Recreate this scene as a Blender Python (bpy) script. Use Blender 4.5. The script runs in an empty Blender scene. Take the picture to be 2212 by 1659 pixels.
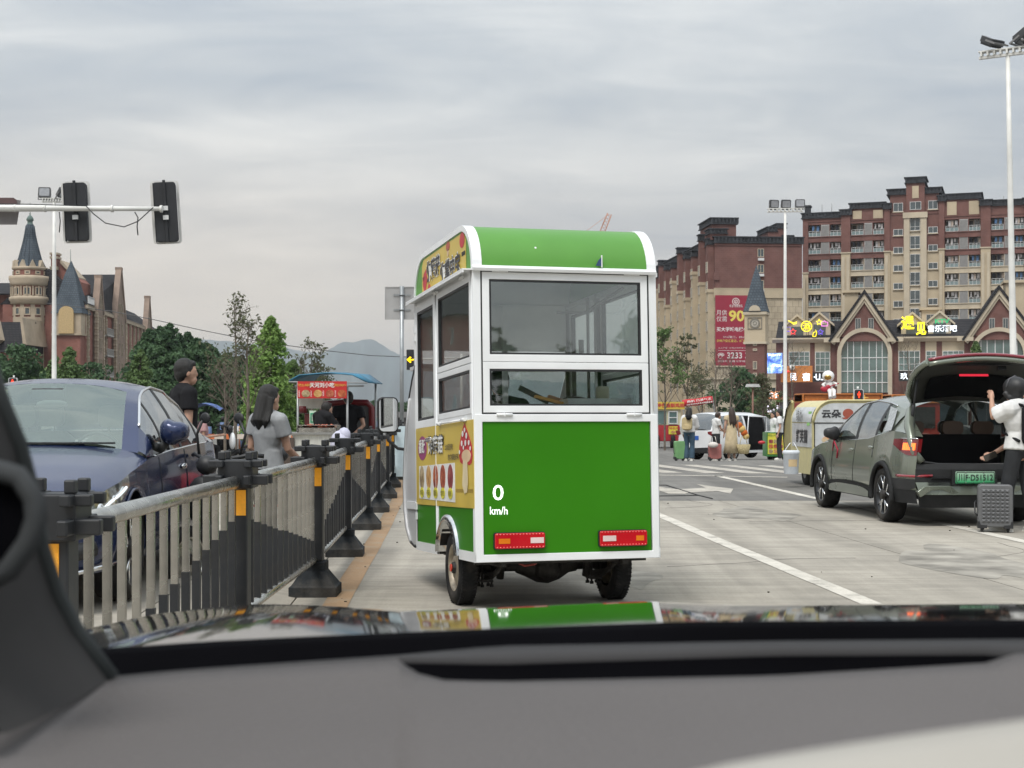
import bpy,math,random
import numpy as np
from mathutils import Vector,Matrix,Euler
R=math.radians
PI=math.pi
SC=bpy.context.scene
COL=SC.collection
# ---------------------------------------------------------------- camera, sky, sun, exposure
F=3160.0            # focal length in pixels of a 2212 px wide picture
H=1.42              # eye height
cam_d=bpy.data.cameras.new('camera');cam=bpy.data.objects.new('camera',cam_d);COL.objects.link(cam)
cam.location=(0,0,H);cam.rotation_euler=(R(90),0,0)
cam_d.sensor_width=36.0;cam_d.lens=36.0*F/2212.0
cam_d.shift_y=54.5/2212.0
cam_d.clip_start=0.05;cam_d.clip_end=20000
cam_d.dof.use_dof=True;cam_d.dof.focus_distance=11.5;cam_d.dof.aperture_fstop=15.0
SC.camera=cam
SUN_EL,SUN_AZ=R(58),R(205)      # azimuth measured clockwise from +Y
w=bpy.data.worlds.new('World');SC.world=w;w.use_nodes=True
def build_world():
    nt=w.node_tree;N=nt.nodes;L=nt.links;N.clear()
    out=N.new('ShaderNodeOutputWorld');bg=N.new('ShaderNodeBackground');bg2=N.new('ShaderNodeBackground')
    sky=N.new('ShaderNodeTexSky');sky.sky_type='NISHITA';sky.sun_disc=False
    sky.sun_elevation=SUN_EL;sky.sun_rotation=SUN_AZ;sky.dust_density=3.0
    L.new(sky.outputs[0],bg.inputs[0]);bg.inputs[1].default_value=0.05
    tc=N.new('ShaderNodeTexCoord');sep=N.new('ShaderNodeSeparateXYZ');L.new(tc.outputs['Generated'],sep.inputs[0])
    def m(op,a,b=None,c=None):
        n=N.new('ShaderNodeMath');n.operation=op
        for i,v in enumerate((a,b,c)):
            if v is None:continue
            if isinstance(v,(int,float)):n.inputs[i].default_value=v
            else:L.new(v,n.inputs[i])
        return n.outputs[0]
    z=m('MAXIMUM',sep.outputs[2],0.0)
    zz=m('ADD',z,0.17)
    cx=m('DIVIDE',sep.outputs[0],zz);cy=m('DIVIDE',sep.outputs[1],zz)
    cmb=N.new('ShaderNodeCombineXYZ');L.new(cx,cmb.inputs[0]);L.new(cy,cmb.inputs[1])
    mp=N.new('ShaderNodeMapping');L.new(cmb.outputs[0],mp.inputs[0])
    mp.inputs['Rotation'].default_value=(0,0,R(-28));mp.inputs['Scale'].default_value=(0.62,0.80,1)
    n1=N.new('ShaderNodeTexNoise');n1.inputs['Scale'].default_value=1.5;n1.inputs['Detail'].default_value=8
    n1.inputs['Roughness'].default_value=0.55;n1.inputs['Distortion'].default_value=0.7
    L.new(mp.outputs[0],n1.inputs['Vector'])
    mp2=N.new('ShaderNodeMapping');L.new(cmb.outputs[0],mp2.inputs[0])
    mp2.inputs['Rotation'].default_value=(0,0,R(-38));mp2.inputs['Scale'].default_value=(1.3,3.0,1);mp2.inputs['Location'].default_value=(3.1,1.2,0)
    n2=N.new('ShaderNodeTexNoise');n2.inputs['Scale'].default_value=1.3;n2.inputs['Detail'].default_value=9
    n2.inputs['Roughness'].default_value=0.6;n2.inputs['Distortion'].default_value=1.1
    L.new(mp2.outputs[0],n2.inputs['Vector'])
    mix=m('ADD',m('MULTIPLY',n1.outputs[0],0.62),m('MULTIPLY',n2.outputs[0],0.38))
    cr=N.new('ShaderNodeValToRGB');L.new(mix,cr.inputs[0])
    e=cr.color_ramp.elements
    e[0].position=0.33;e[0].color=(0.46,0.53,0.615,1)
    e[1].position=0.68;e[1].color=(0.94,0.955,0.945,1)
    k=cr.color_ramp.elements.new(0.50);k.color=(0.66,0.705,0.74,1)
    # warm hazy glow low over the horizon, warmest where the hidden sun goes down (ahead, to the left)
    low=m('POWER',m('SUBTRACT',1.0,m('MINIMUM',m('MULTIPLY',z,4.6),1.0)),1.5)
    side=m('MULTIPLY_ADD',sep.outputs[0],-1.6,0.62)
    side=m('MINIMUM',m('MAXIMUM',side,0.25),1.0)
    wm=N.new('ShaderNodeMixRGB');L.new(m('MULTIPLY',low,side),wm.inputs[0]);L.new(cr.outputs[0],wm.inputs[1])
    wm.inputs[2].default_value=(1.75,1.45,1.12,1)
    # overcast sky brightens steadily with height (standard overcast law)
    br=m('MULTIPLY_ADD',z,1.44,0.72)
    vm=N.new('ShaderNodeMixRGB');vm.blend_type='MULTIPLY';vm.inputs[0].default_value=1.0
    L.new(wm.outputs[0],vm.inputs[1]);L.new(br,vm.inputs[2])
    L.new(vm.outputs[0],bg2.inputs[0]);bg2.inputs[1].default_value=0.54
    ms=N.new('ShaderNodeMixShader');ms.inputs[0].default_value=0.93
    L.new(bg.outputs[0],ms.inputs[1]);L.new(bg2.outputs[0],ms.inputs[2]);L.new(ms.outputs[0],out.inputs[0])
build_world()
sun_d=bpy.data.lights.new('sun','SUN');sun=bpy.data.objects.new('sun',sun_d);COL.objects.link(sun)
sun_d.energy=1.5;sun_d.angle=R(24);sun_d.color=(1.0,0.965,0.91)
sun.rotation_euler=(R(90)-SUN_EL,0,PI-SUN_AZ)
SC.view_settings.view_transform='Standard';SC.view_settings.look='None'
SC.view_settings.gamma=1.0;SC.view_settings.exposure=0.80;SC.view_settings.use_curve_mapping=False
SC.cycles.max_bounces=7;SC.cycles.transparent_max_bounces=14;SC.cycles.volume_bounces=0
SC.cycles.sample_clamp_indirect=6;SC.cycles.caustics_reflective=False;SC.cycles.caustics_refractive=False

# ---------------------------------------------------------------- materials
_mats={}
def mat(name,col,rough=0.6,metal=0.0,var=0.08,vscale=6.0,bump=0.0,bscale=30.0,coat=0.0,emit=None,estr=1.0,stretch=None,dirt=0.0):
    if name in _mats:return _mats[name]
    m=bpy.data.materials.new(name);m.use_nodes=True;nt=m.node_tree;N=nt.nodes;L=nt.links
    b=N['Principled BSDF'];c=(col[0],col[1],col[2],1)
    b.inputs['Roughness'].default_value=rough;b.inputs['Metallic'].default_value=metal
    if rough>=0.7:b.inputs['Specular IOR Level'].default_value=0.12
    b.inputs['Coat Weight'].default_value=coat;b.inputs['Coat Roughness'].default_value=0.06
    tc=N.new('ShaderNodeTexCoord');src=tc.outputs['Object']
    if stretch:
        mp=N.new('ShaderNodeMapping');mp.inputs['Scale'].default_value=stretch;L.new(src,mp.inputs[0]);src=mp.outputs[0]
    n=N.new('ShaderNodeTexNoise');n.inputs['Scale'].default_value=vscale;n.inputs['Detail'].default_value=5;L.new(src,n.inputs['Vector'])
    r=N.new('ShaderNodeValToRGB');L.new(n.outputs[0],r.inputs[0])
    lo=[max(0,x*(1-1.6*var)) for x in col];hi=[min(1,x*(1+1.6*var)) for x in col]
    r.color_ramp.elements[0].position=0.3;r.color_ramp.elements[0].color=(*lo,1)
    r.color_ramp.elements[1].position=0.7;r.color_ramp.elements[1].color=(*hi,1)
    outc=r.outputs[0]
    if dirt:
        n3=N.new('ShaderNodeTexNoise');n3.inputs['Scale'].default_value=vscale*0.35;n3.inputs['Detail'].default_value=8;n3.inputs['Roughness'].default_value=0.7;L.new(src,n3.inputs['Vector'])
        r3=N.new('ShaderNodeValToRGB');L.new(n3.outputs[0],r3.inputs[0]);r3.color_ramp.elements[0].position=0.48;r3.color_ramp.elements[1].position=0.72
        r3.color_ramp.elements[0].color=(0,0,0,1);r3.color_ramp.elements[1].color=(dirt,dirt,dirt,1)
        mx=N.new('ShaderNodeMixRGB');L.new(r3.outputs[0],mx.inputs[0]);L.new(outc,mx.inputs[1]);mx.inputs[2].default_value=(0.16,0.14,0.115,1);outc=mx.outputs[0]
    L.new(outc,b.inputs['Base Color'])
    rr=N.new('ShaderNodeMapRange');L.new(n.outputs[0],rr.inputs[0]);rr.inputs[3].default_value=max(0.02,rough*0.85);rr.inputs[4].default_value=min(1,rough*1.15);L.new(rr.outputs[0],b.inputs['Roughness'])
    if bump:
        n2=N.new('ShaderNodeTexNoise');n2.inputs['Scale'].default_value=bscale;n2.inputs['Detail'].default_value=6;L.new(src,n2.inputs['Vector'])
        bp=N.new('ShaderNodeBump');bp.inputs['Strength'].default_value=bump;bp.inputs['Distance'].default_value=0.02;L.new(n2.outputs[0],bp.inputs['Height']);L.new(bp.outputs[0],b.inputs['Normal'])
    if emit:
        b.inputs['Emission Color'].default_value=(*emit,1);b.inputs['Emission Strength'].default_value=estr
    _mats[name]=m;return m
def glass(name,tint=(0.6,0.66,0.64),rough=0.02,refl=0.10,edge=0.75):
    if name in _mats:return _mats[name]
    m=bpy.data.materials.new(name);m.use_nodes=True;nt=m.node_tree;N=nt.nodes;L=nt.links;N.clear()
    o=N.new('ShaderNodeOutputMaterial');t=N.new('ShaderNodeBsdfTransparent');t.inputs[0].default_value=(*tint,1)
    g=N.new('ShaderNodeBsdfGlossy');g.inputs['Roughness'].default_value=rough;g.inputs[0].default_value=(0.95,0.97,0.97,1)
    lw=N.new('ShaderNodeLayerWeight');lw.inputs[0].default_value=0.28
    nn=N.new('ShaderNodeTexNoise');nn.inputs['Scale'].default_value=1.1
    tc=N.new('ShaderNodeTexCoord');L.new(tc.outputs['Object'],nn.inputs['Vector'])
    bp=N.new('ShaderNodeBump');bp.inputs['Strength'].default_value=0.05;bp.inputs['Distance'].default_value=0.05;L.new(nn.outputs[0],bp.inputs['Height']);L.new(bp.outputs[0],g.inputs['Normal'])
    mr=N.new('ShaderNodeMapRange');L.new(lw.outputs['Facing'],mr.inputs[0]);mr.inputs[3].default_value=refl;mr.inputs[4].default_value=edge
    ms=N.new('ShaderNodeMixShader');L.new(mr.outputs[0],ms.inputs[0]);L.new(t.outputs[0],ms.inputs[1]);L.new(g.outputs[0],ms.inputs[2]);L.new(ms.outputs[0],o.inputs[0])
    _mats[name]=m;return m
def emis(name,col,s=1.0):
    return mat(name,[c*0.5 for c in col],0.5,emit=col,estr=s,var=0.02)
def pattern(name,base,spots,scale=9.0,rough=0.5):
    """a printed picture area: blotches of a few colours, as a food photograph looks from here"""
    if name in _mats:return _mats[name]
    m=mat(name,base,rough);nt=m.node_tree;N=nt.nodes;L=nt.links
    b=N['Principled BSDF'];tc=N.new('ShaderNodeTexCoord')
    v=N.new('ShaderNodeTexNoise');v.inputs['Scale'].default_value=scale;v.inputs['Detail'].default_value=4;v.inputs['Roughness'].default_value=0.7;L.new(tc.outputs['Object'],v.inputs['Vector'])
    r=N.new('ShaderNodeValToRGB');L.new(v.outputs[0],r.inputs[0]);el=r.color_ramp.elements
    el[0].position=0.30;el[0].color=(*spots[0],1);el[1].position=0.70;el[1].color=(*spots[-1],1)
    for i,s in enumerate(spots[1:-1]):
        k=el.new(0.30+0.4*(i+1)/(len(spots)-1));k.color=(*s,1)
    L.new(r.outputs[0],b.inputs['Base Color']);return m
def brickmat(name,c1,c2,mortar,sx=0.24,sy=0.07,rough=0.85,mort=0.012,horiz='x'):
    if name in _mats:return _mats[name]
    m=mat(name,c1,rough,var=0.12,vscale=0.9);nt=m.node_tree;N=nt.nodes;L=nt.links
    b=N['Principled BSDF'];tc=N.new('ShaderNodeTexCoord');sp=N.new('ShaderNodeSeparateXYZ');L.new(tc.outputs['Object'],sp.inputs[0])
    ad=N.new('ShaderNodeMath');ad.operation='ADD';L.new(sp.outputs[0],ad.inputs[0]);L.new(sp.outputs[1],ad.inputs[1])
    cb=N.new('ShaderNodeCombineXYZ');L.new(ad.outputs[0],cb.inputs[0]);L.new(sp.outputs[2],cb.inputs[1])
    bt=N.new('ShaderNodeTexBrick');L.new(cb.outputs[0],bt.inputs['Vector']);bt.inputs['Scale'].default_value=1.0
    bt.inputs['Brick Width'].default_value=sx;bt.inputs['Row Height'].default_value=sy;bt.inputs['Mortar Size'].default_value=mort
    bt.inputs['Color1'].default_value=(*c1,1);bt.inputs['Color2'].default_value=(*c2,1);bt.inputs['Mortar'].default_value=(*mortar,1)
    n=N.new('ShaderNodeTexNoise');n.inputs['Scale'].default_value=0.5;n.inputs['Detail'].default_value=8;L.new(tc.outputs['Object'],n.inputs['Vector'])
    mr=N.new('ShaderNodeMapRange');L.new(n.outputs[0],mr.inputs[0]);mr.inputs[1].default_value=0.3;mr.inputs[2].default_value=0.7;mr.inputs[3].default_value=0.78;mr.inputs[4].default_value=1.15
    mx=N.new('ShaderNodeMixRGB');mx.blend_type='MULTIPLY';mx.inputs[0].default_value=1;L.new(bt.outputs[0],mx.inputs[1]);L.new(mr.outputs[0],mx.inputs[2])
    L.new(mx.outputs[0],b.inputs['Base Color'])
    bp=N.new('ShaderNodeBump');bp.inputs['Strength'].default_value=0.4;bp.inputs['Distance'].default_value=0.01;L.new(bt.outputs['Fac'],bp.inputs['Height']);bp.invert=True;L.new(bp.outputs[0],b.inputs['Normal'])
    return m

# ---------------------------------------------------------------- objects
def tag(o,label=None,cat=None,group=None,kind=None):
    if label:o['label']=label
    if cat:o['category']=cat
    if group:o['group']=group
    if kind:o['kind']=kind
    return o
def thing(name,label,cat,loc=(0,0,0),rz=0.0,group=None,rot=None):
    o=bpy.data.objects.new(name,None);COL.objects.link(o);o.empty_display_size=0.3
    o.location=loc;o.rotation_euler=rot if rot else (0,0,rz)
    return tag(o,label,cat,group)
def kids(o):return [c for c in bpy.data.objects if c.parent==o]
def kidmap():
    d={}
    for c in COL.objects:
        if c.parent:d.setdefault(c.parent.name,[]).append(c)
    return d
def copy_tree(o,loc,rz,label,scale=None):
    d=kidmap()
    def rec(s,p):
        c=s.copy();COL.objects.link(c)
        if p is not None:c.parent=p
        for ch in d.get(s.name,[]):rec(ch,c)
        return c
    c=rec(o,None);c.location=loc;c.rotation_euler=(o.rotation_euler[0],o.rotation_euler[1],rz);c['label']=label
    if scale:c.scale=scale
    return c
def link(name,me,parent=None,loc=None,rot=None):
    o=bpy.data.objects.new(name,me);COL.objects.link(o)
    if parent is not None:o.parent=parent
    if loc is not None:o.location=loc
    if rot is not None:o.rotation_euler=rot
    return o
class MB:
    def __init__(s):s.v=[];s.f=[];s.m=[];s.sm=[]
    def add(s,vs,fs,m=0,sm=False,M=None):
        b=len(s.v)
        s.v+=[tuple(M @ Vector(p)) for p in vs] if M is not None else [tuple(p) for p in vs]
        for f in fs:s.f.append([b+i for i in f]);s.m.append(m);s.sm.append(sm)
        return s
    def box(s,c,d,m=0,rot=None,M=None):
        x,y,z=[k/2 for k in d]
        vs=[Vector((a*x,b*y,e*z)) for a in (-1,1) for b in (-1,1) for e in (-1,1)]
        if rot:q=Euler(rot).to_matrix();vs=[q @ p for p in vs]
        vs=[p+Vector(c) for p in vs]
        return s.add(vs,[(0,1,3,2),(4,6,7,5),(0,4,5,1),(2,3,7,6),(0,2,6,4),(1,5,7,3)],m,False,M)
    def span(s,a,b,m=0,M=None):
        return s.box([(p+q)/2 for p,q in zip(a,b)],[abs(q-p) for p,q in zip(a,b)],m,None,M)
    def prism(s,poly,a,b,axis='y',m=0,M=None,sm=False):
        """polygon in the two other axes (in x,y,z order) extruded from a to b along axis"""
        def P(u,v,t):return {'x':(t,u,v),'y':(u,t,v),'z':(u,v,t)}[axis]
        n=len(poly);vs=[P(u,v,a) for u,v in poly]+[P(u,v,b) for u,v in poly]
        s.add(vs,[list(range(n))[::-1],list(range(n,2*n))],m,False,M)
        s.add(vs,[(i,(i+1) % n,n+(i+1) % n,n+i) for i in range(n)],m,sm,M)
        return s
    def ring(s,outer,inner,a,b,axis='y',m=0,M=None):
        def P(u,v,t):return {'x':(t,u,v),'y':(u,t,v),'z':(u,v,t)}[axis]
        n=len(outer);vs=[]
        for t in (a,b):
            vs+=[P(u,v,t) for u,v in outer]+[P(u,v,t) for u,v in inner]
        fs=[]
        for i in range(n):
            j=(i+1) % n
            fs+=[(i,j,n+j,n+i),(2*n+i,3*n+i,3*n+j,2*n+j),(i,2*n+i,2*n+j,j),(n+i,n+j,3*n+j,3*n+i)]
        return s.add(vs,fs,m,False,M)
    def frame(s,u0,u1,v0,v1,t,a,b,axis='y',m=0,M=None):
        return s.ring([(u0,v0),(u1,v0),(u1,v1),(u0,v1)],[(u0+t,v0+t),(u1-t,v0+t),(u1-t,v1-t),(u0+t,v1-t)],a,b,axis,m,M)
    def tube(s,p0,p1,r0,r1=None,n=10,m=0,cap=True,M=None,sm=True):
        return s.path([p0,p1],[r0,r0 if r1 is None else r1],n,m,cap,M,sm)
    def path(s,pts,r,n=8,m=0,cap=True,M=None,sm=True):
        pts=[Vector(p) for p in pts];k=len(pts)
        if not isinstance(r,(list,tuple)):r=[r]*k
        vs=[];up=None
        for i,p in enumerate(pts):
            t=(pts[min(i+1,k-1)]-pts[max(i-1,0)]).normalized()
            if up is None:
                up=Vector((0,0,1)) if abs(t.z)<0.9 else Vector((1,0,0))
            a=up.cross(t)
            if a.length<1e-5:a=Vector((1,0,0)).cross(t)
            a.normalize();b=t.cross(a);up=b
            for j in range(n):
                th=2*PI*j/n;vs.append(p+a*(math.cos(th)*r[i])+b*(math.sin(th)*r[i]))
        fs=[(i*n+j,i*n+(j+1) % n,(i+1)*n+(j+1) % n,(i+1)*n+j) for i in range(k-1) for j in range(n)]
        s.add(vs,fs,m,sm,M)
        if cap:s.add(vs,[list(range(n))[::-1],[(k-1)*n+j for j in range(n)]],m,False,M)
        return s
    def lathe(s,prof,n=24,m=0,axis='z',c=(0,0,0),M=None,sm=True,ang=2*PI):
        vs=[];k=len(prof);full=abs(ang-2*PI)<1e-6;nn=n if full else n+1
        for r,h in prof:
            for j in range(nn):
                t=ang*j/n;a,b=r*math.cos(t),r*math.sin(t)
                p={'z':(a,b,h),'x':(h,a,b),'y':(a,h,b)}[axis];vs.append((p[0]+c[0],p[1]+c[1],p[2]+c[2]))
        fs=[(i*nn+j,i*nn+(j+1) % nn,(i+1)*nn+(j+1) % nn,(i+1)*nn+j) for i in range(k-1) for j in range(n)]
        s.add(vs,fs,m,sm,M)
        return s
    def ball(s,c,r,n=14,m=0,M=None,k=None):
        rx,ry,rz=(r,r,r) if isinstance(r,(int,float)) else r
        k=k or n // 2+1;vs=[]
        for i in range(k+1):
            ph=PI*i/k
            for j in range(n):
                t=2*PI*j/n;vs.append((c[0]+rx*math.sin(ph)*math.cos(t),c[1]+ry*math.sin(ph)*math.sin(t),c[2]+rz*math.cos(ph)))
        return s.add(vs,[(i*n+j,(i+1)*n+j,(i+1)*n+(j+1) % n,i*n+(j+1) % n) for i in range(k) for j in range(n)],m,True,M)
    def grid(s,rows,m=0,sm=True,M=None,closed=False):
        n=len(rows[0]);vs=[p for r in rows for p in r];q=n if closed else n-1
        return s.add(vs,[(i*n+j,i*n+(j+1) % n,(i+1)*n+(j+1) % n,(i+1)*n+j) for i in range(len(rows)-1) for j in range(q)],m,sm,M)
    def mesh(s,name,mats):
        me=bpy.data.meshes.new(name);me.from_pydata(s.v,[],s.f)
        for k in (mats if isinstance(mats,(list,tuple)) else [mats]):me.materials.append(k)
        me.polygons.foreach_set('material_index',s.m);me.polygons.foreach_set('use_smooth',s.sm)
        me.validate();me.update();return me
    def build(s,name,mats,parent=None,bevel=0.0,seg=2,sub=0,loc=None,rot=None,flip=False,recalc=True):
        me=s.mesh(name,mats)
        if recalc or sub or bevel:
            import bmesh
            bm=bmesh.new();bm.from_mesh(me);bmesh.ops.remove_doubles(bm,verts=bm.verts,dist=1e-5)
            if recalc:bmesh.ops.recalc_face_normals(bm,faces=bm.faces)
            bm.to_mesh(me);bm.free()
        o=link(name,me,parent,loc,rot)
        if sub:
            q=o.modifiers.new('subsurf','SUBSURF');q.levels=sub;q.render_levels=sub
        if bevel:
            q=o.modifiers.new('bevel','BEVEL');q.width=bevel;q.segments=seg;q.limit_method='ANGLE';q.angle_limit=R(35);q.use_clamp_overlap=True
            for p in me.polygons:p.use_smooth=True
            q2=o.modifiers.new('wn','WEIGHTED_NORMAL');q2.keep_sharp=True
        return o
# text that fits a given box; built in the x/z plane facing -y
def text_mesh(txt,wd,ht,off=0.0,ext=0.002):
    cu=bpy.data.curves.new('t','FONT');cu.body=txt;cu.size=1.0;cu.offset=off;cu.extrude=0.0;cu.resolution_u=3
    cu.fill_mode='BOTH'
    o=bpy.data.objects.new('t',cu);COL.objects.link(o)
    dg=bpy.context.evaluated_depsgraph_get();ev=o.evaluated_get(dg);me=bpy.data.meshes.new_from_object(ev)
    bpy.data.objects.remove(o);bpy.data.curves.remove(cu)
    n=len(me.vertices);a=np.empty(n*3);me.vertices.foreach_get('co',a);a=a.reshape(-1,3)
    mn=a.min(0);mx=a.max(0);d=np.maximum(mx-mn,1e-6)
    b=np.zeros_like(a);b[:,0]=(a[:,0]-mn[0])/d[0]*wd-wd/2;b[:,2]=(a[:,1]-mn[1])/d[1]*ht-ht/2;b[:,1]=-ext
    me.vertices.foreach_set('co',b.ravel());me.update();me.materials.clear();return me
def text(txt,wd,ht,material,parent,loc,rz=0.0,off=0.0,name='lettering',ext=0.003,rot=None):
    me=text_mesh(txt,wd,ht,off,ext);me.name=name;me.materials.append(material)
    return link(name,me,parent,loc,rot if rot else (0,0,rz))
def rrect(w,h,r,n=4,cx=0,cy=0):
    p=[]
    for sx,sy,a0 in ((1,1,0),(-1,1,90),(-1,-1,180),(1,-1,270)):
        for i in range(n+1):
            t=R(a0+90*i/n);p.append((cx+sx*(w/2-r)+r*math.cos(t),cy+sy*(h/2-r)+r*math.sin(t)))
    return p
def ell(rx,ry,cx=0,cy=0,n=18):return [(cx+rx*math.cos(2*PI*i/n),cy+ry*math.sin(2*PI*i/n)) for i in range(n)]
def G(Y,X=0.0):
    """height of the ground: level for 39 m, then the junction falls away gently"""
    g=0.0
    if Y>39:g=-0.029*(min(Y,58)-39)
    return g
def at(px,py,Y):
    return Vector(((px-1106)/F*Y,Y,H+(884-py)/F*Y))
def xat(px,Y):return (px-1106)/F*Y
def zat(py,Y):return H+(884-py)/F*Y
# shared materials
WHITE=mat('white_paint',(0.80,0.82,0.83),0.35,var=0.03,vscale=3,coat=0.2)
BLACK=mat('black_plastic',(0.018,0.019,0.021),0.5,var=0.15)
RUB=mat('black_rubber',(0.022,0.022,0.023),0.8,var=0.2,vscale=9,bump=0.1,dirt=0.35)
STEEL=mat('stainless_steel',(0.40,0.395,0.37),0.27,0.95,var=0.10,vscale=9,dirt=0.06)
CHROME=mat('chrome',(0.75,0.76,0.77),0.1,1.0,var=0.04)
GREY=mat('grey_plastic',(0.20,0.20,0.20),0.6)
LAMPW=mat('lamp_post_white',(0.72,0.72,0.69),0.45,var=0.06,vscale=2)
# ================================================================= ground, road, markings, hills
def ground_mat(name,base,dark,light,scale,rough=0.9,bump=0.25,streak=True,crack=False,fleck=0.0):
    m=bpy.data.materials.new(name);m.use_nodes=True;N=m.node_tree.nodes;L=m.node_tree.links;b=N['Principled BSDF']
    b.inputs['Roughness'].default_value=rough;b.inputs['Specular IOR Level'].default_value=0.25
    g=N.new('ShaderNodeNewGeometry')
    def noise(sc,st=(1,1,1),det=8,ro=0.65,dis=0.0):
        mp=N.new('ShaderNodeMapping');mp.inputs['Scale'].default_value=st;L.new(g.outputs['Position'],mp.inputs[0])
        n=N.new('ShaderNodeTexNoise');n.inputs['Scale'].default_value=sc;n.inputs['Detail'].default_value=det;n.inputs['Roughness'].default_value=ro;n.inputs['Distortion'].default_value=dis
        L.new(mp.outputs[0],n.inputs['Vector']);return n.outputs[0]
    a=noise(scale,(1,1,1));r=N.new('ShaderNodeValToRGB');L.new(a,r.inputs[0])
    r.color_ramp.elements[0].position=0.3;r.color_ramp.elements[0].color=(*dark,1)
    r.color_ramp.elements[1].position=0.72;r.color_ramp.elements[1].color=(*light,1)
    k=r.color_ramp.elements.new(0.52);k.color=(*base,1)
    c=r.outputs[0]
    if streak:      # tyre polish and dirt drawn out along the lanes and faint brushed cross streaks
        s1=noise(0.9,(2.2,0.10,1),6,0.6,0.3);mr=N.new('ShaderNodeMapRange');L.new(s1,mr.inputs[0]);mr.inputs[1].default_value=0.35;mr.inputs[2].default_value=0.68;mr.inputs[3].default_value=0.76;mr.inputs[4].default_value=1.10
        s2=noise(1.6,(0.5,3.5,1),7,0.7,0.4);m2=N.new('ShaderNodeMapRange');L.new(s2,m2.inputs[0]);m2.inputs[1].default_value=0.36;m2.inputs[2].default_value=0.66;m2.inputs[3].default_value=0.82;m2.inputs[4].default_value=1.09
        mu=N.new('ShaderNodeMath');mu.operation='MULTIPLY';L.new(mr.outputs[0],mu.inputs[0]);L.new(m2.outputs[0],mu.inputs[1])
        mx=N.new('ShaderNodeMixRGB');mx.blend_type='MULTIPLY';mx.inputs[0].default_value=1;L.new(c,mx.inputs[1]);L.new(mu.outputs[0],mx.inputs[2]);c=mx.outputs[0]
        # darker spilt patches
        s3=noise(0.75,(1.0,0.6,1),9,0.75,1.0);r3=N.new('ShaderNodeValToRGB');L.new(s3,r3.inputs[0]);r3.color_ramp.elements[0].position=0.57;r3.color_ramp.elements[0].color=(0,0,0,1);r3.color_ramp.elements[1].position=0.68;r3.color_ramp.elements[1].color=(0.4,0.4,0.4,1)
        mx=N.new('ShaderNodeMixRGB');L.new(r3.outputs[0],mx.inputs[0]);L.new(c,mx.inputs[1]);mx.inputs[2].default_value=(*[x*0.7 for x in dark],1);c=mx.outputs[0]
    f=noise(55,(1,1,1),3,0.7);mf=N.new('ShaderNodeMapRange');L.new(f,mf.inputs[0]);mf.inputs[1].default_value=0.3;mf.inputs[2].default_value=0.7;mf.inputs[3].default_value=0.88;mf.inputs[4].default_value=1.12
    mx=N.new('ShaderNodeMixRGB');mx.blend_type='MULTIPLY';mx.inputs[0].default_value=1;L.new(c,mx.inputs[1]);L.new(mf.outputs[0],mx.inputs[2]);c=mx.outputs[0]
    if fleck:
        n4=noise(3.0,(1,1,1),10,0.8);r4=N.new('ShaderNodeValToRGB');L.new(n4,r4.inputs[0]);r4.color_ramp.elements[0].position=0.52;r4.color_ramp.elements[0].color=(0,0,0,1);r4.color_ramp.elements[1].position=0.60;r4.color_ramp.elements[1].color=(fleck,fleck,fleck,1)
        mx=N.new('ShaderNodeMixRGB');L.new(r4.outputs[0],mx.inputs[0]);L.new(c,mx.inputs[1]);mx.inputs[2].default_value=(0.27,0.25,0.22,1);c=mx.outputs[0]
    L.new(c,b.inputs['Base Color'])
    bp=N.new('ShaderNodeBump');bp.inputs['Strength'].default_value=bump;bp.inputs['Distance'].default_value=0.01;L.new(f,bp.inputs['Height']);L.new(bp.outputs[0],b.inputs['Normal'])
    return m
CONC=ground_mat('concrete_road',(0.375,0.346,0.296),(0.310,0.288,0.248),(0.425,0.395,0.338),0.7)
ASPH=ground_mat('worn_asphalt',(0.185,0.178,0.165),(0.145,0.140,0.132),(0.235,0.222,0.20),0.35)
SOIL=ground_mat('distant_ground',(0.14,0.135,0.12),(0.09,0.095,0.075),(0.18,0.17,0.15),0.02,streak=False)
PAINT=ground_mat('worn_white_road_paint',(0.56,0.53,0.47),(0.44,0.42,0.37),(0.64,0.61,0.54),2.2,streak=False,fleck=0.75)
PAINTW=ground_mat('tan_worn_road_paint',(0.43,0.40,0.35),(0.30,0.28,0.25),(0.52,0.49,0.43),1.6,streak=False,fleck=0.9)
OCHRE=ground_mat('faded_yellow_road_paint',(0.37,0.245,0.145),(0.31,0.21,0.13),(0.42,0.30,0.18),3.0,streak=False,fleck=0.45)
TAR=mat('tar_joint',(0.05,0.05,0.05),0.8,var=0.2)
def ys_list(a,b):
    k=[a]+[y for y in (39,42,46,50,54,58) if a<y<b]+[b];return k
def sheet(name,pts,dz,m,**kw):
    """a flat painted or paved patch given as left and right edges along y: [(y, xl, xr)...]"""
    mb=MB();rows=[]
    for y,xl,xr in pts:rows.append([(xl,y,G(y)+dz),(xr,y,G(y)+dz)])
    mb.grid(rows,sm=False);o=mb.build(name,m,recalc=False,**kw)
    return o
def norm_up(o):
    import bmesh
    bm=bmesh.new();bm.from_mesh(o.data)
    for f in bm.faces:
        f.normal_update()
        if f.normal.z<0:f.normal_flip()
    bm.to_mesh(o.data);bm.free();return o
# the sheet that reaches the horizon (lies below the paved surfaces)
mb=MB();ysg=[-60,0,39,42,46,50,54,58,150,600,3000,10000]
rows=[[(x,y,G(y)-0.30 if y<60 else G(60)-0.03) for x in (-5000,-400,-60,60,400,5000)] for y in ysg]
mb.grid(rows,sm=False);tag(norm_up(mb.build('ground',SOIL,recalc=False)),kind='structure')
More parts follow.
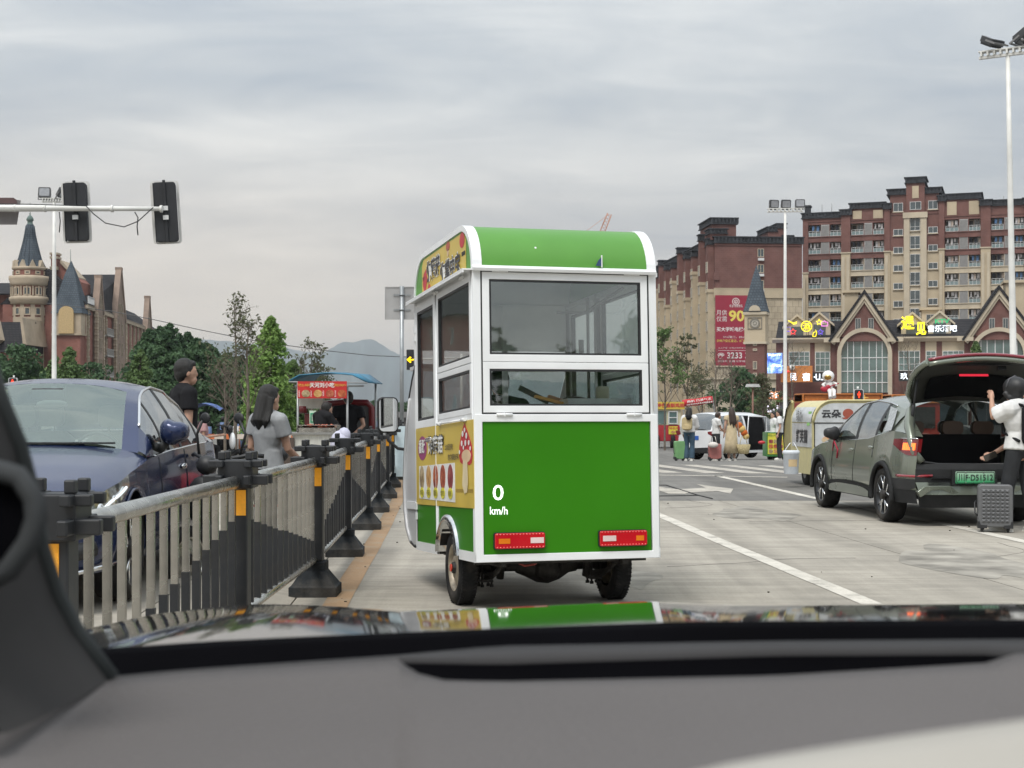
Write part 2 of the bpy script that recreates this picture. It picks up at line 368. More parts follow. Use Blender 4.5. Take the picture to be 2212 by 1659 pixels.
# asphalt of the junction
mb=MB();rows=[[(x,y,G(y)) for x in (-70,-20,0,20,70)] for y in (22.72,30,39,42,46,50,54,58,80,120)]
mb.grid(rows,sm=False);tag(norm_up(mb.build('asphalt_road',ASPH,recalc=False)),kind='structure')
# concrete carriageway made of slabs with recessed joints
mb=MB();mb.span((-22,-8,-0.30),(16,22.70,-0.02));croad=tag(mb.build('concrete_road',TAR),kind='structure')
def lane_x(k,y):return k-0.0716*(y-10.89)
cols=[-21.5,-11.0,-6.6,-2.42,-1.62,4.06,8.4,15.5]
RISE=0.13
ycuts=[-8,-2.5,2.6,7.4,12.6,17.6,22.70]
for i in range(len(cols)-1):
    for j in range(len(ycuts)-1):
        y0,y1=ycuts[j]+0.004,ycuts[j+1]-0.004;g=0.006
        k=0.055 if cols[i]>-2 else 0.045;k2=0.072 if cols[i+1]>0 else (0.055 if cols[i+1]>-2 else 0.045)
        xl=lambda y:cols[i]-(0.072 if cols[i]>0 else 0.045)*(y-10.9)+g
        xr=lambda y:cols[i+1]-(0.072 if cols[i+1]>0 else 0.045)*(y-10.9)-g
        zl_,zr_=(RISE if cols[i]<-2 else 0.0),(RISE if cols[i+1]<-2 else 0.0)
        mb=MB();mb.add([(xl(y0),y0,zl_),(xr(y0),y0,zr_),(xr(y1),y1,zr_),(xl(y1),y1,zl_),(xl(y0),y0,-0.019),(xr(y0),y0,-0.019),(xr(y1),y1,-0.019),(xl(y1),y1,-0.019)],
            [(0,1,2,3),(0,4,5,1),(1,5,6,2),(2,6,7,3),(3,7,4,0)])
        mb.build('slab',CONC,croad)
def line(name,p,wd,m,label_kind='structure',dz=0.004,brk=None):
    """painted line through ground points [(x,y)...] of width wd"""
    mb=MB();rows=[];pts=[]
    for (x0,y0),(x1,y1) in zip(p[:-1],p[1:]):
        ks=ys_list(y0,y1) if y1>y0 else [y0,y1]
        n=max(2,int(abs(y1-y0)/0.7))
        pts+=[(x0+(x1-x0)*i/n,y0+(y1-y0)*i/n) for i in range(n)]
    pts.append(p[-1]);rnd=random.Random(len(p))
    for i,(x,y) in enumerate(pts):
        j=rnd.uniform(-0.005,0.005);rows.append([(x-wd/2+j,y,G(y)+dz),(x+wd/2+j,y,G(y)+dz)])
    mb.grid(rows,sm=False);return tag(norm_up(mb.build(name,m,recalc=False)),kind=label_kind)
line('lane_marking',[(3.0,5.0),(2.60,10.89),(2.24,15.6),(1.98,19.46),(1.70,23.6),(1.17,31.0)],0.16,PAINT)
line('lane_marking',[(6.05,8.0),(5.49,15.7),(5.34,17.9),(4.82,23.6),(4.36,31.3)],0.16,PAINT)
FX=[(4.9,-1.53),(8.12,-1.52),(11.2,-1.505),(14.2,-1.62),(17.35,-1.735),(20.25,-1.88),(23.4,-2.02),(26.6,-2.20),(29.6,-2.37),(32.7,-2.56)]
line('edge_marking',[(-1.17,5.0),(-1.23,9.0),(-1.275,10.53),(-1.50,16.5),(-1.78,22.7),(-2.04,27.0),(-2.36,32.0)],0.185,OCHRE)
# stop line, zebra bars, turn arrow
mb=MB();mb.add([(x,y,0.004) for x,y in ((1.5,31.95),(5.7,30.35),(5.78,30.62),(1.55,32.3))],[(0,1,2,3)]);tag(norm_up(mb.build('stop_line',PAINTW,recalc=False)),kind='structure')
for k in range(9):
    x0=-1.3+0.93*k*1.0
    y0=38.4-0.33*k*0.6;
    mb=MB();q=[(x0,y0),(x0+0.42,y0),(x0+1.40,y0-5.0),(x0+0.92,y0-5.0)]
    mb.add([(x,y,0.005) for x,y in q],[(0,1,2,3)]);tag(norm_up(mb.build('zebra_bar',PAINTW,recalc=False)),kind='structure')
def gp(cx,cy):     # crop of the photograph (2550,1760) x0.2712 -> ground point, level part of the road
    px=(2550+cx*0.27125)/1.82278;py=(1760+cy*0.27125)/1.82278
    Y=F*H/(py-884);return (xat(px,Y),Y,0.005)
arrow=[(60,600),(300,680),(545,682),(590,665),(1020,643),(1200,682),(1245,610),(940,575),(710,540),(840,595),(480,617),(380,612),(60,565)]
mb=MB();mb.add([gp(*p) for p in arrow],[list(range(len(arrow)))]);tag(norm_up(mb.build('turn_arrow',PAINTW,recalc=False)),kind='structure')
# tar seams in the asphalt
mb=MB();mb.path([gp(60,560),gp(270,560),gp(420,607),gp(735,706),gp(940,757)],0.012,4);mb.path([gp(100,718),gp(735,708)],0.010,4)
tag(mb.build('tar_seam',TAR),kind='structure')
# a few dark stones and leaves lying by the posts
mb=MB();rnd=random.Random(5)
for i in range(60):
    x=rnd.uniform(-1.75,-1.2) if i<26 else rnd.uniform(-1.1,6.5);y=rnd.uniform(8,22);s=rnd.uniform(0.004,0.012)
    mb.ball((x,y,s*0.6),(s*1.3,s,s*0.7),5,k=3)
tag(mb.build('road_grit',mat('grit',(0.07,0.065,0.05),0.9)),kind='stuff')
rnd=random.Random(21)
for x,y,a,n in ((1.4,13.2,.25,16),(3.0,18.5,-.1,22),(4.6,14.0,.5,14),(-.2,15.5,.1,12),(6.3,12.4,.2,18),(2.2,21.0,.05,20)):
    pts=[];d_=a
    for k in range(n):pts.append((x,y,.0005));d_+=rnd.uniform(-.35,.35);x+=.13*math.cos(d_);y+=.13*math.sin(d_+.3)
    tag(MB().path(pts,.0022,3).build('road_crack',TAR),kind='structure')
for x,y,w_,l_ in ((4.3,13.6,.55,1.5),(.9,12.3,.3,.8),(3.3,20.0,.5,1.2),(5.6,13.0,.4,1.6)):     # old oil and water stains
    q=[(x+w_*(1+.3*math.sin(3*t+x))*math.cos(t),y+l_*(1+.25*math.sin(5*t+y))*math.sin(t),.0025) for t in np.linspace(0,2*PI,40,endpoint=False)]
    mb=MB();mb.add(q,[list(range(40))]);o=norm_up(mb.build('road_stain',mat('road_stain',(.285,.268,.235),.9,var=.25,vscale=2.5),recalc=False));tag(o,kind='structure')
# low pavement beyond the junction
mb=MB();mb.span((14,62,-0.60),(120,64,-0.42));mb.span((14,64,-0.60),(120,175,-0.44));tag(mb.build('pavement',mat('pavement_tiles',(0.22,0.21,0.2),0.9,var=0.15,vscale=0.7),recalc=True),kind='structure')
# ---------------------------------------------------------------- hills
def ridge(name,D,prof,base,col,seed,depth=900):
    """profile in picture columns -> crest heights at distance D, sloping down on both sides"""
    m=mat(name+'_ground',col,0.95,var=0.12,vscale=0.002,bump=0.0)
    rnd=random.Random(seed);xs=[]
    for (a,ya),(b,yb) in zip(prof[:-1],prof[1:]):
        n=max(2,int((b-a)/7))
        for i in range(n):
            t=i/n;xs.append((a+(b-a)*t,ya+(yb-ya)*t+rnd.uniform(-1.6,1.6)))
    xs.append(prof[-1]);mb=MB();rows=[]
    for t in np.linspace(-1,1,13):
        row=[]
        for i,(px,py) in enumerate(xs):
            z=zat(py,D);k=max(0.0,1-abs(t))**0.9;jj=1+0.25*math.sin(i*0.9+t*5)*(1-k)*k*2
            row.append((xat(px,D)*(1+t*0.02),D+t*depth*(1.0+0.2*math.sin(i*.7)),base+(z-base)*k*jj))
        rows.append(row)
    mb.grid(rows);return tag(mb.build(name,m),kind='structure')
HILLC=(0.070,0.105,0.110)
ridge('hills',6500,[(-400,800),(-100,780),(100,770),(300,760),(430,733),(470,736),(520,742),(560,746),(620,752),(660,768),(700,762),(735,740),(770,738),(795,733),(812,735),(835,752),(860,764),(900,780),(960,800),(1050,815),(1200,825),(1500,830),(1900,840),(2400,842)],-1,HILLC,3)
ridge('hills',8600,[(-200,742),(100,738),(350,742),(440,734),(480,737),(560,744),(640,756),(760,775),(900,800),(1100,820)],-1,HILLC,4)
# ================================================================= the green and white snack tricycle
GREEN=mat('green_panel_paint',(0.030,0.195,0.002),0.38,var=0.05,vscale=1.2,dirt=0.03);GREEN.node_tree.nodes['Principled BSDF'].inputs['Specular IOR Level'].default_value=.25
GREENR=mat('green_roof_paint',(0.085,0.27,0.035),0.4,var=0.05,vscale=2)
YEL=mat('yellow_vinyl',(0.60,0.44,0.07),0.4,var=0.05,vscale=4,coat=0.1)
LGREY=mat('light_grey_panel',(0.76,0.77,0.77),0.45,var=0.04)
GLS=glass('cart_window_glass',(0.90,0.93,0.92),refl=0.12,edge=0.5)
REDG=mat('red_lens',(0.42,0.006,0.012),0.12,coat=0.8,var=0.05,emit=(0.5,0.01,0.02),estr=0.12)
REDL=mat('red_lens_lit_row',(0.85,0.10,0.10),0.15,coat=0.8)
AMB=mat('amber_lens',(0.75,0.20,0.01),0.15,coat=0.8)
CLR=mat('clear_lens',(0.75,0.60,0.58),0.1,coat=0.8)
DMET=mat('greasy_dark_metal',(0.030,0.028,0.026),0.55,0.3,var=0.3,vscale=20,bump=0.4,bscale=60)
PRW=mat('print_white',(0.78,0.78,0.75),0.45);PRK=mat('print_black',(0.025,0.025,0.03),0.45)
PRR=mat('print_red',(0.50,0.03,0.04),0.45);PRP=mat('print_purple',(0.30,0.05,0.16),0.45);PRC=mat('print_cream',(0.66,0.48,0.30),0.5)
FOODS=[pattern('food_print_%s' % n,s[0],s,14.0) for n,s in {
    'grey':[(0.10,0.06,0.03),(0.40,0.30,0.16),(0.62,0.52,0.36)],'gold':[(0.22,0.09,0.02),(0.52,0.28,0.09),(0.70,0.46,0.20)],
    'red':[(0.14,0.02,0.01),(0.45,0.10,0.03),(0.62,0.30,0.12)],'dark':[(0.10,0.01,0.01),(0.36,0.07,0.03),(0.55,0.20,0.10)],'wine':[(0.09,0.01,0.015),(0.28,0.05,0.05),(0.42,0.16,0.12)]}.items()]
TR=thing('food_tricycle','green and white snack tricycle with rounded roof standing in the lane just ahead','food tricycle',
           (0.402,10.074,0.0),rot=(R(-2.7),0,R(15.3)));TR.scale=(1.012,1,1.006)
W2=0.66;L=2.0
mb=MB()     # floor, frame posts and rails
mb.span((-.49,0.0,0.377),(.49,L,0.42))
for a,b in ((0,.49),(1.2,L)):mb.span((-W2,a,0.377),(-.49,b,0.42));mb.span((.49,a,0.377),(W2,b,0.42))
for sx in (-1,1):
    a,b=sorted((sx*W2,sx*(W2-0.055)))
    for y0,y1 in ((0.0,0.055),(1.15,1.21),(L-0.05,L)):mb.span((a,y0,0.42),(b,y1,2.37))
    for z0,z1 in ((1.345,1.40),(2.33,2.37)):
        mb.span((a,0.055,z0),(b,1.15,z1));mb.span((a,1.21,z0),(b,L-0.05,z1))
    mb.span((a,0.055,0.42),(b,0.50,0.445));mb.span((a,1.21,0.42),(b,1.95,0.445))
for z0,z1 in ((0.42,0.424),(1.345,1.38),(2.36,2.39)):mb.span((-0.605,0.0,z0),(0.605,0.05,z1))
for z0,z1 in ((1.30,1.40),(1.98,2.37)):mb.span((-0.605,L-0.05,z0),(0.605,L,z1))
mb.build('body_frame',WHITE,TR,bevel=0.006)
def arch(r0=0.0,n=9):
    rr=0.36-r0;p=[]
    for i in range(n+1):
        t=PI/2*i/n;p.append((r0+rr-rr*math.cos(t),2.37+(0.345-r0)*math.sin(t)))
    q=[(L-y,z) for y,z in p[::-1]]
    return p+q
mb=MB();P=arch();rows=[[(x,y,z) for y,z in P] for x in (-0.595,-0.3,0,0.3,0.595)];mb.grid(rows)
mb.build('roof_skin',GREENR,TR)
mb=MB();P2=arch(0.03);mb.grid([[(x,y,z-0.004) for y,z in P2] for x in (-0.63,0.63)]);mb.build('ceiling',LGREY,TR)
for sx in (-1,1):     # rounded white end bands and side gable panels
    mb=MB();Po=arch(-0.006);Pi=arch(0.035);rows=[]
    x0,x1=sx*0.594,sx*0.662
    rows=[[(x0,y,z) for y,z in Pi],[(x0,y,z) for y,z in Po],[(x1,y,z) for y,z in Po],[(x1,y,z) for y,z in Pi]]
    mb.grid(rows,sm=False);mb.grid([rows[3],rows[0]],sm=False);mb.build('roof_trim',WHITE,TR)
    mb=MB();mb.prism([(y,z) for y,z in arch(0.034)],sx*0.640,sx*0.652,'x');mb.build('roof_side_panel',GREENR,TR)
    mb=MB();mb.prism([(0,2.362),(-0.0,2.372),(L,2.372),(L,2.362)],sx*0.655,.672 if sx>0 else-.73,'x');mb.prism([(-0.0,2.345),(0,2.361),(L,2.361),(L,2.345)],sx*0.66 if sx>0 else-.72,.672 if sx>0 else-.73,'x');mb.build('drip_ledge',WHITE,TR)
mb=MB();mb.prism([(-0.045,2.375),(-0.002,2.398),(-0.002,2.36),(-0.036,2.352)],-0.665,0.652,'x');mb.build('drip_ledge',WHITE,TR,bevel=0.003)
mb=MB();mb.span((0.255,-0.02,2.40),(0.262,-0.012,2.485));mb.prism([(0.215,2.41),(0.255,2.41),(0.255,2.47),(0.235,2.45)],-0.018,-0.014,'y',1);mb.build('roof_clip',[WHITE,mat('blue_tape',(0.03,0.06,0.16))],TR)
mb=MB();mb.ball((-0.20,0.05,2.53),0.011,8);mb.build('rivet',WHITE,TR)
# rear flap with two windows
mb=MB();mb.span((-0.604,0.012,1.38),(0.604,0.02,2.36));
mb=MB();mb.frame(-0.605,0.605,1.380,2.362,0.009,-0.001,0.03,'y');mb.build('door_seal',BLACK,TR)
FL=None
def pane_set(parent,u0,u1,v0,v1,face,axis,sgn,t=0.016,fr=0.045,nm='window'):
    """a window: white frame, black rubber, glass, on the plane axis=face looking towards sgn"""
    mb=MB();a,b=sorted((face,face-sgn*0.03));mb.frame(u0,u1,v0,v1,fr,a+(0.001 if sgn<0 else 0),b-(0.001 if sgn>0 else 0),axis)
    w_=mb.build(nm,WHITE,parent,bevel=0.003)
    mb=MB();a,b=sorted((face-sgn*0.004,face-sgn*0.034));mb.frame(u0+fr,u1-fr,v0+fr,v1-fr,t,a,b,axis);mb.build('window_rubber',BLACK,w_)
    mb=MB();c=face-sgn*0.018;mb.prism([(u0+fr+t/2,v0+fr+t/2),(u1-fr-t/2,v0+fr+t/2),(u1-fr-t/2,v1-fr-t/2),(u0+fr+t/2,v1-fr-t/2)],c-0.002,c+0.002,axis)
    mb.build('pane',GLS,w_);return w_
wr=pane_set(TR,-0.594,0.594,1.738,2.352,-0.004,'y',-1,0.013,0.050,'rear_window')
wl=pane_set(TR,-0.594,0.594,1.390,1.735,-0.004,'y',-1,0.013,0.047,'rear_window')
for x,z in ((-0.47,2.36),(0.48,2.36),(-0.45,1.376),(0.48,1.376)):
    mb=MB();mb.tube((x-0.055,-0.012,z),(x+0.055,-0.012,z),0.011,n=8);mb.span((x-0.003,-0.024,z-0.012),(x+0.003,-0.002,z+0.012));mb.build('hinge',WHITE,TR)
# lower rear panel
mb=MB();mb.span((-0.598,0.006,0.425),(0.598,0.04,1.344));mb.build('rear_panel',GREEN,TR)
mb=MB();mb.frame(-0.655,0.655,0.377,1.379,0.052,-0.006,0.0055,'y');mb.build('rear_panel_frame',WHITE,TR,bevel=0.004)
def tail(x0,x1,z0,z1,flip):
    t=MB();t.prism(rrect(x1-x0,z1-z0,0.015,3,(x0+x1)/2,(z0+z1)/2),-0.012,0.004,'y');t=t.build('tail_light',BLACK,TR)
    mb=MB();mb.prism(rrect(x1-x0-0.010,z1-z0-0.010,0.013,3,(x0+x1)/2,(z0+z1)/2),-0.030,-0.0125,'y');mb.build('lens',REDG,t,bevel=0.004)
    w=x1-x0;a0,a1=(x0+0.03*1,x0+0.33*w) if not flip else (x1-0.33*w+0.03,x1-0.02)
    c0,c1=(x1-0.30*w,x1-0.015) if not flip else (x0+0.025,x0+0.34*w)
    zc=(z0+z1)/2
    mb=MB();mb.span((a0,-0.033,zc-0.018),(a1-0.01,-0.0305,zc+0.016));mb.build('amber_segment',AMB,t)
    mb=MB();mb.span((c0,-0.033,zc-0.018),(c1,-0.0305,zc+0.020));mb.build('clear_segment',CLR,t)
    mb=MB()
    for k in range(15):
        x=x0+0.02+(w-0.04)*k/14
        for z in (z0+0.014,z1-0.014):mb.ball((x,-0.030,z),(0.007,0.004,0.005),6,k=4)
    mb.build('lens_studs',REDL,t)
tail(-0.535,-0.175,0.462,0.577,False);tail(0.207,0.560,0.462,0.577,True)
# sides
ch_y=lambda y:y
for sx in (-1,1):
    s=sx
    pane_set(TR,0.06,1.145,1.735,2.335,sx*(W2+0.004),'x',sx,0.014,0.042,'side_window')
    pane_set(TR,0.06,1.145,1.385,1.73,sx*(W2+0.004),'x',sx,0.014,0.042,'side_window')
    pane_set(TR,1.215,1.945,1.345,2.335,sx*(W2+0.004),'x',sx,0.020,0.06,'door_window')
    mb=MB();mb.span((sx*(W2-0.012),0.055,0.445),(sx*(W2-0.004),1.945,1.345)) if sx>0 else mb.span((sx*(W2-0.004),0.055,0.445),(sx*(W2-0.012),1.945,1.345))
    # cut round the wheel arch: panel built as a fan outline
    mb=MB();out=[(0.055,0.445),(0.505,0.445)]+[(0.845-0.34*math.cos(t),0.41+0.27*math.sin(t)) for t in np.linspace(0.15,PI-0.15,15)]+[(1.185,0.445),(1.945,0.445),(1.945,0.742),(0.055,0.742)]
    mb.prism(out,sx*0.648,sx*0.657,'x');mb.build('green_side_panel',GREEN,TR)
    mb=MB();mb.prism([(0.010,0.742),(1.955,0.742),(1.955,1.345),(0.010,1.345)],sx*0.648,sx*0.6635,'x');mb.build('yellow_side_panel',YEL,TR)
    mb=MB();a=[(0.845-0.355*math.cos(t),0.40+0.285*math.sin(t)) for t in np.linspace(0,PI,17)];i_=[(0.845-0.305*math.cos(t),0.40+0.235*math.sin(t)) for t in np.linspace(0,PI,17)]
    rows=[[(sx*xx,y,z) for y,z in q] for xx,q in ((0.50,a),(0.672,a),(0.690,i_),(0.50,i_))]
    mb.grid(rows);mb.build('wheel_arch',CHROME,TR)
    for a_,b_ in ((0.0,.49),(1.2,L)):MB().span((sx*0.648,a_,0.377),(sx*0.661,b_,0.446)).build('skirt',WHITE,TR)
    mb=MB();th_=np.linspace(0,PI,15);mb.grid([[(sx*xx,.845-.31*math.cos(q_),.38+.26*math.sin(q_)) for q_ in th_] for xx in (.47,.655)]);mb.prism([(.845-.32*math.cos(q_),.36+.28*math.sin(q_)) for q_ in th_],sx*.46,sx*.48,'x');mb.build('wheel_well',DMET,TR)
    mb=MB();mb.span((sx*0.660,1.196,0.445),(sx*0.668,1.206,1.345));mb.build('door_edge',WHITE,TR)
mb=MB();mb.tube((-0.675,1.02,1.352),(-0.675,0.30,1.352),0.006,n=6);mb.tube((-0.675,1.08,1.352),(-0.675,1.0,1.352),0.013,n=8);mb.tube((-0.675,0.30,1.352),(-0.675,0.20,1.352),0.013,n=8);mb.build('window_stay',WHITE,TR)
for y in (0.25,1.10):
    mb=MB();mb.tube((-0.668,y,2.345),(-0.668,y+0.09,2.345),0.015,n=8);mb.build('hinge',WHITE,TR)
for z in (0.62,0.70,2.05,2.12):mb=MB();mb.span((-0.672,1.93,z),(-0.66,1.975,z+0.055));mb.build('hinge',WHITE,TR)
mb=MB();mb.tube((-0.664,1.33,1.235),(-0.70,1.33,1.235),0.022,n=10);mb.box((-0.705,1.27,1.240),(0.02,0.17,0.035));mb.build('door_handle',CHROME,TR,bevel=0.006)
# printed graphics on the left side (mesh decals 1-2 mm proud)
def sidetxt(t,yc,zc,wd,ht,m,off=0.0,x=-0.667):return text(t,wd,ht,m,TR,(x,yc,zc),R(-90),off)
def sidepoly(name,poly,m,x):
    mb=MB();mb.prism(poly,-x,-(x+0.0015),'x');return mb.build(name,m,TR)
sign=[(1.70,2.374),(0.205,2.374)]+[(y,z) for y,z in arch(0.045) if 0.20<y<1.70]
sign=[(0.205,2.374),(0.205,2.600)]+[(y,z-0.004) for y,z in arch(0.045) if 0.215<y<1.69]+[(1.70,2.62),(1.70,2.374)]
sidepoly('roof_sign',sign,YEL,0.653)
for off,m,x in ((0.065,PRW,-0.6560),(0.028,PRK,-0.6575)):
    sidetxt('炸蘑菇',1.265,2.548,0.46+off*0.6,0.150+off*.4,m,off,x);sidetxt('炸掌中宝',0.69,2.468,0.63+off*.6,0.150+off*.4,m,off,x)
sidepoly('roof_sign_badge',ell(0.075,0.055,0.31,2.615),PRR,0.6555)
sidepoly('roof_sign_mushroom',ell(0.06,0.035,0.76,2.64),mat('print_rose',(0.45,0.12,0.08)),0.6555);sidepoly('roof_sign_mushroom_stem',ell(0.03,0.03,0.76,2.595),PRC,0.6555)
sidepoly('roof_sign_figure',[(1.62,2.42),(1.56,2.40),(1.50,2.50),(1.54,2.58),(1.63,2.55),(1.66,2.47)],PRR,0.6555)
sidepoly('roof_sign_drop',ell(0.045,0.035,1.43,2.415),PRR,0.6555)
for y0 in (1.56,0.22):
    mb=MB();
    for k in range(8):mb.prism([(y0+k*0.014,2.50),(y0+k*0.014+0.006,2.50),(y0+k*0.014+0.010,2.53),(y0+k*0.014+0.004,2.53)],-0.6555,-0.657,'x')
    mb.build('roof_sign_zigzag',PRK,TR)
sidepoly('menu_card',[(0.57,0.775),(1.83,0.79),(1.83,1.045),(0.57,1.058)],PRW,0.6642)
for k in range(5):
    yc=1.72-k*0.252;zc=0.955
    sidepoly('food_picture',ell(0.088,0.093,yc,zc),FOODS[k],0.6658);sidepoly('food_label',ell(0.075,0.042,yc,0.838),mat('print_lemon',(0.66,0.60,0.06)),0.6674)
    sidetxt(['炸鸡菇','平菇','香菇','炸掌中宝','烤里脊'][k],yc,0.838,0.105,0.042,PRK,0.0,-0.6692)
sidepoly('menu_badge',ell(0.165,0.095,1.70,1.185),PRP,0.6642)
sidetxt('香酥',1.70,1.20,0.24,0.11,PRW,0.03,-0.6670)
for off,m,x in ((0.065,PRK,-0.6660),(0.022,PRW,-0.6682)):sidetxt('炸蘑菇',1.20,1.20,0.50+off,0.125+off*.4,m,off,x)
sidetxt('比肉还好吃',0.74,1.175,0.26,0.045,PRK,0.012);sidetxt('吃啥都是好料',0.60,1.100,0.34,0.045,PRK,0.012)
sidepoly('printed_mushroom_cap',[(0.43,1.10),(0.42,1.17),(0.36,1.25),(0.29,1.31),(0.25,1.33),(0.20,1.29),(0.12,1.23),(0.05,1.17),(0.03,1.10),(0.06,1.05),(0.13,1.035),(0.22,1.055),(0.32,1.045),(0.40,1.06)],PRR,0.6642)
sidepoly('printed_mushroom_gills',ell(0.135,0.045,0.21,1.10),PRC,0.6658)
sidepoly('printed_mushroom_stem',[(0.30,1.07),(0.31,0.98),(0.33,0.90),(0.27,0.84),(0.19,0.85),(0.16,0.92),(0.17,1.0),(0.18,1.07)],mat('print_pale_cream',(0.66,0.56,0.36)),0.6674)
mb=MB()
for y,z,r in ((0.30,1.255,.026),(0.24,1.28,.02),(0.19,1.24,.026),(0.22,1.19,.026),(0.12,1.19,.022),(0.33,1.19,.024),(0.08,1.15,.018),(0.40,1.13,.018),(0.28,1.16,.018)):mb.prism(ell(r,r*0.85,y,z,10),-0.6690,-0.6700,'x')
mb.build('printed_mushroom_spots',PRW,TR)
mb=MB()
for k in range(26):y=0.03+k*0.020;mb.prism([(y,0.848),(y+0.007,0.848),(y+0.012,0.872),(y+0.005,0.872)],-0.6642,-0.6655,'x')
mb.build('panel_zigzag',mat('print_brown',(0.25,0.17,0.04)),TR)
# wheels, axle, springs
def wheel(name,parent,loc,r,wd,rimr,rot=(0,0,0),rimmat=None,spokes=0,side=-1,tyre=RUB,hubcol=None,lugs=True):
    e=bpy.data.objects.new(name,None);COL.objects.link(e);e.parent=parent;e.location=loc;e.rotation_euler=rot;e.empty_display_size=0.1
    h=wd/2;mb=MB()
    mb.lathe([(rimr,-h*0.86),(rimr+0.3*(r-rimr),-h),(r-0.25*(r-rimr),-h*0.98),(r-0.02,-h*0.84),(r-0.003,-h*0.6),(r,-h*0.2),(r,h*0.2),(r-0.003,h*0.6),(r-0.02,h*0.84),(r-0.25*(r-rimr),h*0.98),(rimr+0.3*(r-rimr),h),(rimr,h*0.86)],48,axis='x')
    if lugs:
        n=56
        for k in range(n):
            a=2*PI*k/n
            for q in (-0.55,0.55):
                M=Matrix.Rotation(a,4,'X') @ Matrix.Translation((q*h,0,r+0.001)) @ Matrix.Rotation(0.5*(1 if q>0 else-1),4,'Z')
                mb.box((0,0,0),(h*0.62,0.55*2*PI*r/n,0.007),M=M)
    mb.build('tyre',tyre,e)
    s=side;rm=rimmat or STEEL;mb=MB()
    mb.lathe([(rimr+0.004,s*h*0.9),(rimr-0.012,s*h*0.86),(rimr-0.018,s*h*0.3),(rimr-0.016,-s*h*0.85)],36,axis='x')
    if spokes==0:
        mb.lathe([(rimr-0.016,s*h*0.35),(rimr*0.72,s*h*0.45),(rimr*0.5,s*h*0.75),(rimr*0.3,s*h*0.72),(0.0,s*h*0.7)],30,axis='x')
    else:
        mb.lathe([(rimr*0.26,s*h*0.5),(rimr*0.24,s*h*0.72),(0,s*h*0.76)],20,axis='x')
    mb.build('rim',rm if not spokes else mat('dark_alloy',(.06,.062,.065),.35,.7),e)
    if spokes:
        mb=MB();mb.lathe([(rimr-0.02,s*h*0.2),(0,s*h*0.2)],24,axis='x');mb.build('brake_disc',mat('dark_wheel_well',(0.03,0.03,0.03),0.6),e)
        mb=MB()
        for k in range(spokes):
            a=2*PI*k/spokes
            for da in (-0.17,0.17):
                M=Matrix.Rotation(a,4,'X')
                mb.path([(s*h*0.70,0,rimr*0.16),(s*h*0.78,math.sin(da)*rimr*0.30,rimr*0.52),(s*h*0.84,math.sin(da*1.9)*rimr*0.95,rimr*0.965)],[0.014,0.010,0.008],6,M=M)
        mb.build('spoke',CHROME if rimmat is None else rimmat,e)
    mb=MB();mb.lathe([(rimr*0.26,s*h*0.6),(rimr*0.25,s*h*1.02),(0.0,s*h*1.06)],16,axis='x')
    mb.build('hub',hubcol or DMET,e);return e
for sx in (-1,1):
    e=wheel('wheel',TR,(sx*0.575,0.78,0.300),0.268,0.135,0.165,side=sx,rimmat=mat('weathered_rim',(0.36,0.31,0.24),0.5,0.4,var=0.2,vscale=20,dirt=0.7))
    mb=MB();mb.span((sx*0.0,0,0),(0,0,0));mb=MB();mb.tube((sx*0.074,0,0),(sx*0.082,0,0),0.028,n=12);mb.build('hub_cap',mat('red_hub',(0.6,0.06,0.03)),e)
mb=MB();mb.tube((-0.52,0.78,0.300),(0.52,0.78,0.300),0.040,n=14);mb.lathe([(0.04,-0.22),(0.07,-0.15),(0.115,-0.06),(0.125,0.02),(0.10,0.10),(0.05,0.18),(0.04,0.24)],20,axis='x',c=(0.05,0.78,0.290));mb.ball((0.05,0.71,0.285),0.105,14);mb.build('rear_axle',DMET,TR)
for x in (-0.40,0.43):
    mb=MB()
    for k in range(4):mb.path([(x,0.25+0.05*k,0.34-0.02*k),(x,0.55,0.27-0.012*k),(x,0.78,0.245-0.012*k),(x,1.0,0.27-0.012*k),(x,1.3-0.05*k,0.34-0.02*k)],0.010,4)
    for dx in (-0.035,0.035):
        for dy in (-0.05,0.05):mb.tube((x+dx,0.78+dy,0.16),(x+dx,0.78+dy,0.34),0.008,n=6);mb.tube((x+dx,0.78+dy,0.155),(x+dx,0.78+dy,0.175),0.015,n=6)
    mb.box((x,0.78,0.20),(0.09,0.13,0.02));mb.box((x,0.32,0.36),(0.03,0.03,0.08));mb.build('leaf_spring',DMET,TR)
    mb=MB();mb.tube((x+(0.09 if x<0 else-0.09),0.70,0.22),(x+(0.09 if x<0 else-0.09),0.62,0.42),0.028,n=10);mb.build('shock_absorber',DMET,TR)
mb=MB();mb.span((-0.46,0.1,0.335),(-0.42,1.9,0.375));mb.span((0.42,0.1,0.335),(0.46,1.9,0.375));mb.span((-0.62,0.18,0.35),(0.62,0.22,0.375));mb.span((-0.25,0.9,0.30),(0.1,1.3,0.37));mb.build('chassis_rail',DMET,TR)
mb=MB();mb.path([(-0.28,0.3,0.35),(-0.24,0.28,0.33),(-0.18,0.25,0.34),(-0.17,0.2,0.36)],0.008,6);mb.build('cable',mat('red_cable',(0.3,0.05,0.04)),TR)
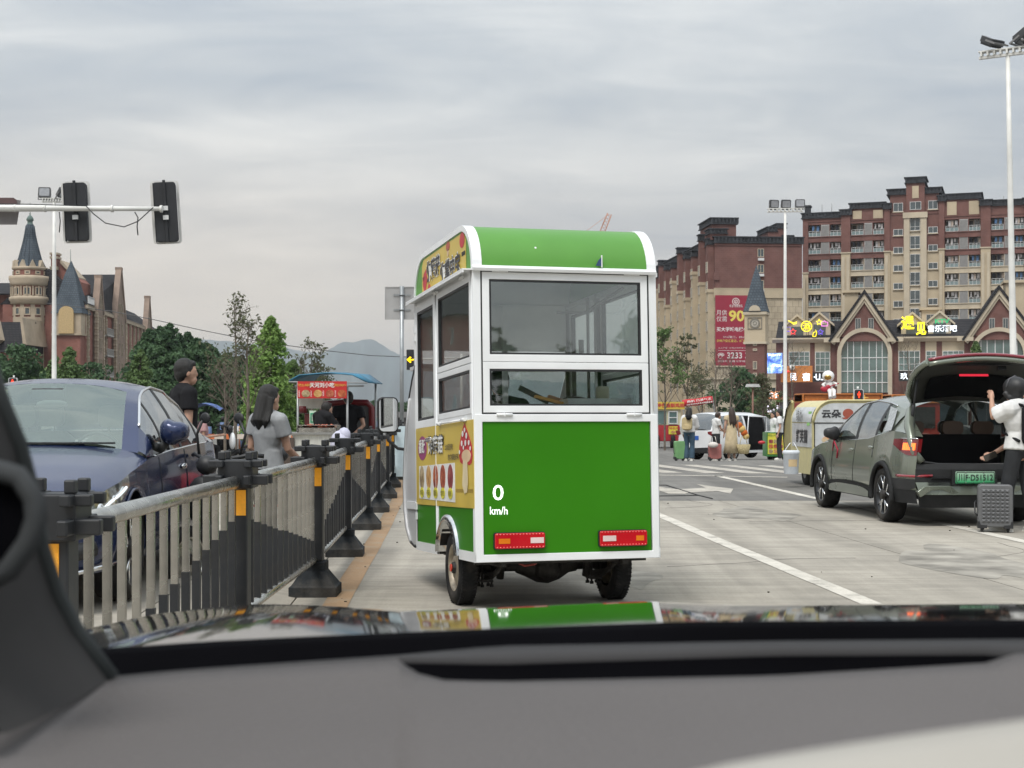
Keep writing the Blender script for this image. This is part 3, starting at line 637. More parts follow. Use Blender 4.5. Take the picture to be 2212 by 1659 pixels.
# cab in front of the box
CABW=mat('cab_white',(0.52,0.53,0.54),0.35,var=0.05,vscale=3,coat=0.2)
cp=[(1.99,1.86),(2.12,1.76),(2.27,1.60),(2.40,1.38),(2.49,1.14),(2.535,0.90),(2.52,0.70),(2.44,0.54),(2.28,0.43),(2.10,0.40),(1.99,0.40)]
for sx in (-1,1):
    mb=MB();inner=[(2.0,1.20),(2.0,1.78),(2.10,1.70),(2.24,1.52),(2.34,1.34),(2.37,1.20)]
    q=[(1.99,1.19)]+[(2.38,1.19),(2.35,1.34),(2.245,1.53),(2.10,1.72),(1.99,1.80)][0:]
    outl=cp[::-1]
    mb.prism(cp,sx*0.655,sx*0.635,'x');mb.build('cab_side',CABW,TR)
    mb=MB();mb.path([(sx*0.65,y,z) for y,z in cp],0.014,6);mb.build('cab_seal',BLACK,TR)
    mb=MB();mb.path([(sx*0.657,y-0.06,z) for y,z in cp[2:9]],0.016,6);mb.build('cab_rib',CABW,TR)
    mb=MB();mb.span((sx*0.655,2.0,0.70),(sx*0.668,2.36,0.76));mb.build('door_strap',WHITE,TR)
mb=MB();front=[(2.10,1.80),(2.27,1.60),(2.40,1.38),(2.47,1.18)]
mb.grid([[(x,y,z) for y,z in cp[5:]] for x in (-0.63,0,0.63)]);mb.build('cab_nose',CABW,TR)
mb=MB();mb.grid([[(x,y,z) for y,z in cp[0:6]] for x in (-0.63,0,0.63)]);mb.build('windscreen',glass('windscreen_glass',(0.7,0.74,0.73)),TR)
mb=MB();mb.span((-0.55,1.99,0.4),(0.55,2.02,1.30));mb.build('cab_back_wall',LGREY,TR)
mb=MB();mb.span((-0.63,1.96,1.84),(0.63,2.35,1.87));mb.build('cab_roof',CABW,TR)
e=wheel('wheel',TR,(0.0,2.55,0.375),0.25,0.10,0.15)
mb=MB();mb.path([(-0.60,2.42,1.18),(-0.72,2.44,1.20),(-0.80,2.45,1.27),(-0.80,2.45,1.34)],0.013,8);arm=mb.build('mirror_arm',BLACK,TR)
mb=MB();mb.prism(rrect(0.175,0.30,0.045,5,-0.80,1.48),2.43,2.48,'y');mr_=mb.build('side_mirror',BLACK,TR,bevel=0.012)
mb=MB();mb.prism(rrect(0.150,0.275,0.036,5,-0.80,1.48),2.424,2.4295,'y');mb.build('mirror_glass',mat('mirror_silver',(0.8,0.82,0.83),0.02,1.0,var=0.01),mr_)
# interior: counter, shelf, posts
mb=MB();mb.span((-0.60,0.10,1.415),(0.60,0.75,1.445));mb.span((0.18,0.75,1.415),(0.60,1.90,1.445));mb.build('counter',STEEL,TR)
mb=MB();mb.span((-0.60,1.9,1.30),(-0.12,1.93,1.345));mb.span((0.05,1.90,1.30),(0.09,1.94,2.35));mb.build('inner_post',LGREY,TR)
mb=MB();mb.span((-0.604,1.945,1.98),(0.60,1.952,2.36));mb.span((-0.604,1.945,0.42),(0.604,1.952,1.30));mb.build('front_bulkhead',LGREY,TR)
mb=MB();mb.path([(0.52,0.3,2.30),(0.52,1.2,2.22),(0.52,1.9,2.30)],0.012,6);mb.tube((0.50,1.05,1.38),(0.50,1.05,2.32),0.012);mb.tube((0.46,1.10,1.80),(0.46,1.10,2.0),0.02);mb.build('stay_rod',GREY,TR)
mb=MB();mb.span((-0.15,0.9,2.64),(0.10,1.1,2.69));mb.build('ceiling_lamp',mat('lamp_diffuser_off',(0.5,0.5,0.46)),TR)
def tloc(x,y,z):return TR.matrix_world @ Vector((x,y,z)) if False else (Matrix.Translation(TR.location) @ TR.rotation_euler.to_matrix().to_4x4()) @ Vector((x,y,z))
trot=tuple(TR.rotation_euler)
def titem(name,label,cat,mb,m,x,y,z,**kw):
    o=mb.build(name,m,None,**kw);o.location=tloc(x,y,z);o.rotation_euler=trot;return tag(o,label,cat)
mb=MB();mb.frame(-0.24,0.24,-0.14,0.14,0.01,0,0.06,'z');mb.span((-0.23,-0.13,0),(0.23,0.13,0.006));titem('steel_tray','shallow steel tray lying on the right half of the counter inside the green tricycle','tray',mb,mat('pale_tray',(.55,.57,.58),.4,.2),0.30,0.32,1.447)
mb=MB();mb.lathe([(0,0),(0.05,0),(0.05,0.15),(0.046,0.17),(0.044,0.172),(0,0.172)],20);titem('plastic_tub','pale tall plastic tub at the right end of the tricycle counter','tub',mb,mat('tub_plastic',(0.55,0.52,0.42)),0.47,0.62,1.447)
mb=MB();mb.lathe([(0,0),(0.037,0),(0.037,0.075),(0.030,0.085),(0,0.085)],18);titem('steel_cup','small steel cup between the tray and the tall tub in the tricycle','cup',mb,STEEL,0.36,0.62,1.447)
mb=MB();mb.box((0,0,0.02),(0.26,0.05,0.022),rot=(0,R(14),0));titem('wooden_spatula','yellow wooden spatula lying in the middle of the tricycle counter','spatula',mb,mat('varnished_wood',(0.45,0.24,0.06),0.5),-0.02,0.30,1.475)
mb=MB();mb.box((0,0,0.03),(0.24,0.03,0.035),rot=(0,R(26),0));titem('cleaver_handle','black handled cleaver sticking up behind the yellow spatula','cleaver',mb,BLACK,-0.12,0.42,1.515)
mb=MB();mb.box((0,0,0.03),(0.22,0.04,0.05),rot=(0,R(18),0));titem('wooden_roller','brown wooden roller leaning beside the yellow spatula in the tricycle','rolling pin',mb,mat('brown_wood',(0.22,0.11,0.06),0.5),0.08,0.40,1.46,bevel=0.01)
mb=MB();mb.ball((0,0,0.05),(0.12,0.09,0.055),14);titem('black_cloth','black crumpled cloth behind the steel tray in the tricycle','cloth',mb,BLACK,0.27,0.68,1.447)
# ================================================================= the traffic barrier beside the lane
IRON=mat('dark_painted_iron',(0.016,0.018,0.021),0.5,var=0.2,vscale=4,bump=0.08,bscale=12,dirt=0.22)
IRONB=mat('dusty_cast_base',(0.022,0.026,0.030),0.75,var=0.25,vscale=5,bump=0.3,bscale=25,dirt=0.55)
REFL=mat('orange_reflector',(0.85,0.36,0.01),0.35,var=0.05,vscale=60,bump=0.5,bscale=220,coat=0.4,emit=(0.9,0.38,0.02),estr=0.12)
FE=thing('barrier_fence','black and stainless traffic barrier with orange reflectors running beside the lane','fence',(FX[0][1],FX[0][0],0))
def fl(x,y,z=0):return (x-FX[0][1],y-FX[0][0],z)
# shared meshes
mb=MB();s=0.062;mb.span((-s,-s,0.26),(s,s,1.07));SHAFT=mb.mesh('post',IRON)
mb=MB()
for a,b,h in ((0.18,0.0,0.07),):
    mb.grid([[(q*x,p*y,z) for q,p in ((-1,-1),(1,-1),(1,1),(-1,1))] for x,y,z in ((0.18,0.18,0),(0.18,0.18,0.075),(0.165,0.165,0.085),(0.095,0.095,0.185),(0.09,0.09,0.19),(0.09,0.09,0.255),(0.085,0.085,0.262),(0.0,0.0,0.262))],sm=False,closed=True)
BASE=mb.mesh('post_base',IRONB)
mb=MB()      # lattice head of crossing bars
mb.span((-0.096,-0.096,0.985),(0.096,0.096,1.14))
for z0,z1,ln,th in ((1.005,1.058,0.178,0.036),(1.10,1.14,0.148,0.036)):
    for q in (-1,1):
        mb.span((-ln,q*0.075-th/2-0.001,z0),(ln,q*0.075+th/2+0.001,z1));mb.span((q*0.075-th/2,-ln,z0+0.001),(q*0.075+th/2,ln,z1+0.001))
for qx in (-1,1):
    for qy in (-1,1):mb.span((qx*0.075-0.019,qy*0.075-0.019,1.141),(qx*0.075+0.019,qy*0.075+0.019,1.187))
HEAD=mb.mesh('post_head',IRON)
mb=MB();mb.span((-0.025,-0.0665,0.835),(0.028,-0.0625,0.975));RFL=mb.mesh('reflector',REFL)
posts=[]
for i,(y,x) in enumerate(FX):
    rz=0.0 if i<3 else R(3)
    p=link('post',SHAFT,FE,fl(x,y),(0,0,rz));q=p.modifiers.new('bevel','BEVEL');q.width=0.008;q.segments=2
    for nm,me,bv in (('post_base',BASE,0.012),('post_head',HEAD,0.006)):
        o=link(nm,me,p);q=o.modifiers.new('bevel','BEVEL');q.width=bv;q.segments=2;q.limit_method='ANGLE'
    link('reflector',RFL,p,(0.026 if i else 0.004,0,0))
mb=MB();mb.span((-0.016,-0.0125,0.29),(0.016,0.0125,1.00));BAL=mb.mesh('baluster',STEEL)
bal_sleeves={}
for i in range(len(FX)-1):
    (y0,x0),(y1,x1)=FX[i],FX[i+1]
    d=Vector((x1-x0,y1-y0,0));Ln=d.length;u=d/Ln;rz=math.atan2(-u.x,u.y)
    for z,r in ((1.018,0.036),(0.275,0.027)):
        mb=MB();a=Vector(fl(x0,y0,z))+u*0.06;b=Vector(fl(x1,y1,z))-u*0.06;mb.tube(a,b,r,n=16)
        if z>1:mb.tube(a,a+u*0.03,0.044,n=14);mb.tube(b-u*0.03,b,0.044,n=14)
        mb.build('rail',STEEL,FE)
    n=14
    for k in range(n):
        t=0.17+(Ln-0.34)*k/(n-1);p=Vector(fl(x0,y0))+u*t
        lo,hi=0.41,0.83;f=t/Ln
        top=lo+(hi-lo)*(f if i % 2==0 else 1-f)
        rb=random.Random(i*20+k);b=link('baluster',BAL,FE,p+Vector((rb.uniform(-.003,.003),0,0)),(0,0,rz+rb.uniform(-.06,.06)))
        key=round(top,2)
        if key not in bal_sleeves:
            mb=MB();mb.span((-0.019,-0.0155,0.30),(0.019,0.0155,key));bal_sleeves[key]=mb.mesh('sleeve',IRON)
        link('sleeve',bal_sleeves[key],b)
# ================================================================= buildings
BRN=brickmat('brown_brick',(0.165,0.080,0.070),(0.185,0.095,0.082),(0.21,0.12,0.105),0.40,0.12)
BRT=brickmat('brown_tile_wall',(0.165,0.084,0.074),(0.178,0.094,0.083),(0.195,0.108,0.097),0.6,0.3,mort=0.02)
BEI=mat('beige_stucco',(0.47,0.395,0.285),0.85,var=0.09,vscale=0.35,bump=0.1)
BEIT=brickmat('beige_tile_wall',(0.44,0.375,0.28),(0.46,0.39,0.29),(0.25,0.21,0.16),0.9,0.9,mort=0.03)
CREAM=mat('cream_trim',(0.50,0.435,0.335),0.8,var=0.07,vscale=0.6)
DTRIM=mat('dark_cornice',(0.045,0.048,0.055),0.7,var=0.2,vscale=1)
SLATE=brickmat('dark_roof_tile',(0.030,0.030,0.034),(0.045,0.043,0.046),(0.016,0.016,0.018),0.45,0.34,mort=0.04)
SLATEB=brickmat('blue_slate',(0.075,0.095,0.115),(0.10,0.12,0.14),(0.05,0.06,0.075),0.32,0.30,mort=0.03)
WGL=mat('window_glass_far',(0.055,0.075,0.085),0.08,var=0.2,vscale=0.6,coat=0.5)
WGG=mat('window_glass_green',(0.10,0.155,0.15),0.10,var=0.25,vscale=0.5,coat=0.5)
WFR=mat('window_frame_white',(0.62,0.63,0.63),0.5)
WFG=mat('window_frame_grey',(0.36,0.35,0.33),0.5)
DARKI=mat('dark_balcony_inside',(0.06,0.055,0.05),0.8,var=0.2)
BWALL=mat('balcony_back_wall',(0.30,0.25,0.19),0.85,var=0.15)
LOUV=mat('louvre_grey',(0.36,0.355,0.35),0.55,0.2)
BGL=mat('balcony_glass',(0.16,0.22,0.23),0.1,coat=0.5)
LAUN=[mat('laundry_'+n,c,0.9) for n,c in (('white',(0.62,0.60,0.60)),('blue',(0.12,0.22,0.40)),('pink',(0.5,0.25,0.24)),('dark',(0.04,0.04,0.05)),('cream',(0.5,0.42,0.36)))]
def cornice(mb,x0,x1,y0,y1,z,h=1.0,m=2,out=0.35,dent=True,step=0.55):
    mb.span((x0-out,y0-out,z-0.16),(x1+out,y1+out,z),m)
    mb.span((x0-out*0.4,y0-out*0.4,z-h+0.12),(x1+out*0.4,y1+out*0.4,z-0.16),m)
    mb.span((x0-out*0.8,y0-out*0.8,z-h),(x1+out*0.8,y1+out*0.8,z-h+0.12),m)
    if dent:
        x=x0-out*0.4
        while x<x1+out*0.3:
            mb.span((x,y0-out*0.85,z-h+0.15),(x+step*0.45,y0-out*0.35,z-0.17),m);x+=step
    return mb
# ---- right apartment block (facade turned a little towards the camera's left)
AX,AY,AR=48.2,243.0,R(-19)
AP=thing('apartment_block','tall brown and cream apartment block with laundry balconies and stepped crown, furthest right','apartment block',(AX,AY,G(60)),AR)
cA,sA=math.cos(AR),math.sin(-AR)
def uA(cx):k=(1673.3+0.248*cx-1106)/F;return (AY*k-AX)/(cA+sA*k)
def zA(cx,cy):Y=AY-sA*uA(cx);return H+(884-(356.6+0.248*cy))/F*Y-G(60)
FZ=[30.0-2.88*k-G(60) for k in range(7)]     # balcony floor levels, top down
# wall masses: u range, top, brown/cream switch, forward offset
ZB=11.5
def mass(u0,u1,ztop,zsw,y0,y1,nm='wall',cor=True):
    mb=MB();mb.span((u0,y0,0),(u1,y1,zsw),1);mb.span((u0,y0,zsw),(u1,y1,ztop-1.0),0);mb.span((u0-0.12,y0-0.12,zsw-0.18),(u1+0.12,y1,zsw+0.02),3)
    if cor:cornice(mb,u0,u1,y0,y1,ztop,m=2)
    return mb.build(nm,[BRN,BEI,DTRIM,CREAM],AP,recalc=False)
piers=[(245,290,470,935),(580,660,395,765),(955,1005,345,745),(1430,1480,300,715),(1795,1880,330,705),(2185,2290,330,860)]
e_=-G(60)
mass(uA(245),uA(292),34.0+e_,24.1+e_,0,12,'corner_pier')
mass(uA(580),uA(660),34.3+e_,27.2+e_,-0.25,3,'pier');mass(uA(955),uA(1005),35.0+e_,27.2+e_,-0.25,3,'pier')
mass(uA(1430),uA(1480),35.9+e_,27.3+e_,-0.25,3,'pier');mass(uA(1795),uA(1882),34.9+e_,27.3+e_,-0.25,3,'pier');mass(uA(2175),uA(2300),34.9+e_,24.6+e_,-0.2,3,'pier')
for cx in (600,640,975,1448,1815,1862,258):   # cream pilaster ribs
    mb=MB();u=uA(cx);mb.span((u-0.22,-0.42,0),(u+0.22,-0.2,24.0 if cx==258 else 27.0));mb.build('pilaster',CREAM,AP)
bays=[(292,580,34.0,24.1,3),(660,955,35.3,27.2,2),(1480,1795,36.1,27.3,2),(1882,2175,34.8,24.6,3),(2300,2560,34.8,24.6,3)]
rndA=random.Random(8)
# balcony unit, 1 m wide and 1.95 high, scaled along x
mb=MB()
mb.span((0,1.22,0),(1,1.25,1.95),0);mb.span((0,0.1,-0.02),(1,1.22,0.02),0)
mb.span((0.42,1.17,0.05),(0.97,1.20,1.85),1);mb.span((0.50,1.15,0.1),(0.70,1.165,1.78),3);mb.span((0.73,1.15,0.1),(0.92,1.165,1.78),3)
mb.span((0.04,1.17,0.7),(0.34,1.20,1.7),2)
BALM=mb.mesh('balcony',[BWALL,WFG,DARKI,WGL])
mb=MB();mb.span((0,0.02,0.86),(1,0.07,0.91),0);mb.span((0,0.03,0.60),(1,0.06,0.63),0);mb.span((0,0.03,0.02),(1,0.06,0.06),0);mb.span((0.02,0.04,0.07),(0.98,0.05,0.60),1)
for k in range(4):mb.span((k/3*0.97,0.02,0),(k/3*0.97+0.03,0.07,0.88),0)
RAILM=mb.mesh('railing',[WFR,BGL])
LAUM=[]
for s in range(5):
    mb=MB();rl=random.Random(s+3);x=rl.uniform(0.03,0.3)
    mb.span((0.0,0.44,1.80),(1.0,0.46,1.82),3)
    while x<0.86:
        w_=rl.uniform(0.12,0.22);h_=rl.uniform(0.5,1.1);c=rl.choice([0,0,1,2,3,4,0])
        mb.prism([(x,1.80),(x+w_,1.80),(x+w_*1.05,1.80-h_*0.4),(x+w_*0.85,1.80-h_),(x+w_*0.6,1.80-h_*0.95),(x+w_*0.5,1.80-h_*0.55),(x+w_*0.35,1.80-h_),(x+0.05*w_,1.80-h_*0.92)],0.40+rl.uniform(0,.1),0.43+rl.uniform(.1,.15),'y',c);x+=w_+rl.uniform(0.03,0.3)
    LAUM.append(mb.mesh('laundry',LAUN))
mb=MB()
for k in range(16):mb.prism([(0.0,0.05+k*0.117),(-0.06,0.02+k*0.117),(-0.06,0.04+k*0.117),(0.0,0.09+k*0.117)],0,1,'x')
mb.span((0,0.0,0),(1,0.05,1.95));mb.span((-0.03,-0.08,0),(0.03,0.0,1.95));mb.span((0.97,-0.08,0),(1.03,0.0,1.95));LOUM=mb.mesh('louvre',LOUV)
for bi,(c0,c1,ztop,zsw,_) in enumerate(bays):
    u0,u1=uA(c0),uA(c1);ztop+=e_;zsw+=e_
    mb=MB();mb.span((u0,1.26,0),(u1,12,ztop-1.0),0);cornice(mb,u0,u1,0.1,12,ztop,m=2);
    mb.span((u0,0.1,FZ[0]+1.95),(u1,1.27,ztop-1.0),0);mb.span((u0,0.0,FZ[0]+2.4),(u1,0.11,FZ[0]+2.6),0);mb.build('bay_wall',[BRN,BEI,DTRIM],AP,recalc=False)
    fr=[0.03,0.385,0.42,0.64,0.675,0.99] if bi else [0.02,0.375,0.40,0.63,0.66,1.0]
    if ztop>35+e_:
        for f0,f1 in ((fr[0]+.04,fr[1]-.05),(fr[4]+0.0,fr[5]-.03)):
            mb=MB();a,b=u0+f0*(u1-u0),u0+f1*(u1-u0);mb.span((a,0.02,FZ[0]+2.65),(b,0.12,ztop-1.3));mb.build('cream_panel',BEI,AP)
    for fi,fz in enumerate(FZ):
        brown=fz>zsw-0.2;mm=BRN if brown else BEI
        mb=MB();mb.span((u0,0.12,fz-0.93),(u1,1.26,fz-0.02));mb.span((u0,0.0,fz-0.12),(u1,0.12,fz));mb.span((u0,0.0,fz-0.96),(u1,0.12,fz-0.86))
        for f in (fr[1]+0.01,fr[3]+0.012):u=u0+f*(u1-u0);mb.span((u,0.03,fz-0.86),(u+0.10,0.12,fz-0.12))
        mb.build('spandrel',BRN if brown else CREAM,AP,recalc=False)
        for f0,f1 in ((fr[0],fr[1]),(fr[4],fr[5])):
            a,b=u0+f0*(u1-u0),u0+f1*(u1-u0)
            o=link('balcony',BALM,AP,(a,0.0,fz));o.scale=(b-a,1,1);link('railing',RAILM,o)
            if rndA.random()<0.85:link('laundry',rndA.choice(LAUM),o)
        a,b=u0+fr[2]*(u1-u0),u0+fr[3]*(u1-u0)
        o=link('louvre',LOUM,AP,(a,0.12,fz));o.scale=(b-a,1,1)
        mb=MB();
        for f in (fr[1]+0.008,fr[3]+0.01):u=u0+f*(u1-u0);mb.span((u,0.10,fz),(u+0.12,1.24,fz+1.95))
        mb.build('balcony_divider',mm,AP,recalc=False)
def window(parent,x,z,w_,h_,y=0.0,nv=2,nh=0,fm=WFR,gm=WGL,t=0.07,sill=None,hmul=0.3):
    mb=MB();mb.frame(x,x+w_,z,z+h_,t,y-0.05,y+0.05,'y')
    for k in range(1,nv):mb.span((x+w_*k/nv-t*.4,y-0.04,z+t),(x+w_*k/nv+t*.4,y+0.04,z+h_-t))
    for k in range(nh):zz=z+h_*(hmul if nh==1 else (k+1)/(nh+1));mb.span((x+t,y-0.039,zz-t*.4),(x+w_-t,y+0.039,zz+t*.4))
    o=mb.build('window',fm,parent,recalc=False)
    mb=MB();mb.span((x+t,y+0.0,z+t),(x+w_-t,y+0.02,z+h_-t));mb.build('pane',gm,o,recalc=False)
    if sill:mb=MB();mb.span((x-0.12,y-0.16,z-0.14),(x+w_+0.12,y-0.0,z-0.01));mb.build('sill',sill,o,recalc=False)
    return o
# middle bays with small windows and the tall central pilaster
uc0,uc1=uA(1005),uA(1430)
mb=MB();mb.span((uc0,0.1,0),(uc1,12,27.2+e_),1);mb.span((uc0,0.1,27.2+e_),(uc1,12,36.3+e_),0);cornice(mb,uA(990),uA(1445),0.1,9,37.3+e_,m=2)
cornice(mb,uA(1005),uA(1430),0.1,9,33.3+e_,h=0.3,m=0,out=0.12,dent=False)
mb.build('centre_wall',[BRN,BEI,DTRIM],AP,recalc=False)
ua,ub=uA(1148),uA(1308)
mb=MB();mb.span((ua,-0.5,33.0+e_),(ub,9,38.0+e_),0);cornice(mb,ua,ub,-0.5,5,39.0+e_,m=2)
mb.span((uA(1200),-0.58,zA(1230,292)),(uA(1257),-0.5,zA(1230,185)),1);mb.build('crown_tower',[BRN,BEI,DTRIM],AP,recalc=False)
ua,ub=uA(1127),uA(1325);zt=zA(1225,415)
mb=MB();mb.span((ua-0.15,-0.75,zt-0.9),(ub+0.15,0.1,zt));mb.span((ua,-0.6,0),(uA(1177),0.1,zt-0.9));mb.span((uA(1272),-0.6,0),(ub,0.1,zt-0.9));mb.span((uA(1177),-0.15,0),(uA(1272),0.1,zt-0.9));mb.build('centre_pilaster',CREAM,AP,recalc=False)
for k in range(8):
    cy=460+158*k;cyb=cy+112;z0,z1=zA(1225,cyb),zA(1225,cy)
    if z0>11:window(AP,uA(1180),z0 ,uA(1268)-uA(1180),z1-z0,-0.2,2,1,sill=CREAM)
for k in range(9):
    cy=332 if k==0 else 560+156*(k-1);cyb=cy+(75 if k==0 else 55)
    for c0,c1 in ((1035,1118),(1338,1420)):
        off=-22 if c0>1300 else 0;z0,z1=zA(c0,cyb+off),zA(c0,cy+off)
        if z0>11:window(AP,uA(c0),z0,uA(c1)-uA(c0),z1-z0,0.05,2,0,sill=CREAM)
window(AP,uA(1180),zA(1230,392),uA(1278)-uA(1180),zA(1230,322)-zA(1230,392),-0.55,2,0)
mb=MB();mb.span((uA(255),1,34+e_),(uA(300),2.5,35.2+e_));cornice(mb,uA(255),uA(300),1,2.5,35.4+e_,h=0.3,m=0,out=0.15,dent=False);mb.build('roof_turret',DTRIM,AP,recalc=False)
for cx in (400,485,1995):mb=MB();mb.tube((uA(cx),2,34+e_),(uA(cx),2,35.6+e_),0.04,n=5);mb.build('lightning_rod',GREY,AP)

# ---- left apartment block: a long facade running away and a windowless gable with an advertisement
BX,BY,BR=29.8,215.0,R(5)
AB=thing('apartment_block','long brown and cream apartment block with a red advertisement on its end wall','apartment block',(BX,BY,G(60)),BR)
def zB(cy,Y=216):return H+(884-(411.5+0.248*cy))/F*Y-G(60)
def uB(cx):k=(1399+0.248*cx-1106)/F;return (BY*k-BX)/(math.cos(BR)-math.sin(BR)*k)
gw=uB(1345)
mb=MB();zs=zB(862);zt=zB(405)
mb.span((0,0,0),(gw,55,zs),1);mb.span((0.0,0.0,zs),(gw,55,zt-1.0),0);mb.span((-0.15,-0.15,zs-1.3),(gw+0.1,0.05,zs+0.05),3)
mb.span((-0.15,-0.15,zs-0.03),(gw+0.1,0.0,zs+0.15),3)
cornice(mb,0,gw,0,55,zt,m=2);mb.span((-0.1,-0.12,zB(485)),(gw,0,zB(470)),0)
mb.build('end_wall',[BRT,BEIT,DTRIM,BEI],AB,recalc=False)
mb=MB();u0,u1=uB(500),uB(785)
mb.span((-0.2,1.0,zt-0.2),(u1,9,zB(235)-1.0),0);cornice(mb,-0.2,u1,1.0,9,zB(235),m=2);mb.span((-0.6,0.2,zt-.5),(uB(685),3,zB(335)-0.8),0);cornice(mb,-0.6,uB(685),0.2,3,zB(335),m=2,h=0.8);mb.build('roof_tower',[BRT,BEIT,DTRIM],AB,recalc=False)
for a,b,t in ((1110,1190,285),(1190,1270,255),(1240,1330,360)):
    mb=MB();mb.span((uB(a),4,zt-0.3),(uB(b),10,zB(t)-0.8),0);cornice(mb,uB(a),uB(b),4,10,zB(t),m=2,h=0.8,out=0.2);mb.build('roof_tower',[BRT,BEIT,DTRIM],AB,recalc=False)
for k in range(3):
    cy=510+137*k;window(AB,uB(957),zB(cy+72),uB(1012)-uB(957),zB(cy)-zB(cy+72),-0.02,2,0,fm=CREAM)
    mb=MB();mb.span((uB(960),-0.35,zB(cy+104)),(uB(1010),0,zB(cy+82)));mb.build('air_conditioner',WFR,AB,recalc=False)
mb=MB();mb.span((-0.2,-0.22,zB(785)),(uB(620),0,zB(722)));mb.build('corner_block',BRT,AB,recalc=False)
# long facade towards -x: alternating brown/cream pilasters, windows and air conditioners with red covers
NB=9;bw=5.4
rB=random.Random(4)
REDAC=mat('rusty_red_cover',(0.40,0.10,0.045),0.7)
mbs=MB();mbs.frame(0,1.25,0,1.6,0.07,-0.04,0.04,'y');mbs.span((0.6,-0.03,0.07),(0.66,0.03,1.53));WB=mbs.mesh('window',CREAM)
mbs=MB();mbs.span((0.06,0.0,0.06),(1.19,0.02,1.54));PB=mbs.mesh('pane',WGL)
mbs=MB();mbs.span((0,-0.45,0),(0.8,0,0.5));ACB=mbs.mesh('air_conditioner',REDAC)
mbs=MB();mbs.span((-0.1,-0.2,-0.15),(1.35,0.0,0.0));SLB=mbs.mesh('sill',CREAM)
for b in range(NB):
    y0=0.3+b*bw;sw=zs+(1.5 if b % 3==1 else (3.6 if b % 3==2 else 0));up=[0,1.2,-0.6,-0.4,1.0,-0.8,-0.6,0.6,-1.0][b]
    mb=MB();mb.span((-0.9,y0+0.2,0),(0.0,y0+1.5,sw),1);mb.span((-0.9,y0+0.2,sw),(0,y0+1.5,zt-1.2+up),0);mb.span((-1.05,y0+0.1,sw-0.5),(0,y0+1.6,sw),1)
    cornice(mb,-0.9,1.5,y0+0.2,y0+1.5,zt-0.2+up,m=2,h=1.0,out=0.25,dent=False);mb.build('facade_pier',[BRN,BEI,DTRIM],AB,recalc=False)
    mb=MB();mb.span((-0.35,y0+2.9,0),(0.0,y0+4.1,sw+1),1);mb.span((-0.35,y0+2.9,sw+1),(0,y0+4.1,zt-1.0),0);mb.build('facade_pier',[BRN,BEI],AB,recalc=False)
    for f in range(9):
        z=1.8+f*2.9
        if z>zt-3:continue
        o=link('window',WB,AB,(-0.06,y0+2.85,z),(0,0,R(-90)));link('pane',PB,o);link('sill',SLB,o)
        if rB.random()<0.8:link('air_conditioner',ACB,o,(0.25+rB.uniform(-.1,.3),0,-0.75))
        o=link('window',WB,AB,(-0.96,y0+1.45,z),(0,0,R(-90)));link('pane',PB,o)
# podium with balustrade in front of the end wall
mb=MB();z0=zB(1640);z1=zB(1560)
mb.span((-1.5,-7,0),(gw+6,-0.2,z0),0);mb.span((-1.8,-7.3,z0-0.25),(gw+6.2,-0.2,z0),0);mb.span((-1.6,-7.1,z1+.15),(gw+6,-6.8,z1+0.35),0)
n=44
for k in range(n):x=-1.5+(gw+7)*k/n;mb.lathe([(0.06,z0),(0.11,z0+0.25),(0.05,z0+0.55),(0.07,z1+0.15)],6,c=(x,-6.95,0))
mb.build('podium',[CREAM],AB,recalc=False)
for k in range(10):window(AB,-1.0+k*1.9,3.4,1.2,1.7,-7.05,2,0,fm=CREAM)
# the red advertisement
ad0,ad1,az0,az1=uB(586),uB(1010),zB(1530),zB(918)
mb=MB();mb.span((ad0,-0.30,az0),(ad1,-0.20,az1));AD=mb.build('advertisement_panel',mat('crimson_banner',(0.30,0.018,0.045),0.6,var=0.04,vscale=0.4),AB)
PW=mat('banner_white',(0.72,0.68,0.66),0.6);PY=mat('banner_yellow',(0.75,0.62,0.12),0.6)
def adt(t,c0,c1,y0,y1,m=PW,off=0.0,nm='lettering'):text(t,uB(c1)-uB(c0),zB(y0)-zB(y1),m,AD,((uB(c0)+uB(c1))/2,-0.31,(zB(y0)+zB(y1))/2),off=off)
adt('希望·南景雅苑',708,822,998,1022);adt('月供',595,686,1045,1092);adt('仅需',595,686,1100,1146);adt('900',703,905,1048,1145,PY,0.03);adt('元',838,862,1158,1182,PW)
adt('买大学城电梯小户',596,900,1192,1232,PW,0.02);adt('51㎡套二、89㎡套三',655,900,1268,1290);adt('多种户型任意选，0门槛轻松住',597,930,1300,1325,PY);adt('以上户型 · 价格仅供参考以合同为准',612,930,1368,1380)
adt('☏ 3233 333',606,940,1412,1466,PW,0.02);adt('德阳市·孔雅大学城·天一路',606,940,1480,1498)
mb=MB();mb.ring(ell(0.55,0.55,uB(764),zB(972)),ell(0.45,0.45,uB(764),zB(972)),-0.315,-0.301,'y');mb.ring(ell(0.30,0.30,uB(764),zB(972)),ell(0.20,0.20,uB(764),zB(972)),-0.315,-0.301,'y');mb.span((uB(764)-.05,-0.315,zB(990)),(uB(764)+.05,-0.302,zB(965)));mb.build('emblem',PW,AD)
mb=MB();mb.span((uB(612),-0.312,zB(1398)),(uB(900),-0.301,zB(1395)));mb.build('rule_line',PW,AD)

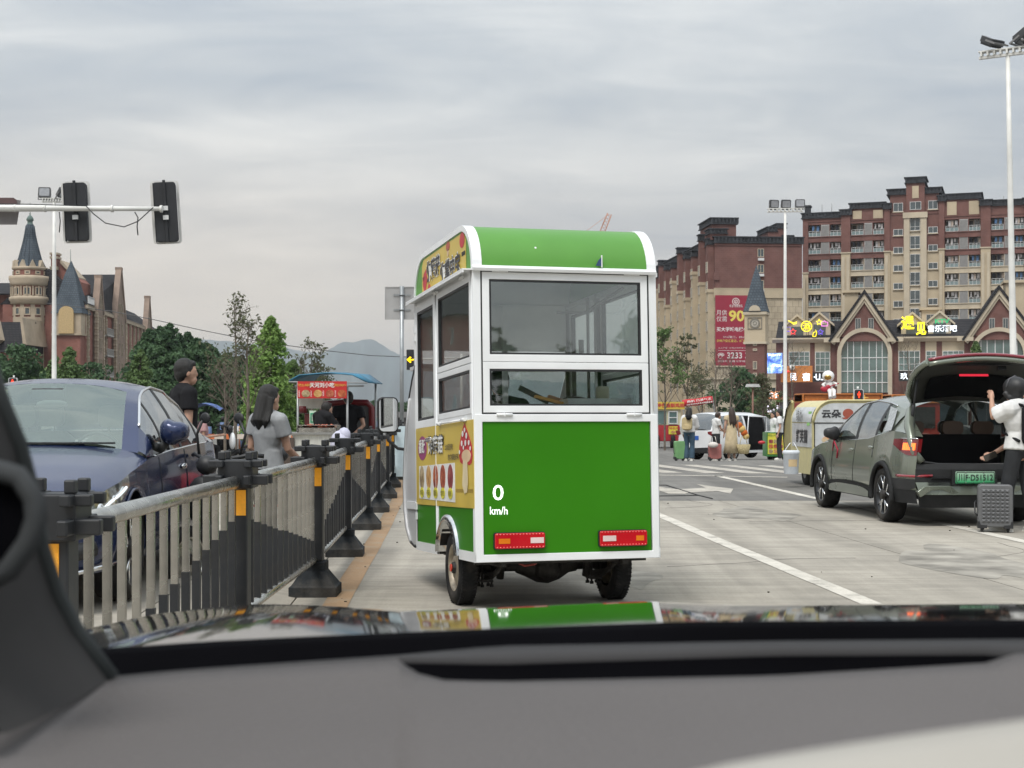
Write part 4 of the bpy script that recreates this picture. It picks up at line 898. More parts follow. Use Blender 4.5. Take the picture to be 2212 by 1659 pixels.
# ---- commercial building with two steep gables
CX,CY_,CR=32.06,172.0,R(-14)
CB=thing('commercial_building','low brown brick shop building with two steep gables and tall arched windows','commercial building',(CX,CY_,G(60)),CR)
def uC(px):k=(px-1106)/F;return (CY_*k-CX)/(math.cos(CR)+math.sin(-CR)*k)
def zC(px,py):Y=CY_-math.sin(-CR)*uC(px);return H+(884-py)/F*Y-G(60)
e_=-G(60)
ez=9.7+e_
def c4(cx):return 1755.5+0.2149*cx
def d4(cy):return 630.9+0.2149*cy
mb=MB();mb.span((-1,0.0,0),(uC(1808),14,ez-0.4));mb.span((uC(1928),0,0),(uC(2099),14,ez-0.4));mb.span((uC(1808),2.5,0),(uC(1928),14,ez-0.4));mb.span((uC(2099),2.5,0),(uC(2216),14,ez-0.4));mb.span((uC(2216),0,0),(48,14,ez-0.4));mb.build('wall',BRN,CB,recalc=False)
def seg(a,b,nm='eaves_cornice'):
    mb=MB();mb.prism([(-0.75,ez+0.05),(-0.75,ez-0.12),(-0.5,ez-0.35),(-0.3,ez-0.5),(0,ez-0.5),(0,ez+0.05)],a,b,'x');mb.build(nm,CREAM,CB,recalc=False)
seg(-1.4,uC(1799));seg(uC(1934),uC(2083))
mb=MB()
for a,b in ((-1.0,uC(1830)),(uC(1905),uC(2110))):mb.prism([(-0.5,ez+0.05),(4.5,ez+2.3),(14,ez+2.3),(14,ez+0.05)],a,b,'x')
mb.build('roof',SLATE,CB,recalc=False)
def gable(pc,p0,p1,ytop):
    uc,a,b=uC(pc),uC(p0),uC(p1);zt=zC(pc,ytop)
    mb=MB();mb.prism([(a+0.3,ez-0.4),(b-0.3,ez-0.4),(uc,zt-0.5)],-0.35,0.6,'y');
    # wall beside the arch opening below the eaves
    r=uC(c4(755))-uC(c4(285));ro=r/2;zsp=zC(pc,d4(630));
    gb=mb.build('gable_wall',BRN,CB,recalc=False)
    mb=MB();mb.span((uC(pc-60),-0.35,0),(uc-ro-0.45,0.0,ez-0.4));mb.span((uc+ro+0.45,-0.35,0),(uC(pc+62),0.0,ez-0.4));mb.span((uc-ro-0.45,0.2,0),(uc+ro+0.45,0.6,ez));mb.build('gable_wall',BRN,CB,recalc=False)
    # spandrel pieces between arch and wall
    ang=np.linspace(0,PI,21);ra=ro+0.46
    mb=MB();top=ez-0.38+1.2
    inner=[(uc+ra*math.cos(t),zsp+ra*math.sin(t)) for t in ang]
    outer=[(uc+ra*1.001*(1 if math.cos(t)>0 else-1)*min(1,abs(math.cos(t))*1.8),max(top,zsp+ra*math.sin(t))) if 0.0<t<PI else (uc+ra*math.cos(t),top) for t in ang]
    rows=[[(x,-0.352,z) for x,z in inner],[(x,-0.352,z) for x,z in outer]];mb.grid(rows,sm=False);mb.build('gable_wall',BRN,CB,recalc=False)
    # verge mouldings
    for q,uu in ((-1,a),(1,b)):
        for k,(dz,t,y0,mm) in enumerate(((0.0,0.26,-0.95,SLATE),(-0.27,0.34,-0.80,CREAM),(-0.63,0.22,-0.62,CREAM))):
            mb=MB();d=Vector((uc-uu,0,zt-ez)).normalized();n_=Vector((-d.z,0,d.x))*(1 if d.x>0 else-1)
            if n_.z<0:n_=-n_
            A=Vector((uu,0,ez+0.25))-d*0.7;Bt=Vector((uc,0,zt+0.10/max(0.2,abs(d.x))))
            q0=[A+n_*dz,Bt+Vector((0,0,dz/abs(d.x) if abs(d.x)>.01 else dz)),Bt+Vector((0,0,(dz-t)/abs(d.x))),A+n_*(dz-t)]
            mb.prism([(p.x,p.z) for p in q0],y0,0.0 if k else 6.0,'y');mb.build('verge' if k else 'gable_roof',mm,CB,recalc=False)
        mb=MB();u_=uu;mb.span((u_-0.9,-0.85,ez-0.5),(u_+0.9,0,ez-0.05));mb.build('kneeler',CREAM,CB,recalc=False)
    mb=MB();mb.ring([(uc-ra,3.2)]+[(uc-ra*math.cos(t),zsp+ra*math.sin(t)) for t in ang]+[(uc+ra,3.2)],[(uc-ro,3.2)]+[(uc-ro*math.cos(t),zsp+ro*math.sin(t)) for t in ang]+[(uc+ro,3.2)],-0.6,0.1,'y')
    mb.build('arch_surround',CREAM,CB,recalc=False)
    mb=MB();zb=zC(pc,d4(1010));poly=[(uc-ro,zb)]+[(uc-ro*math.cos(t),zsp+ro*math.sin(t)) for t in ang]+[(uc+ro,zb)]
    mb.prism(poly,0.02,0.06,'y');wn=mb.build('arched_window',WGG,CB,recalc=False)
    for f in (0,0.138,0.266,0.43,0.60,0.755,0.877,1.0):
        x=uc-ro+f*2*ro;hh=zsp+math.sqrt(max(0,ro*ro-(x-uc)**2))-zb
        mb=MB();mb.span((x-0.045,-0.05,zb),(x+0.045,0.018,zb+hh));mb.build('glazing_bar',WFR,wn,recalc=False)
    for cy in (660,795,910):mb=MB();z=zC(pc,d4(cy));mb.span((uc-ro,-0.06,z-0.05),(uc+ro,0.019,z+0.05));mb.build('glazing_bar',WFR,wn,recalc=False)
    for dx in (-1.05,0.42):
        window(CB,uc+dx,zC(pc,719-7),0.62,1.30,-0.38,2,0,fm=WFG)
gable(1867.5,1797,1934,629.4);gable(2157,2084,2238,620)
# pilaster bays with beige panels and windows between the gables
for p0,p1,q0,q1 in ((1704,1749,760,790),(1761,1793,760,803),(1941,1987,758,801),(2000,2022,758,790),(2036,2082,758,780)):
    a,b=uC(p0),uC(p1);mb=MB();mb.span((a-0.05,-0.03,zC(p0,q1)-0.2),(b+0.05,0.0,ez-0.5));mb.build('beige_panel',BEI,CB,recalc=False)
    n=4 if b-a>2 else (3 if b-a>1.3 else 2);window(CB,a,zC(p0,q1),b-a,zC(p0,q0)-zC(p0,q1),-0.07,n,2,gm=WGG)
# dormers
for px,yb,m_ in ((1722,705,0),(1770,700,0),(1971,700,0),(2030,697,0)):
    u=uC(px);z0=ez+0.2;mb=MB();w_=1.25*1.0;zt=zC(px,yb-18)
    mb.prism([(u-w_,z0),(u+w_,z0),(u+w_,zt-0.9),(u,zt+0.2),(u-w_,zt-0.9)],0.3,5,'y');d=mb.build('dormer',CREAM,CB,recalc=False)
    for q in (-1,1):mb=MB();mb.prism([(u,zt+0.5),(u+q*(w_+0.45),zt-1.0),(u+q*(w_+0.45),zt-1.25),(u,zt+0.2)],0.0,5,'y');mb.build('dormer_roof',CREAM,d,recalc=False)
    mb=MB();mb.span((u-0.7,0.22,z0+0.1),(u+0.7,0.295,zt-1.0));mb.build('dormer_window',WGL,d,recalc=False)
for p0,p1,yt,w_ in ((1823,1853,622,0),(1993,2033,660,1),(2178,2225,600,0)):
    mb=MB();a,b=uC(p0),uC(p1);zt=zC(p0,yt);mb.span((a,3.5,ez),(b,7,zt));mb.span((a-0.25,3.2,zt-0.3),(b+0.25,7.2,zt));mb.build('stair_head',BEI,CB,recalc=False)
    if w_:window(CB,a+0.5,zt-2.2,b-a-1.0,1.4,3.48,2,1,fm=WFG)
# shop fronts at street level
mb=MB();mb.span((-1.2,-1.2,3.05),(46,0,3.35));mb.build('shop_canopy',mat('canopy_copper',(0.30,0.12,0.07),0.6),CB,recalc=False)
for k in range(12):
    u=-0.6+k*3.6;mb=MB();mb.span((u,-0.42,0.1),(u+3.2,-0.36,2.95));q=mb.build('shop_window',[WGL,BEI][0],CB,recalc=False)
    mb=MB();mb.frame(u,u+3.2,0.1,2.95,0.08,-0.5,-0.4,'y');mb.span((u+1.56,-0.5,0.18),(u+1.64,-0.43,2.87));mb.build('shop_frame',WFG,q,recalc=False)

# ---- neon and shop signs on it (they hang on the building: things of their own)
def wC(u,y,z):return Matrix.Translation((CX,CY_,G(60))) @ Matrix.Rotation(CR,4,'Z') @ Vector((u,y,z))
def signtext(name,label,t,p0,p1,q0,q1,m,y=-1.0,off=0.0,rails=True,ext=0.05,cat='sign'):
    pc=(p0+p1)/2;u=uC(pc);z=zC(pc,(q0+q1)/2);th=thing(name,label,cat,wC(u,y,z),CR)
    text(t,uC(p1)-uC(p0),zC(pc,q0)-zC(pc,q1),m,th,(0,-0.02,0),off=off,ext=ext);w_=uC(p1)-uC(p0)
    if rails:
        mb=MB();h_=zC(pc,q0)-zC(pc,q1)
        for zz in (-h_*0.3,h_*0.3):mb.span((-w_/2-.1,0.03,zz-0.03),(w_/2+.1,0.07,zz+0.03))
        mb.build('sign_rail',GREY,th)
    return th
NY=emis('neon_yellow',(1.0,0.80,0.02),1.0);NW=emis('neon_white',(0.85,0.92,1.0),1.0);NG=emis('neon_green',(0.02,0.42,0.15),0.7);NP=emis('neon_pink',(0.9,0.25,0.75),0.8);NR=emis('neon_red',(1.0,0.05,0.05),0.9);NV=emis('neon_violet',(0.18,0.10,0.75),0.7)
signtext('neon_sign','glowing yellow upper character of the pair on the dark roof between the gables','遇',1946,1975,684,713,NY,off=0.02)
signtext('neon_sign','glowing yellow lower character of the pair beside the white roof lettering','见',1978,2000,697,725,NY,off=0.03)
signtext('neon_sign','white glowing lettering in a row on the dark roof between the two gables','音乐酒吧',2003,2066,703,718,NW,off=0.02)
signtext('neon_sign','small green letters above the white roof lettering','KTV',2019,2050,690,700,NG,off=0.02)
pc=1743;t=thing('neon_sign','round yellow ringed neon sign with one character on the left roof','sign',wC(uC(pc),-1.0,zC(pc,706)),CR)
text('酒',0.78,0.75,NY,t,(0,-0.02,0),off=0.005,ext=0.05);mb=MB();mb.ring(ell(0.64,0.64),ell(0.54,0.54),-0.06,0,'y');mb.build('ring',NY,t);mb=MB();mb.tube((0,0.05,-1.0),(0,0.05,0.5),0.03);mb.build('sign_rail',GREY,t)
def shape(label,px,py,poly,m,s=1.0):
    t=thing('neon_shape',label,'sign',wC(uC(px),-0.9,zC(px,py)),CR);mb=MB();mb.path([(x*s,0,z*s) for x,z in poly+poly[:1]],0.045,5);mb.build('neon_tube',m,t);mb=MB();mb.span((-0.02,0.05,-0.5),(0.02,0.09,0.3));mb.build('bracket',GREY,t)
star=[(0.36*(1 if i % 2 else 0.45)*math.sin(i*PI/5),0.36*(1 if i % 2 else 0.45)*-math.cos(i*PI/5)) for i in range(10)]
shape('yellow star outline in neon right of the round yellow sign',1770,697,star,NY);shape('red splash shape in neon under the violet square',1714,717.5,star,NR,1.1)
shape('violet splash shape in neon below the pink camera shape',1773,718,star,NV,1.0);shape('pink camera shape in neon at the roof edge',1782,700.5,[(-.35,-.25),(.35,-.25),(.35,.2),(.1,.2),(.0,.35),(-.35,.2)],NP,1.0)
shape('violet blue square shape in neon left of the round yellow sign',1704,712,[(-.22,-.22),(.22,-.22),(.22,.22),(-.22,.22)],NV,1.1);shape('yellow arrow shape in neon above the violet square',1713,698,[(-.5,.25),(-.1,.0),(.1,-.2),(.45,-.1),(.5,.1),(.1,-.05)],NY);shape('yellow bottle shape in neon right below the round yellow sign',1760,721,[(-.2,-.35),(.15,-.35),(.25,.1),(.15,.5),(.05,.1),(-.1,.15)],NY)
def board(name,label,p0,p1,q0,q1,bm,txts,y=-1.3,dep=0.25):
    pc=(p0+p1)/2;u=uC(pc);z=zC(pc,(q0+q1)/2);w_=uC(p1)-uC(p0);h_=zC(pc,q0)-zC(pc,q1)
    t=thing(name,label,'sign',wC(u,y,z),CR);mb=MB();mb.span((-w_/2,0,-h_/2),(w_/2,dep,h_/2));mb.build('sign_board',bm,t)
    for s,x,zz,tw,th_,m in txts:text(s,tw*w_,th_*h_,m,t,(x*w_,-0.02,zz*h_),off=0.025,ext=0.04)
    return t,w_,h_
ORG=mat('orange_board',(0.55,0.20,0.05),0.5);
t,w_,h_=board('shop_sign','orange shop front board with two white characters and cartoon eyes',1688,1756,791,826,ORG,[('民',-0.12+0.02,-0.18,0.2,0.48,NW),('宿',0.30,-0.18,0.24,0.50,NW)])
for x in (-0.42,-0.14):mb=MB();mb.ball((x*w_,-0.1,h_*0.40),(0.33,0.12,0.33),14);mb.build('eyeball',mat('eye_white',(0.8,0.78,0.72)),t);mb=MB();mb.ball((x*w_+0.06,-0.22,h_*0.40),(0.14,0.05,0.14),10);mb.build('pupil',BLACK,t)
mb=MB();mb.ball((-0.28*w_,-0.08,h_*0.16),(0.2,0.08,0.08),10);mb.build('lip',NR,t)
board('shop_sign','black shop sign with white script beside the orange board',1756,1786,805,825,BLACK,[('·U...',0.0,0.0,0.8,0.7,NW)])
board('shop_sign','small dark sign with glowing red characters next to the arched window',1786,1800,802,822,BLACK,[('吧',0,0.25,0.7,0.42,NR),('酒',0,-0.25,0.7,0.42,NR)])
board('shop_sign','black shop sign with two large white characters right of the arched window',1941,1990,802,824,BLACK,[('玖',-0.26,0.0,0.33,0.66,NW),('贝',0.2,0.0,0.33,0.66,NW)])
SCR=pattern('screen_picture',(0.05,0.1,0.4),[(0.01,0.02,0.10),(0.05,0.12,0.55),(0.30,0.50,0.95),(0.85,0.9,1.0)],1.1);SCR.node_tree.nodes['Principled BSDF'].inputs['Emission Strength'].default_value=0.55
SCR.node_tree.links.new([n for n in SCR.node_tree.nodes if n.type=='VALTORGB'][-1].outputs[0],SCR.node_tree.nodes['Principled BSDF'].inputs['Emission Color'])
t,w_,h_=board('led_screen','bright blue advertising screen between clock tower and shop building',1660,1692,764,807,SCR,[('遇见KTV',-0.02,0.40,0.85,0.13,NW),('嗨KK',0.15,-0.12,0.6,0.16,NW)],y=-2.0)
board('led_screen','narrow blue lit panel with stacked characters left of the bright screen',1645,1657,764,794,emis('blue_lit_panel',(0.05,0.12,0.55),0.6),[('遇',0,0.34,0.55,0.2,NW),('见',0,0.08,0.55,0.2,NW),('音',0,-0.16,0.55,0.2,NW),('乐',0,-0.38,0.55,0.2,NW)],y=-2.0)
board('shop_sign','orange lit restaurant sign low behind the bare trees',1633,1655,846,862,emis('orange_lit',(0.75,0.25,0.10),0.7),[('面',-0.25,0,0.4,0.7,NW),('馆',0.25,0,0.4,0.7,NW)],y=-3.0)
board('shop_sign','orange lit sign with pale characters right of the lamp post foot',1663,1688,846,862,emis('orange_lit',(0.75,0.25,0.10),0.7),[('烧',-0.25,0,0.4,0.7,NW),('烤',0.25,0,0.4,0.7,NW)],y=-3.0)
board('shop_sign','white lit sign with one purple character low beside the lamp post',1631,1648,874,888,emis('white_lit',(0.85,0.82,0.95),0.8),[('自',0,0,0.5,0.8,PRP)],y=-6.0)
board('shop_sign','white lit strip sign behind the green snack cart',1664,1688,876,890,emis('white_lit',(0.85,0.82,0.95),0.8),[('自助餐',0,0,0.8,0.6,PRP)],y=-6.0)

# ---- clock tower
TX=xat(1634,160);CT=thing('clock_tower','slim brick clock tower with grey spire beside the shop building','clock tower',(TX,160,G(60)),R(-18))
def zT(cy):return H+(884-(411.5+0.248*cy))/F*160-G(60)
r=1.03
mb=MB();mb.span((-r,-r,0),(r,r,zT(1330)));mb.build('shaft',BRN,CT)
mb=MB();mb.span((-r-.1,-r-.1,zT(1330)),(r+.1,r+.1,zT(1075)));mb.build('clock_stage',BEI,CT)
for z,o_,h_ in ((zT(1330),0.22,0.25),(zT(1075),0.25,0.30)):mb=MB();mb.span((-r-o_,-r-o_,z-h_/2),(r+o_,r+o_,z+h_/2));mb.build('stone_band',CREAM,CT)
mb=MB();z0,z1=zT(1060),zT(655);q=[(1.28,z0),(1.12,z0+0.55),(0.80,z0+1.9),(0.42,z0+3.6),(0.03,z1)]
mb.grid([[(sx*k,sy*k,z) for sx,sy in ((-1,-1),(1,-1),(1,1),(-1,1))] for k,z in q],sm=False,closed=True);mb.build('spire',SLATEB,CT)
mb=MB();zc=zT(1055);mb.prism([(-0.62*math.cos(t),zc+0.62*math.sin(t)) for t in np.linspace(0,PI,13)],-1.40,-0.6,'y');mb.build('arched_dormer',CREAM,CT)
mb=MB();zc=zT(1160);mb.ring(ell(0.55,0.55,0,zc),ell(0.40,0.40,0,zc),-r-0.22,-r-0.12,'y');mb.ring(ell(0.22,0.22,0,zc),ell(0.15,0.15,0,zc),-r-0.20,-r-0.12,'y');mb.frame(-0.78,0.78,zc-0.65,zc+0.65,0.09,-r-0.18,-r-0.10,'y');mb.build('clock_frame',mat('bronze_grey',(0.20,0.18,0.15),0.6),CT)
mb=MB();mb.prism(ell(0.42,0.42,0,zc),-r-0.15,-r-0.105,'y');mb.build('clock_face',mat('clock_face',(0.45,0.42,0.36)),CT)
for y0,y1 in ((1300,1355),(1380,1400),(1490,1560),(1590,1620)):
    window(CT,-0.22,zT(y1),0.44,zT(y0)-zT(y1),-r-0.04,2,0,fm=CREAM)
# ---- tower crane far behind
KX=xat(1300,420);CRN=thing('tower_crane','orange lattice crane jib rising far behind the tricycle roof','crane',(KX,420,G(60)))
mb=MB();ORC=mat('crane_orange',(0.55,0.24,0.14),0.6)
def lattice(mb,a,b,s,n,r=0.06):
    a,b=Vector(a),Vector(b);d=(b-a).normalized();u_=d.cross(Vector((0,1,0))).normalized()*s;v_=Vector((0,s,0))
    cs=[u_+v_,u_-v_,-u_-v_,-u_+v_]
    for c in cs:mb.tube(a+c,b+c*0.7,r,n=4)
    for k in range(n):
        p=a+(b-a)*k/n;q=a+(b-a)*(k+1)/n
        for i in range(4):mb.tube(p+cs[i],q+cs[(i+1) % 4],r*0.6,n=3)
lattice(mb,(0,0,0),(0,0,50),0.8,24);lattice(mb,(-1,0,50),(2.2,0,zat(462,420)+0.5),0.75,9,0.09);mb.tube((2.2,0,zat(458,420)),(-6,0,52),0.05,n=4);mb.tube((0,0,52),(-6,0,52),0.12,n=5);mb.ball((-6,0,52.3),0.5,8);mb.build('lattice',ORC,CRN)
CRN['kind']='thing';del CRN['kind']
# ================================================================= the castle-like brick building on the left
RBR=brickmat('red_brick',(0.235,0.095,0.078),(0.265,0.115,0.092),(0.29,0.17,0.14),0.35,0.11)
TAN=mat('tan_stone',(0.42,0.35,0.265),0.85,var=0.12,vscale=0.5)
TAND=mat('brown_stone',(0.27,0.205,0.165),0.85,var=0.15,vscale=0.6)
YC=200.0
def cX(cx,Y=YC):return (0.248*cx-1106)/F*Y
def cZ(cy,Y=YC):return H+(884-(329.2+0.248*cy))/F*Y+0.55
CSX=cX(262)
CS=thing('castle_building','red brick castle-like building with conical spire, turret and row of gables','castle-like building',(CSX,YC,G(60)))
def hw(w_):return w_*0.248/F*YC
def lx(cx,Y=YC):return cX(cx,Y)-CSX
mb=MB();
mb.lathe([(hw(140),0),(hw(140),cZ(1332))],28);tw=mb.build('tower_wall',RBR,CS)
mb=MB();mb.lathe([(hw(140),cZ(1332)),(hw(165),cZ(1325)),(hw(165),cZ(1305)),(hw(176),cZ(1292)),(hw(176),cZ(1270)),(hw(160),cZ(1258)),(hw(150),cZ(1256))],28);mb.build('tower_cornice',TAN,CS)
mb=MB();mb.lathe([(hw(150),cZ(1258)),(hw(150),cZ(1170))],28);mb.build('tower_wall',RBR,CS)
mb=MB();mb.lathe([(hw(150),cZ(1172)),(hw(168),cZ(1160)),(hw(168),cZ(1140)),(hw(178),cZ(1110)),(hw(178),cZ(1085)),(hw(140),cZ(1078))],28);mb.build('tower_cornice',TAN,CS)
mb=MB();mb.lathe([(hw(138),cZ(1080)),(hw(138),cZ(1030))],28);mb.build('tower_wall',RBR,CS)
mb=MB();mb.lathe([(hw(138),cZ(1032)),(hw(152),cZ(1022)),(hw(152),cZ(1005)),(hw(120),cZ(1000))],28);mb.build('tower_cornice',TAN,CS)
mb=MB();mb.lathe([(hw(132),cZ(1005)),(hw(112),cZ(965)),(hw(96),cZ(930)),(hw(78),cZ(860)),(hw(58),cZ(780)),(hw(44),cZ(710)),(hw(34),cZ(640)),(hw(30),cZ(628))],14);mb.build('spire',SLATEB,CS)
for k in range(14):
    a=2*PI*k/14;mb=MB();c=(math.cos(a),math.sin(a));mb.path([(hw(w_)*c[0],hw(w_)*c[1],cZ(y)) for w_,y in ((133,1003),(97,930),(79,860),(59,780),(45,710),(35,640))],0.06,4);mb.build('spire_rib',SLATEB,CS)
mb=MB();CUG=mat('verdigris',(0.12,0.17,0.155),0.7);mb.lathe([(hw(30),cZ(630)),(hw(24),cZ(622)),(hw(22),cZ(600)),(hw(32),cZ(592)),(hw(30),cZ(578)),(hw(20),cZ(560)),(hw(6),cZ(548)),(hw(5),cZ(535)),(0.05,cZ(525)),(0.04,cZ(440))],12);mb.build('lantern',CUG,CS)
for k in range(10):
    a=-PI+PI*(k+0.5)/10;c=Vector((math.cos(a),math.sin(a),0));rz=a+PI/2
    M=Matrix.Rotation(rz,4,'Z')
    if k % 2==0:
        mb=MB();rr=hw(140);zt=cZ(945);mb.prism([(-0.45,cZ(1005)),(0.45,cZ(1005)),(0,zt)],-rr-0.1,-rr+1.0,'y',M=M);mb.build('spire_gablet',TAN,CS)
    mb=MB();mb.lathe([(0.13,cZ(1256)),(0.11,cZ(1240)),(0.11,cZ(1185)),(0.15,cZ(1175))],8,c=(c.x*hw(160),c.y*hw(160),0));mb.build('column',TAN,CS)
    if k % 2:
        for z0,z1,rr,w_ in ((cZ(1255),cZ(1180),hw(151),0.5),(cZ(1425),cZ(1355),hw(141),0.42),(cZ(1072),cZ(1040),hw(139),0.36)):
            mb=MB();mb.frame(-w_,w_,z0,z1,0.16,-rr-0.10,-rr+0.1,'y',M=M);q=mb.build('window',TAN,CS)
            mb=MB();mb.span((-w_+.1,-rr-0.03,z0+.1),(w_-.1,-rr+0.1,z1-.1),M=M);mb.build('pane',WGL,q)
    mb=MB();mb.span((-0.28,-hw(140)-0.08,0),(0.28,-hw(140)+0.2,cZ(1332)),M=M) if k % 2==0 else mb.span((-0.5,-hw(140)-0.05,cZ(1490)),(0.5,-hw(140)+0.1,cZ(1440)),M=M);mb.build('tower_pilaster',TAN,CS)
# blocks behind and beside the tower
def roofprism(nm,x0,x1,y0,y1,ze,zr,m,axis='x',par=CS):
    mb=MB();yc=(y0+y1)/2
    if axis=='x':mb.prism([(y0,ze),(yc,zr),(y1,ze)],x0,x1,'x')
    else:mb.prism([(x0,ze),((x0+x1)/2,zr),(x1,ze)],y0,y1,'y')
    return mb.build(nm,m,par,recalc=True)
mb=MB();mb.span((lx(-500),3,0),(lx(80),16,cZ(1225)));mb.span((lx(380),4,0),(lx(560),20,cZ(1220)));mb.build('wall',RBR,CS)
roofprism('roof',lx(-500),lx(95),1,18,cZ(1225),cZ(1085),SLATE)
# gable behind right of the tower, chimney
mb=MB();mb.prism([(lx(400),cZ(1230)),(lx(640),cZ(1230)),(lx(640),cZ(1110)),(lx(455),cZ(925)),(lx(400),cZ(980))],3.6,8,'y');mb.build('gable_wall',RBR,CS)
mb=MB();mb.prism([(lx(462),cZ(915)),(lx(600),cZ(1060)),(lx(600),cZ(1085)),(lx(462),cZ(945))],3.2,8,'y');mb.build('verge',TAN,CS)
mb=MB();mb.span((lx(383),3,cZ(1000)),(lx(435),4.6,cZ(860)));mb.build('chimney',RBR,CS)
mb=MB();
for a,b in ((1005,975),(905,885),(870,852)):mb.span((lx(374),2.85,cZ(a)),(lx(443),4.75,cZ(b)))
mb.build('chimney_band',TAN,CS)
# low gable and roof at the far left
mb=MB();mb.prism([(lx(-130),0),(lx(165),0),(lx(165),cZ(1640)),(lx(30),cZ(1425)),(lx(-130),cZ(1690))],-9,-4,'y');mb.build('front_gable',RBR,CS)
mb=MB();mb.prism([(lx(30),cZ(1385)),(lx(200),cZ(1660)),(lx(175),cZ(1690)),(lx(30),cZ(1440)),(lx(-130),cZ(1690)),(lx(-150),cZ(1665))],-9.4,-4,'y');mb.build('verge',TAN,CS)
roofprism('roof',lx(60),lx(395),-9,1,cZ(1760),cZ(1492),SLATE)
mb=MB();mb.span((lx(60),-8.5,0),(lx(395),1,cZ(1760)));mb.build('wall',RBR,CS)
mb=MB();mb.prism([(lx(370),cZ(1480)),(lx(390),cZ(1475)),(lx(425),cZ(1700)),(lx(395),cZ(1700))],-9.2,0,'y');mb.build('verge',TAN,CS)
def wl(px,py,Y):p=at(px,py,Y);return (p.x-CSX,p.y-YC,p.z-G(60))
A_=[wl(150,593,212),wl(264,593,235),wl(266,694,231),wl(189,662,200),wl(150,700,225),wl(262,700,246)]
mb=MB();mb.add(A_,[(3,2,1,0),(0,1,5,4),(0,4,3),(1,2,5)]);mb.build('roof',SLATE,CS)
# square turret with steep roof
tx0,tx1=lx(495),lx(750);tc=(tx0+tx1)/2;ht=(tx1-tx0)/2
mb=MB();mb.span((tx0+0.2,-2,0),(tx1-0.2,2*ht-2.4,cZ(1590)));mb.build('turret_wall',RBR,CS)
mb=MB();mb.span((tx0+0.1,-2.05,cZ(1592)),(tx1-0.1,2*ht-2.3,cZ(1405)));mb.build('turret_stage',TAN,CS)
mb=MB();q=[(ht+0.15,cZ(1410)),(ht*0.88,cZ(1330)),(ht*0.62,cZ(1200)),(ht*0.35,cZ(1070)),(ht*0.08,cZ(970)),(0.05,cZ(948))]
mb.grid([[(tc+sx*k,ht-2.1+sy*k,z) for sx,sy in ((-1,-1),(1,-1),(1,1),(-1,1))] for k,z in q],sm=False,closed=True);mb.build('turret_roof',SLATEB,CS)
mb=MB();ra=1.0;zc=cZ(1410);pl=[(tc+ra*math.cos(t),zc+ra*0.95*math.sin(t)) for t in np.linspace(0,PI,11)]+[(tc-ra,cZ(1585)),(tc+ra,cZ(1585))];mb.prism(pl,-2.5,-1.2,'y');mb.build('arched_panel',mat('ochre_stucco',(0.50,0.37,0.20),0.85),CS)
mb=MB();
for cy in (1592,1545):mb.span((tx0-.05,-2.3,cZ(cy)-.12),(tx1+.05,0,cZ(cy)+.12)) if cy==1592 else None
mb.build('string_course',TAN,CS)
# the long gabled wing running away from us
n0=Vector((cX(745,200),200));n1=Vector((cX(1150,240),240));d=(n1-n0);Lw=d.length;ang=math.atan2(d.y,d.x)
WG=thing('castle_wing','long red brick wing with dark tiled roof and stepped stone gables beyond the turret','building wing',(n0.x,n0.y,G(60)),ang)
ze=H+225*200/F+0.55;zr=ze+5.2;L2=Lw*1.75
mb=MB();mb.span((0,0,0),(L2,11,ze));mb.build('wall',RBR,WG)
mb=MB();mb.prism([(-0.4,ze),(5.5,zr),(11.4,ze)],0,Lw+2,'x');mb.prism([(-0.4,ze),(4.2,ze+3.4),(11.4,ze)],Lw+2,L2,'x');mb.build('roof',SLATE,WG,recalc=False)
mb=MB();mb.span((0,-0.35,ze-0.5),(L2,0.0,ze+0.1));mb.build('eaves_cornice',TAN,WG)
def stepgable(x0,x1,zb,zp,par=WG):
    n=4;mb=MB();w_=(x1-x0)/2;xc=(x0+x1)/2;
    mb.prism([(x0,0),(x1,0),(x1,zb),(xc+.5,zp),(xc-.5,zp),(x0,zb)],-0.6,0.0,'y');g_=mb.build('stone_gable',TAND,par)
    mb=MB();
    for q in (0,1):
        A=(x0,zb) if q==0 else (x1,zb);s_=-1 if q==0 else 1
        mb.prism([(A[0]+s_*.3,zb),(xc+s_*.5,zp+0.3),(xc+s_*.5-s_*.5,zp+0.3),(A[0]-s_*.5,zb-0.2)],-0.75,0.12,'y')
    mb.span((xc-.6,-0.8,zp),(xc+.6,0.2,zp+0.5));mb.build('coping',TAND,par)
    for f in range(6):
        z=1.2+f*3.0
        if z>zb+0.5:break
        for dx in (-w_*0.45,w_*0.15):
            window(par,xc+dx,z,0.9,1.9,-0.62,2,1,fm=TAN)
    window(par,xc-0.35,zb+1.2,0.7,1.4,-0.62,1,0,fm=TAN)
    # alternating quoins up both edges
    for q in (x0,x1):
        mb=MB();z=0.2;k=0
        while z<zb:w2=0.5 if k % 2 else 0.3;mb.span((q-w2,-0.72,z),(q+w2,-0.3,z+0.36));z+=0.42;k+=1
        o=mb.build('quoin_column',TAN,par);o['kind']='stuff'
stepgable(5.5,10.5,ze-0.5,zr-0.9);stepgable(21,30,ze-0.5,zr+1.9);stepgable(Lw+12,Lw+18,ze-0.8,ze+5.0)
for x in (1.5,12.5,15.5,31,34,38,42,46,50):
    for f in range(5):
        z=1.2+f*3.0;window(WG,x,z,1.3,2.1,-0.04,2,1,fm=TAN)
    mb=MB();z=0.2;k=0
    while z<ze-.6:w2=0.55 if k % 2 else 0.35;mb.span((x-0.5-w2/2,-0.3,z),(x-0.5+w2/2,0,z+0.36));z+=0.42;k+=1
    o=mb.build('quoin_column',TAN,WG);o['kind']='stuff'
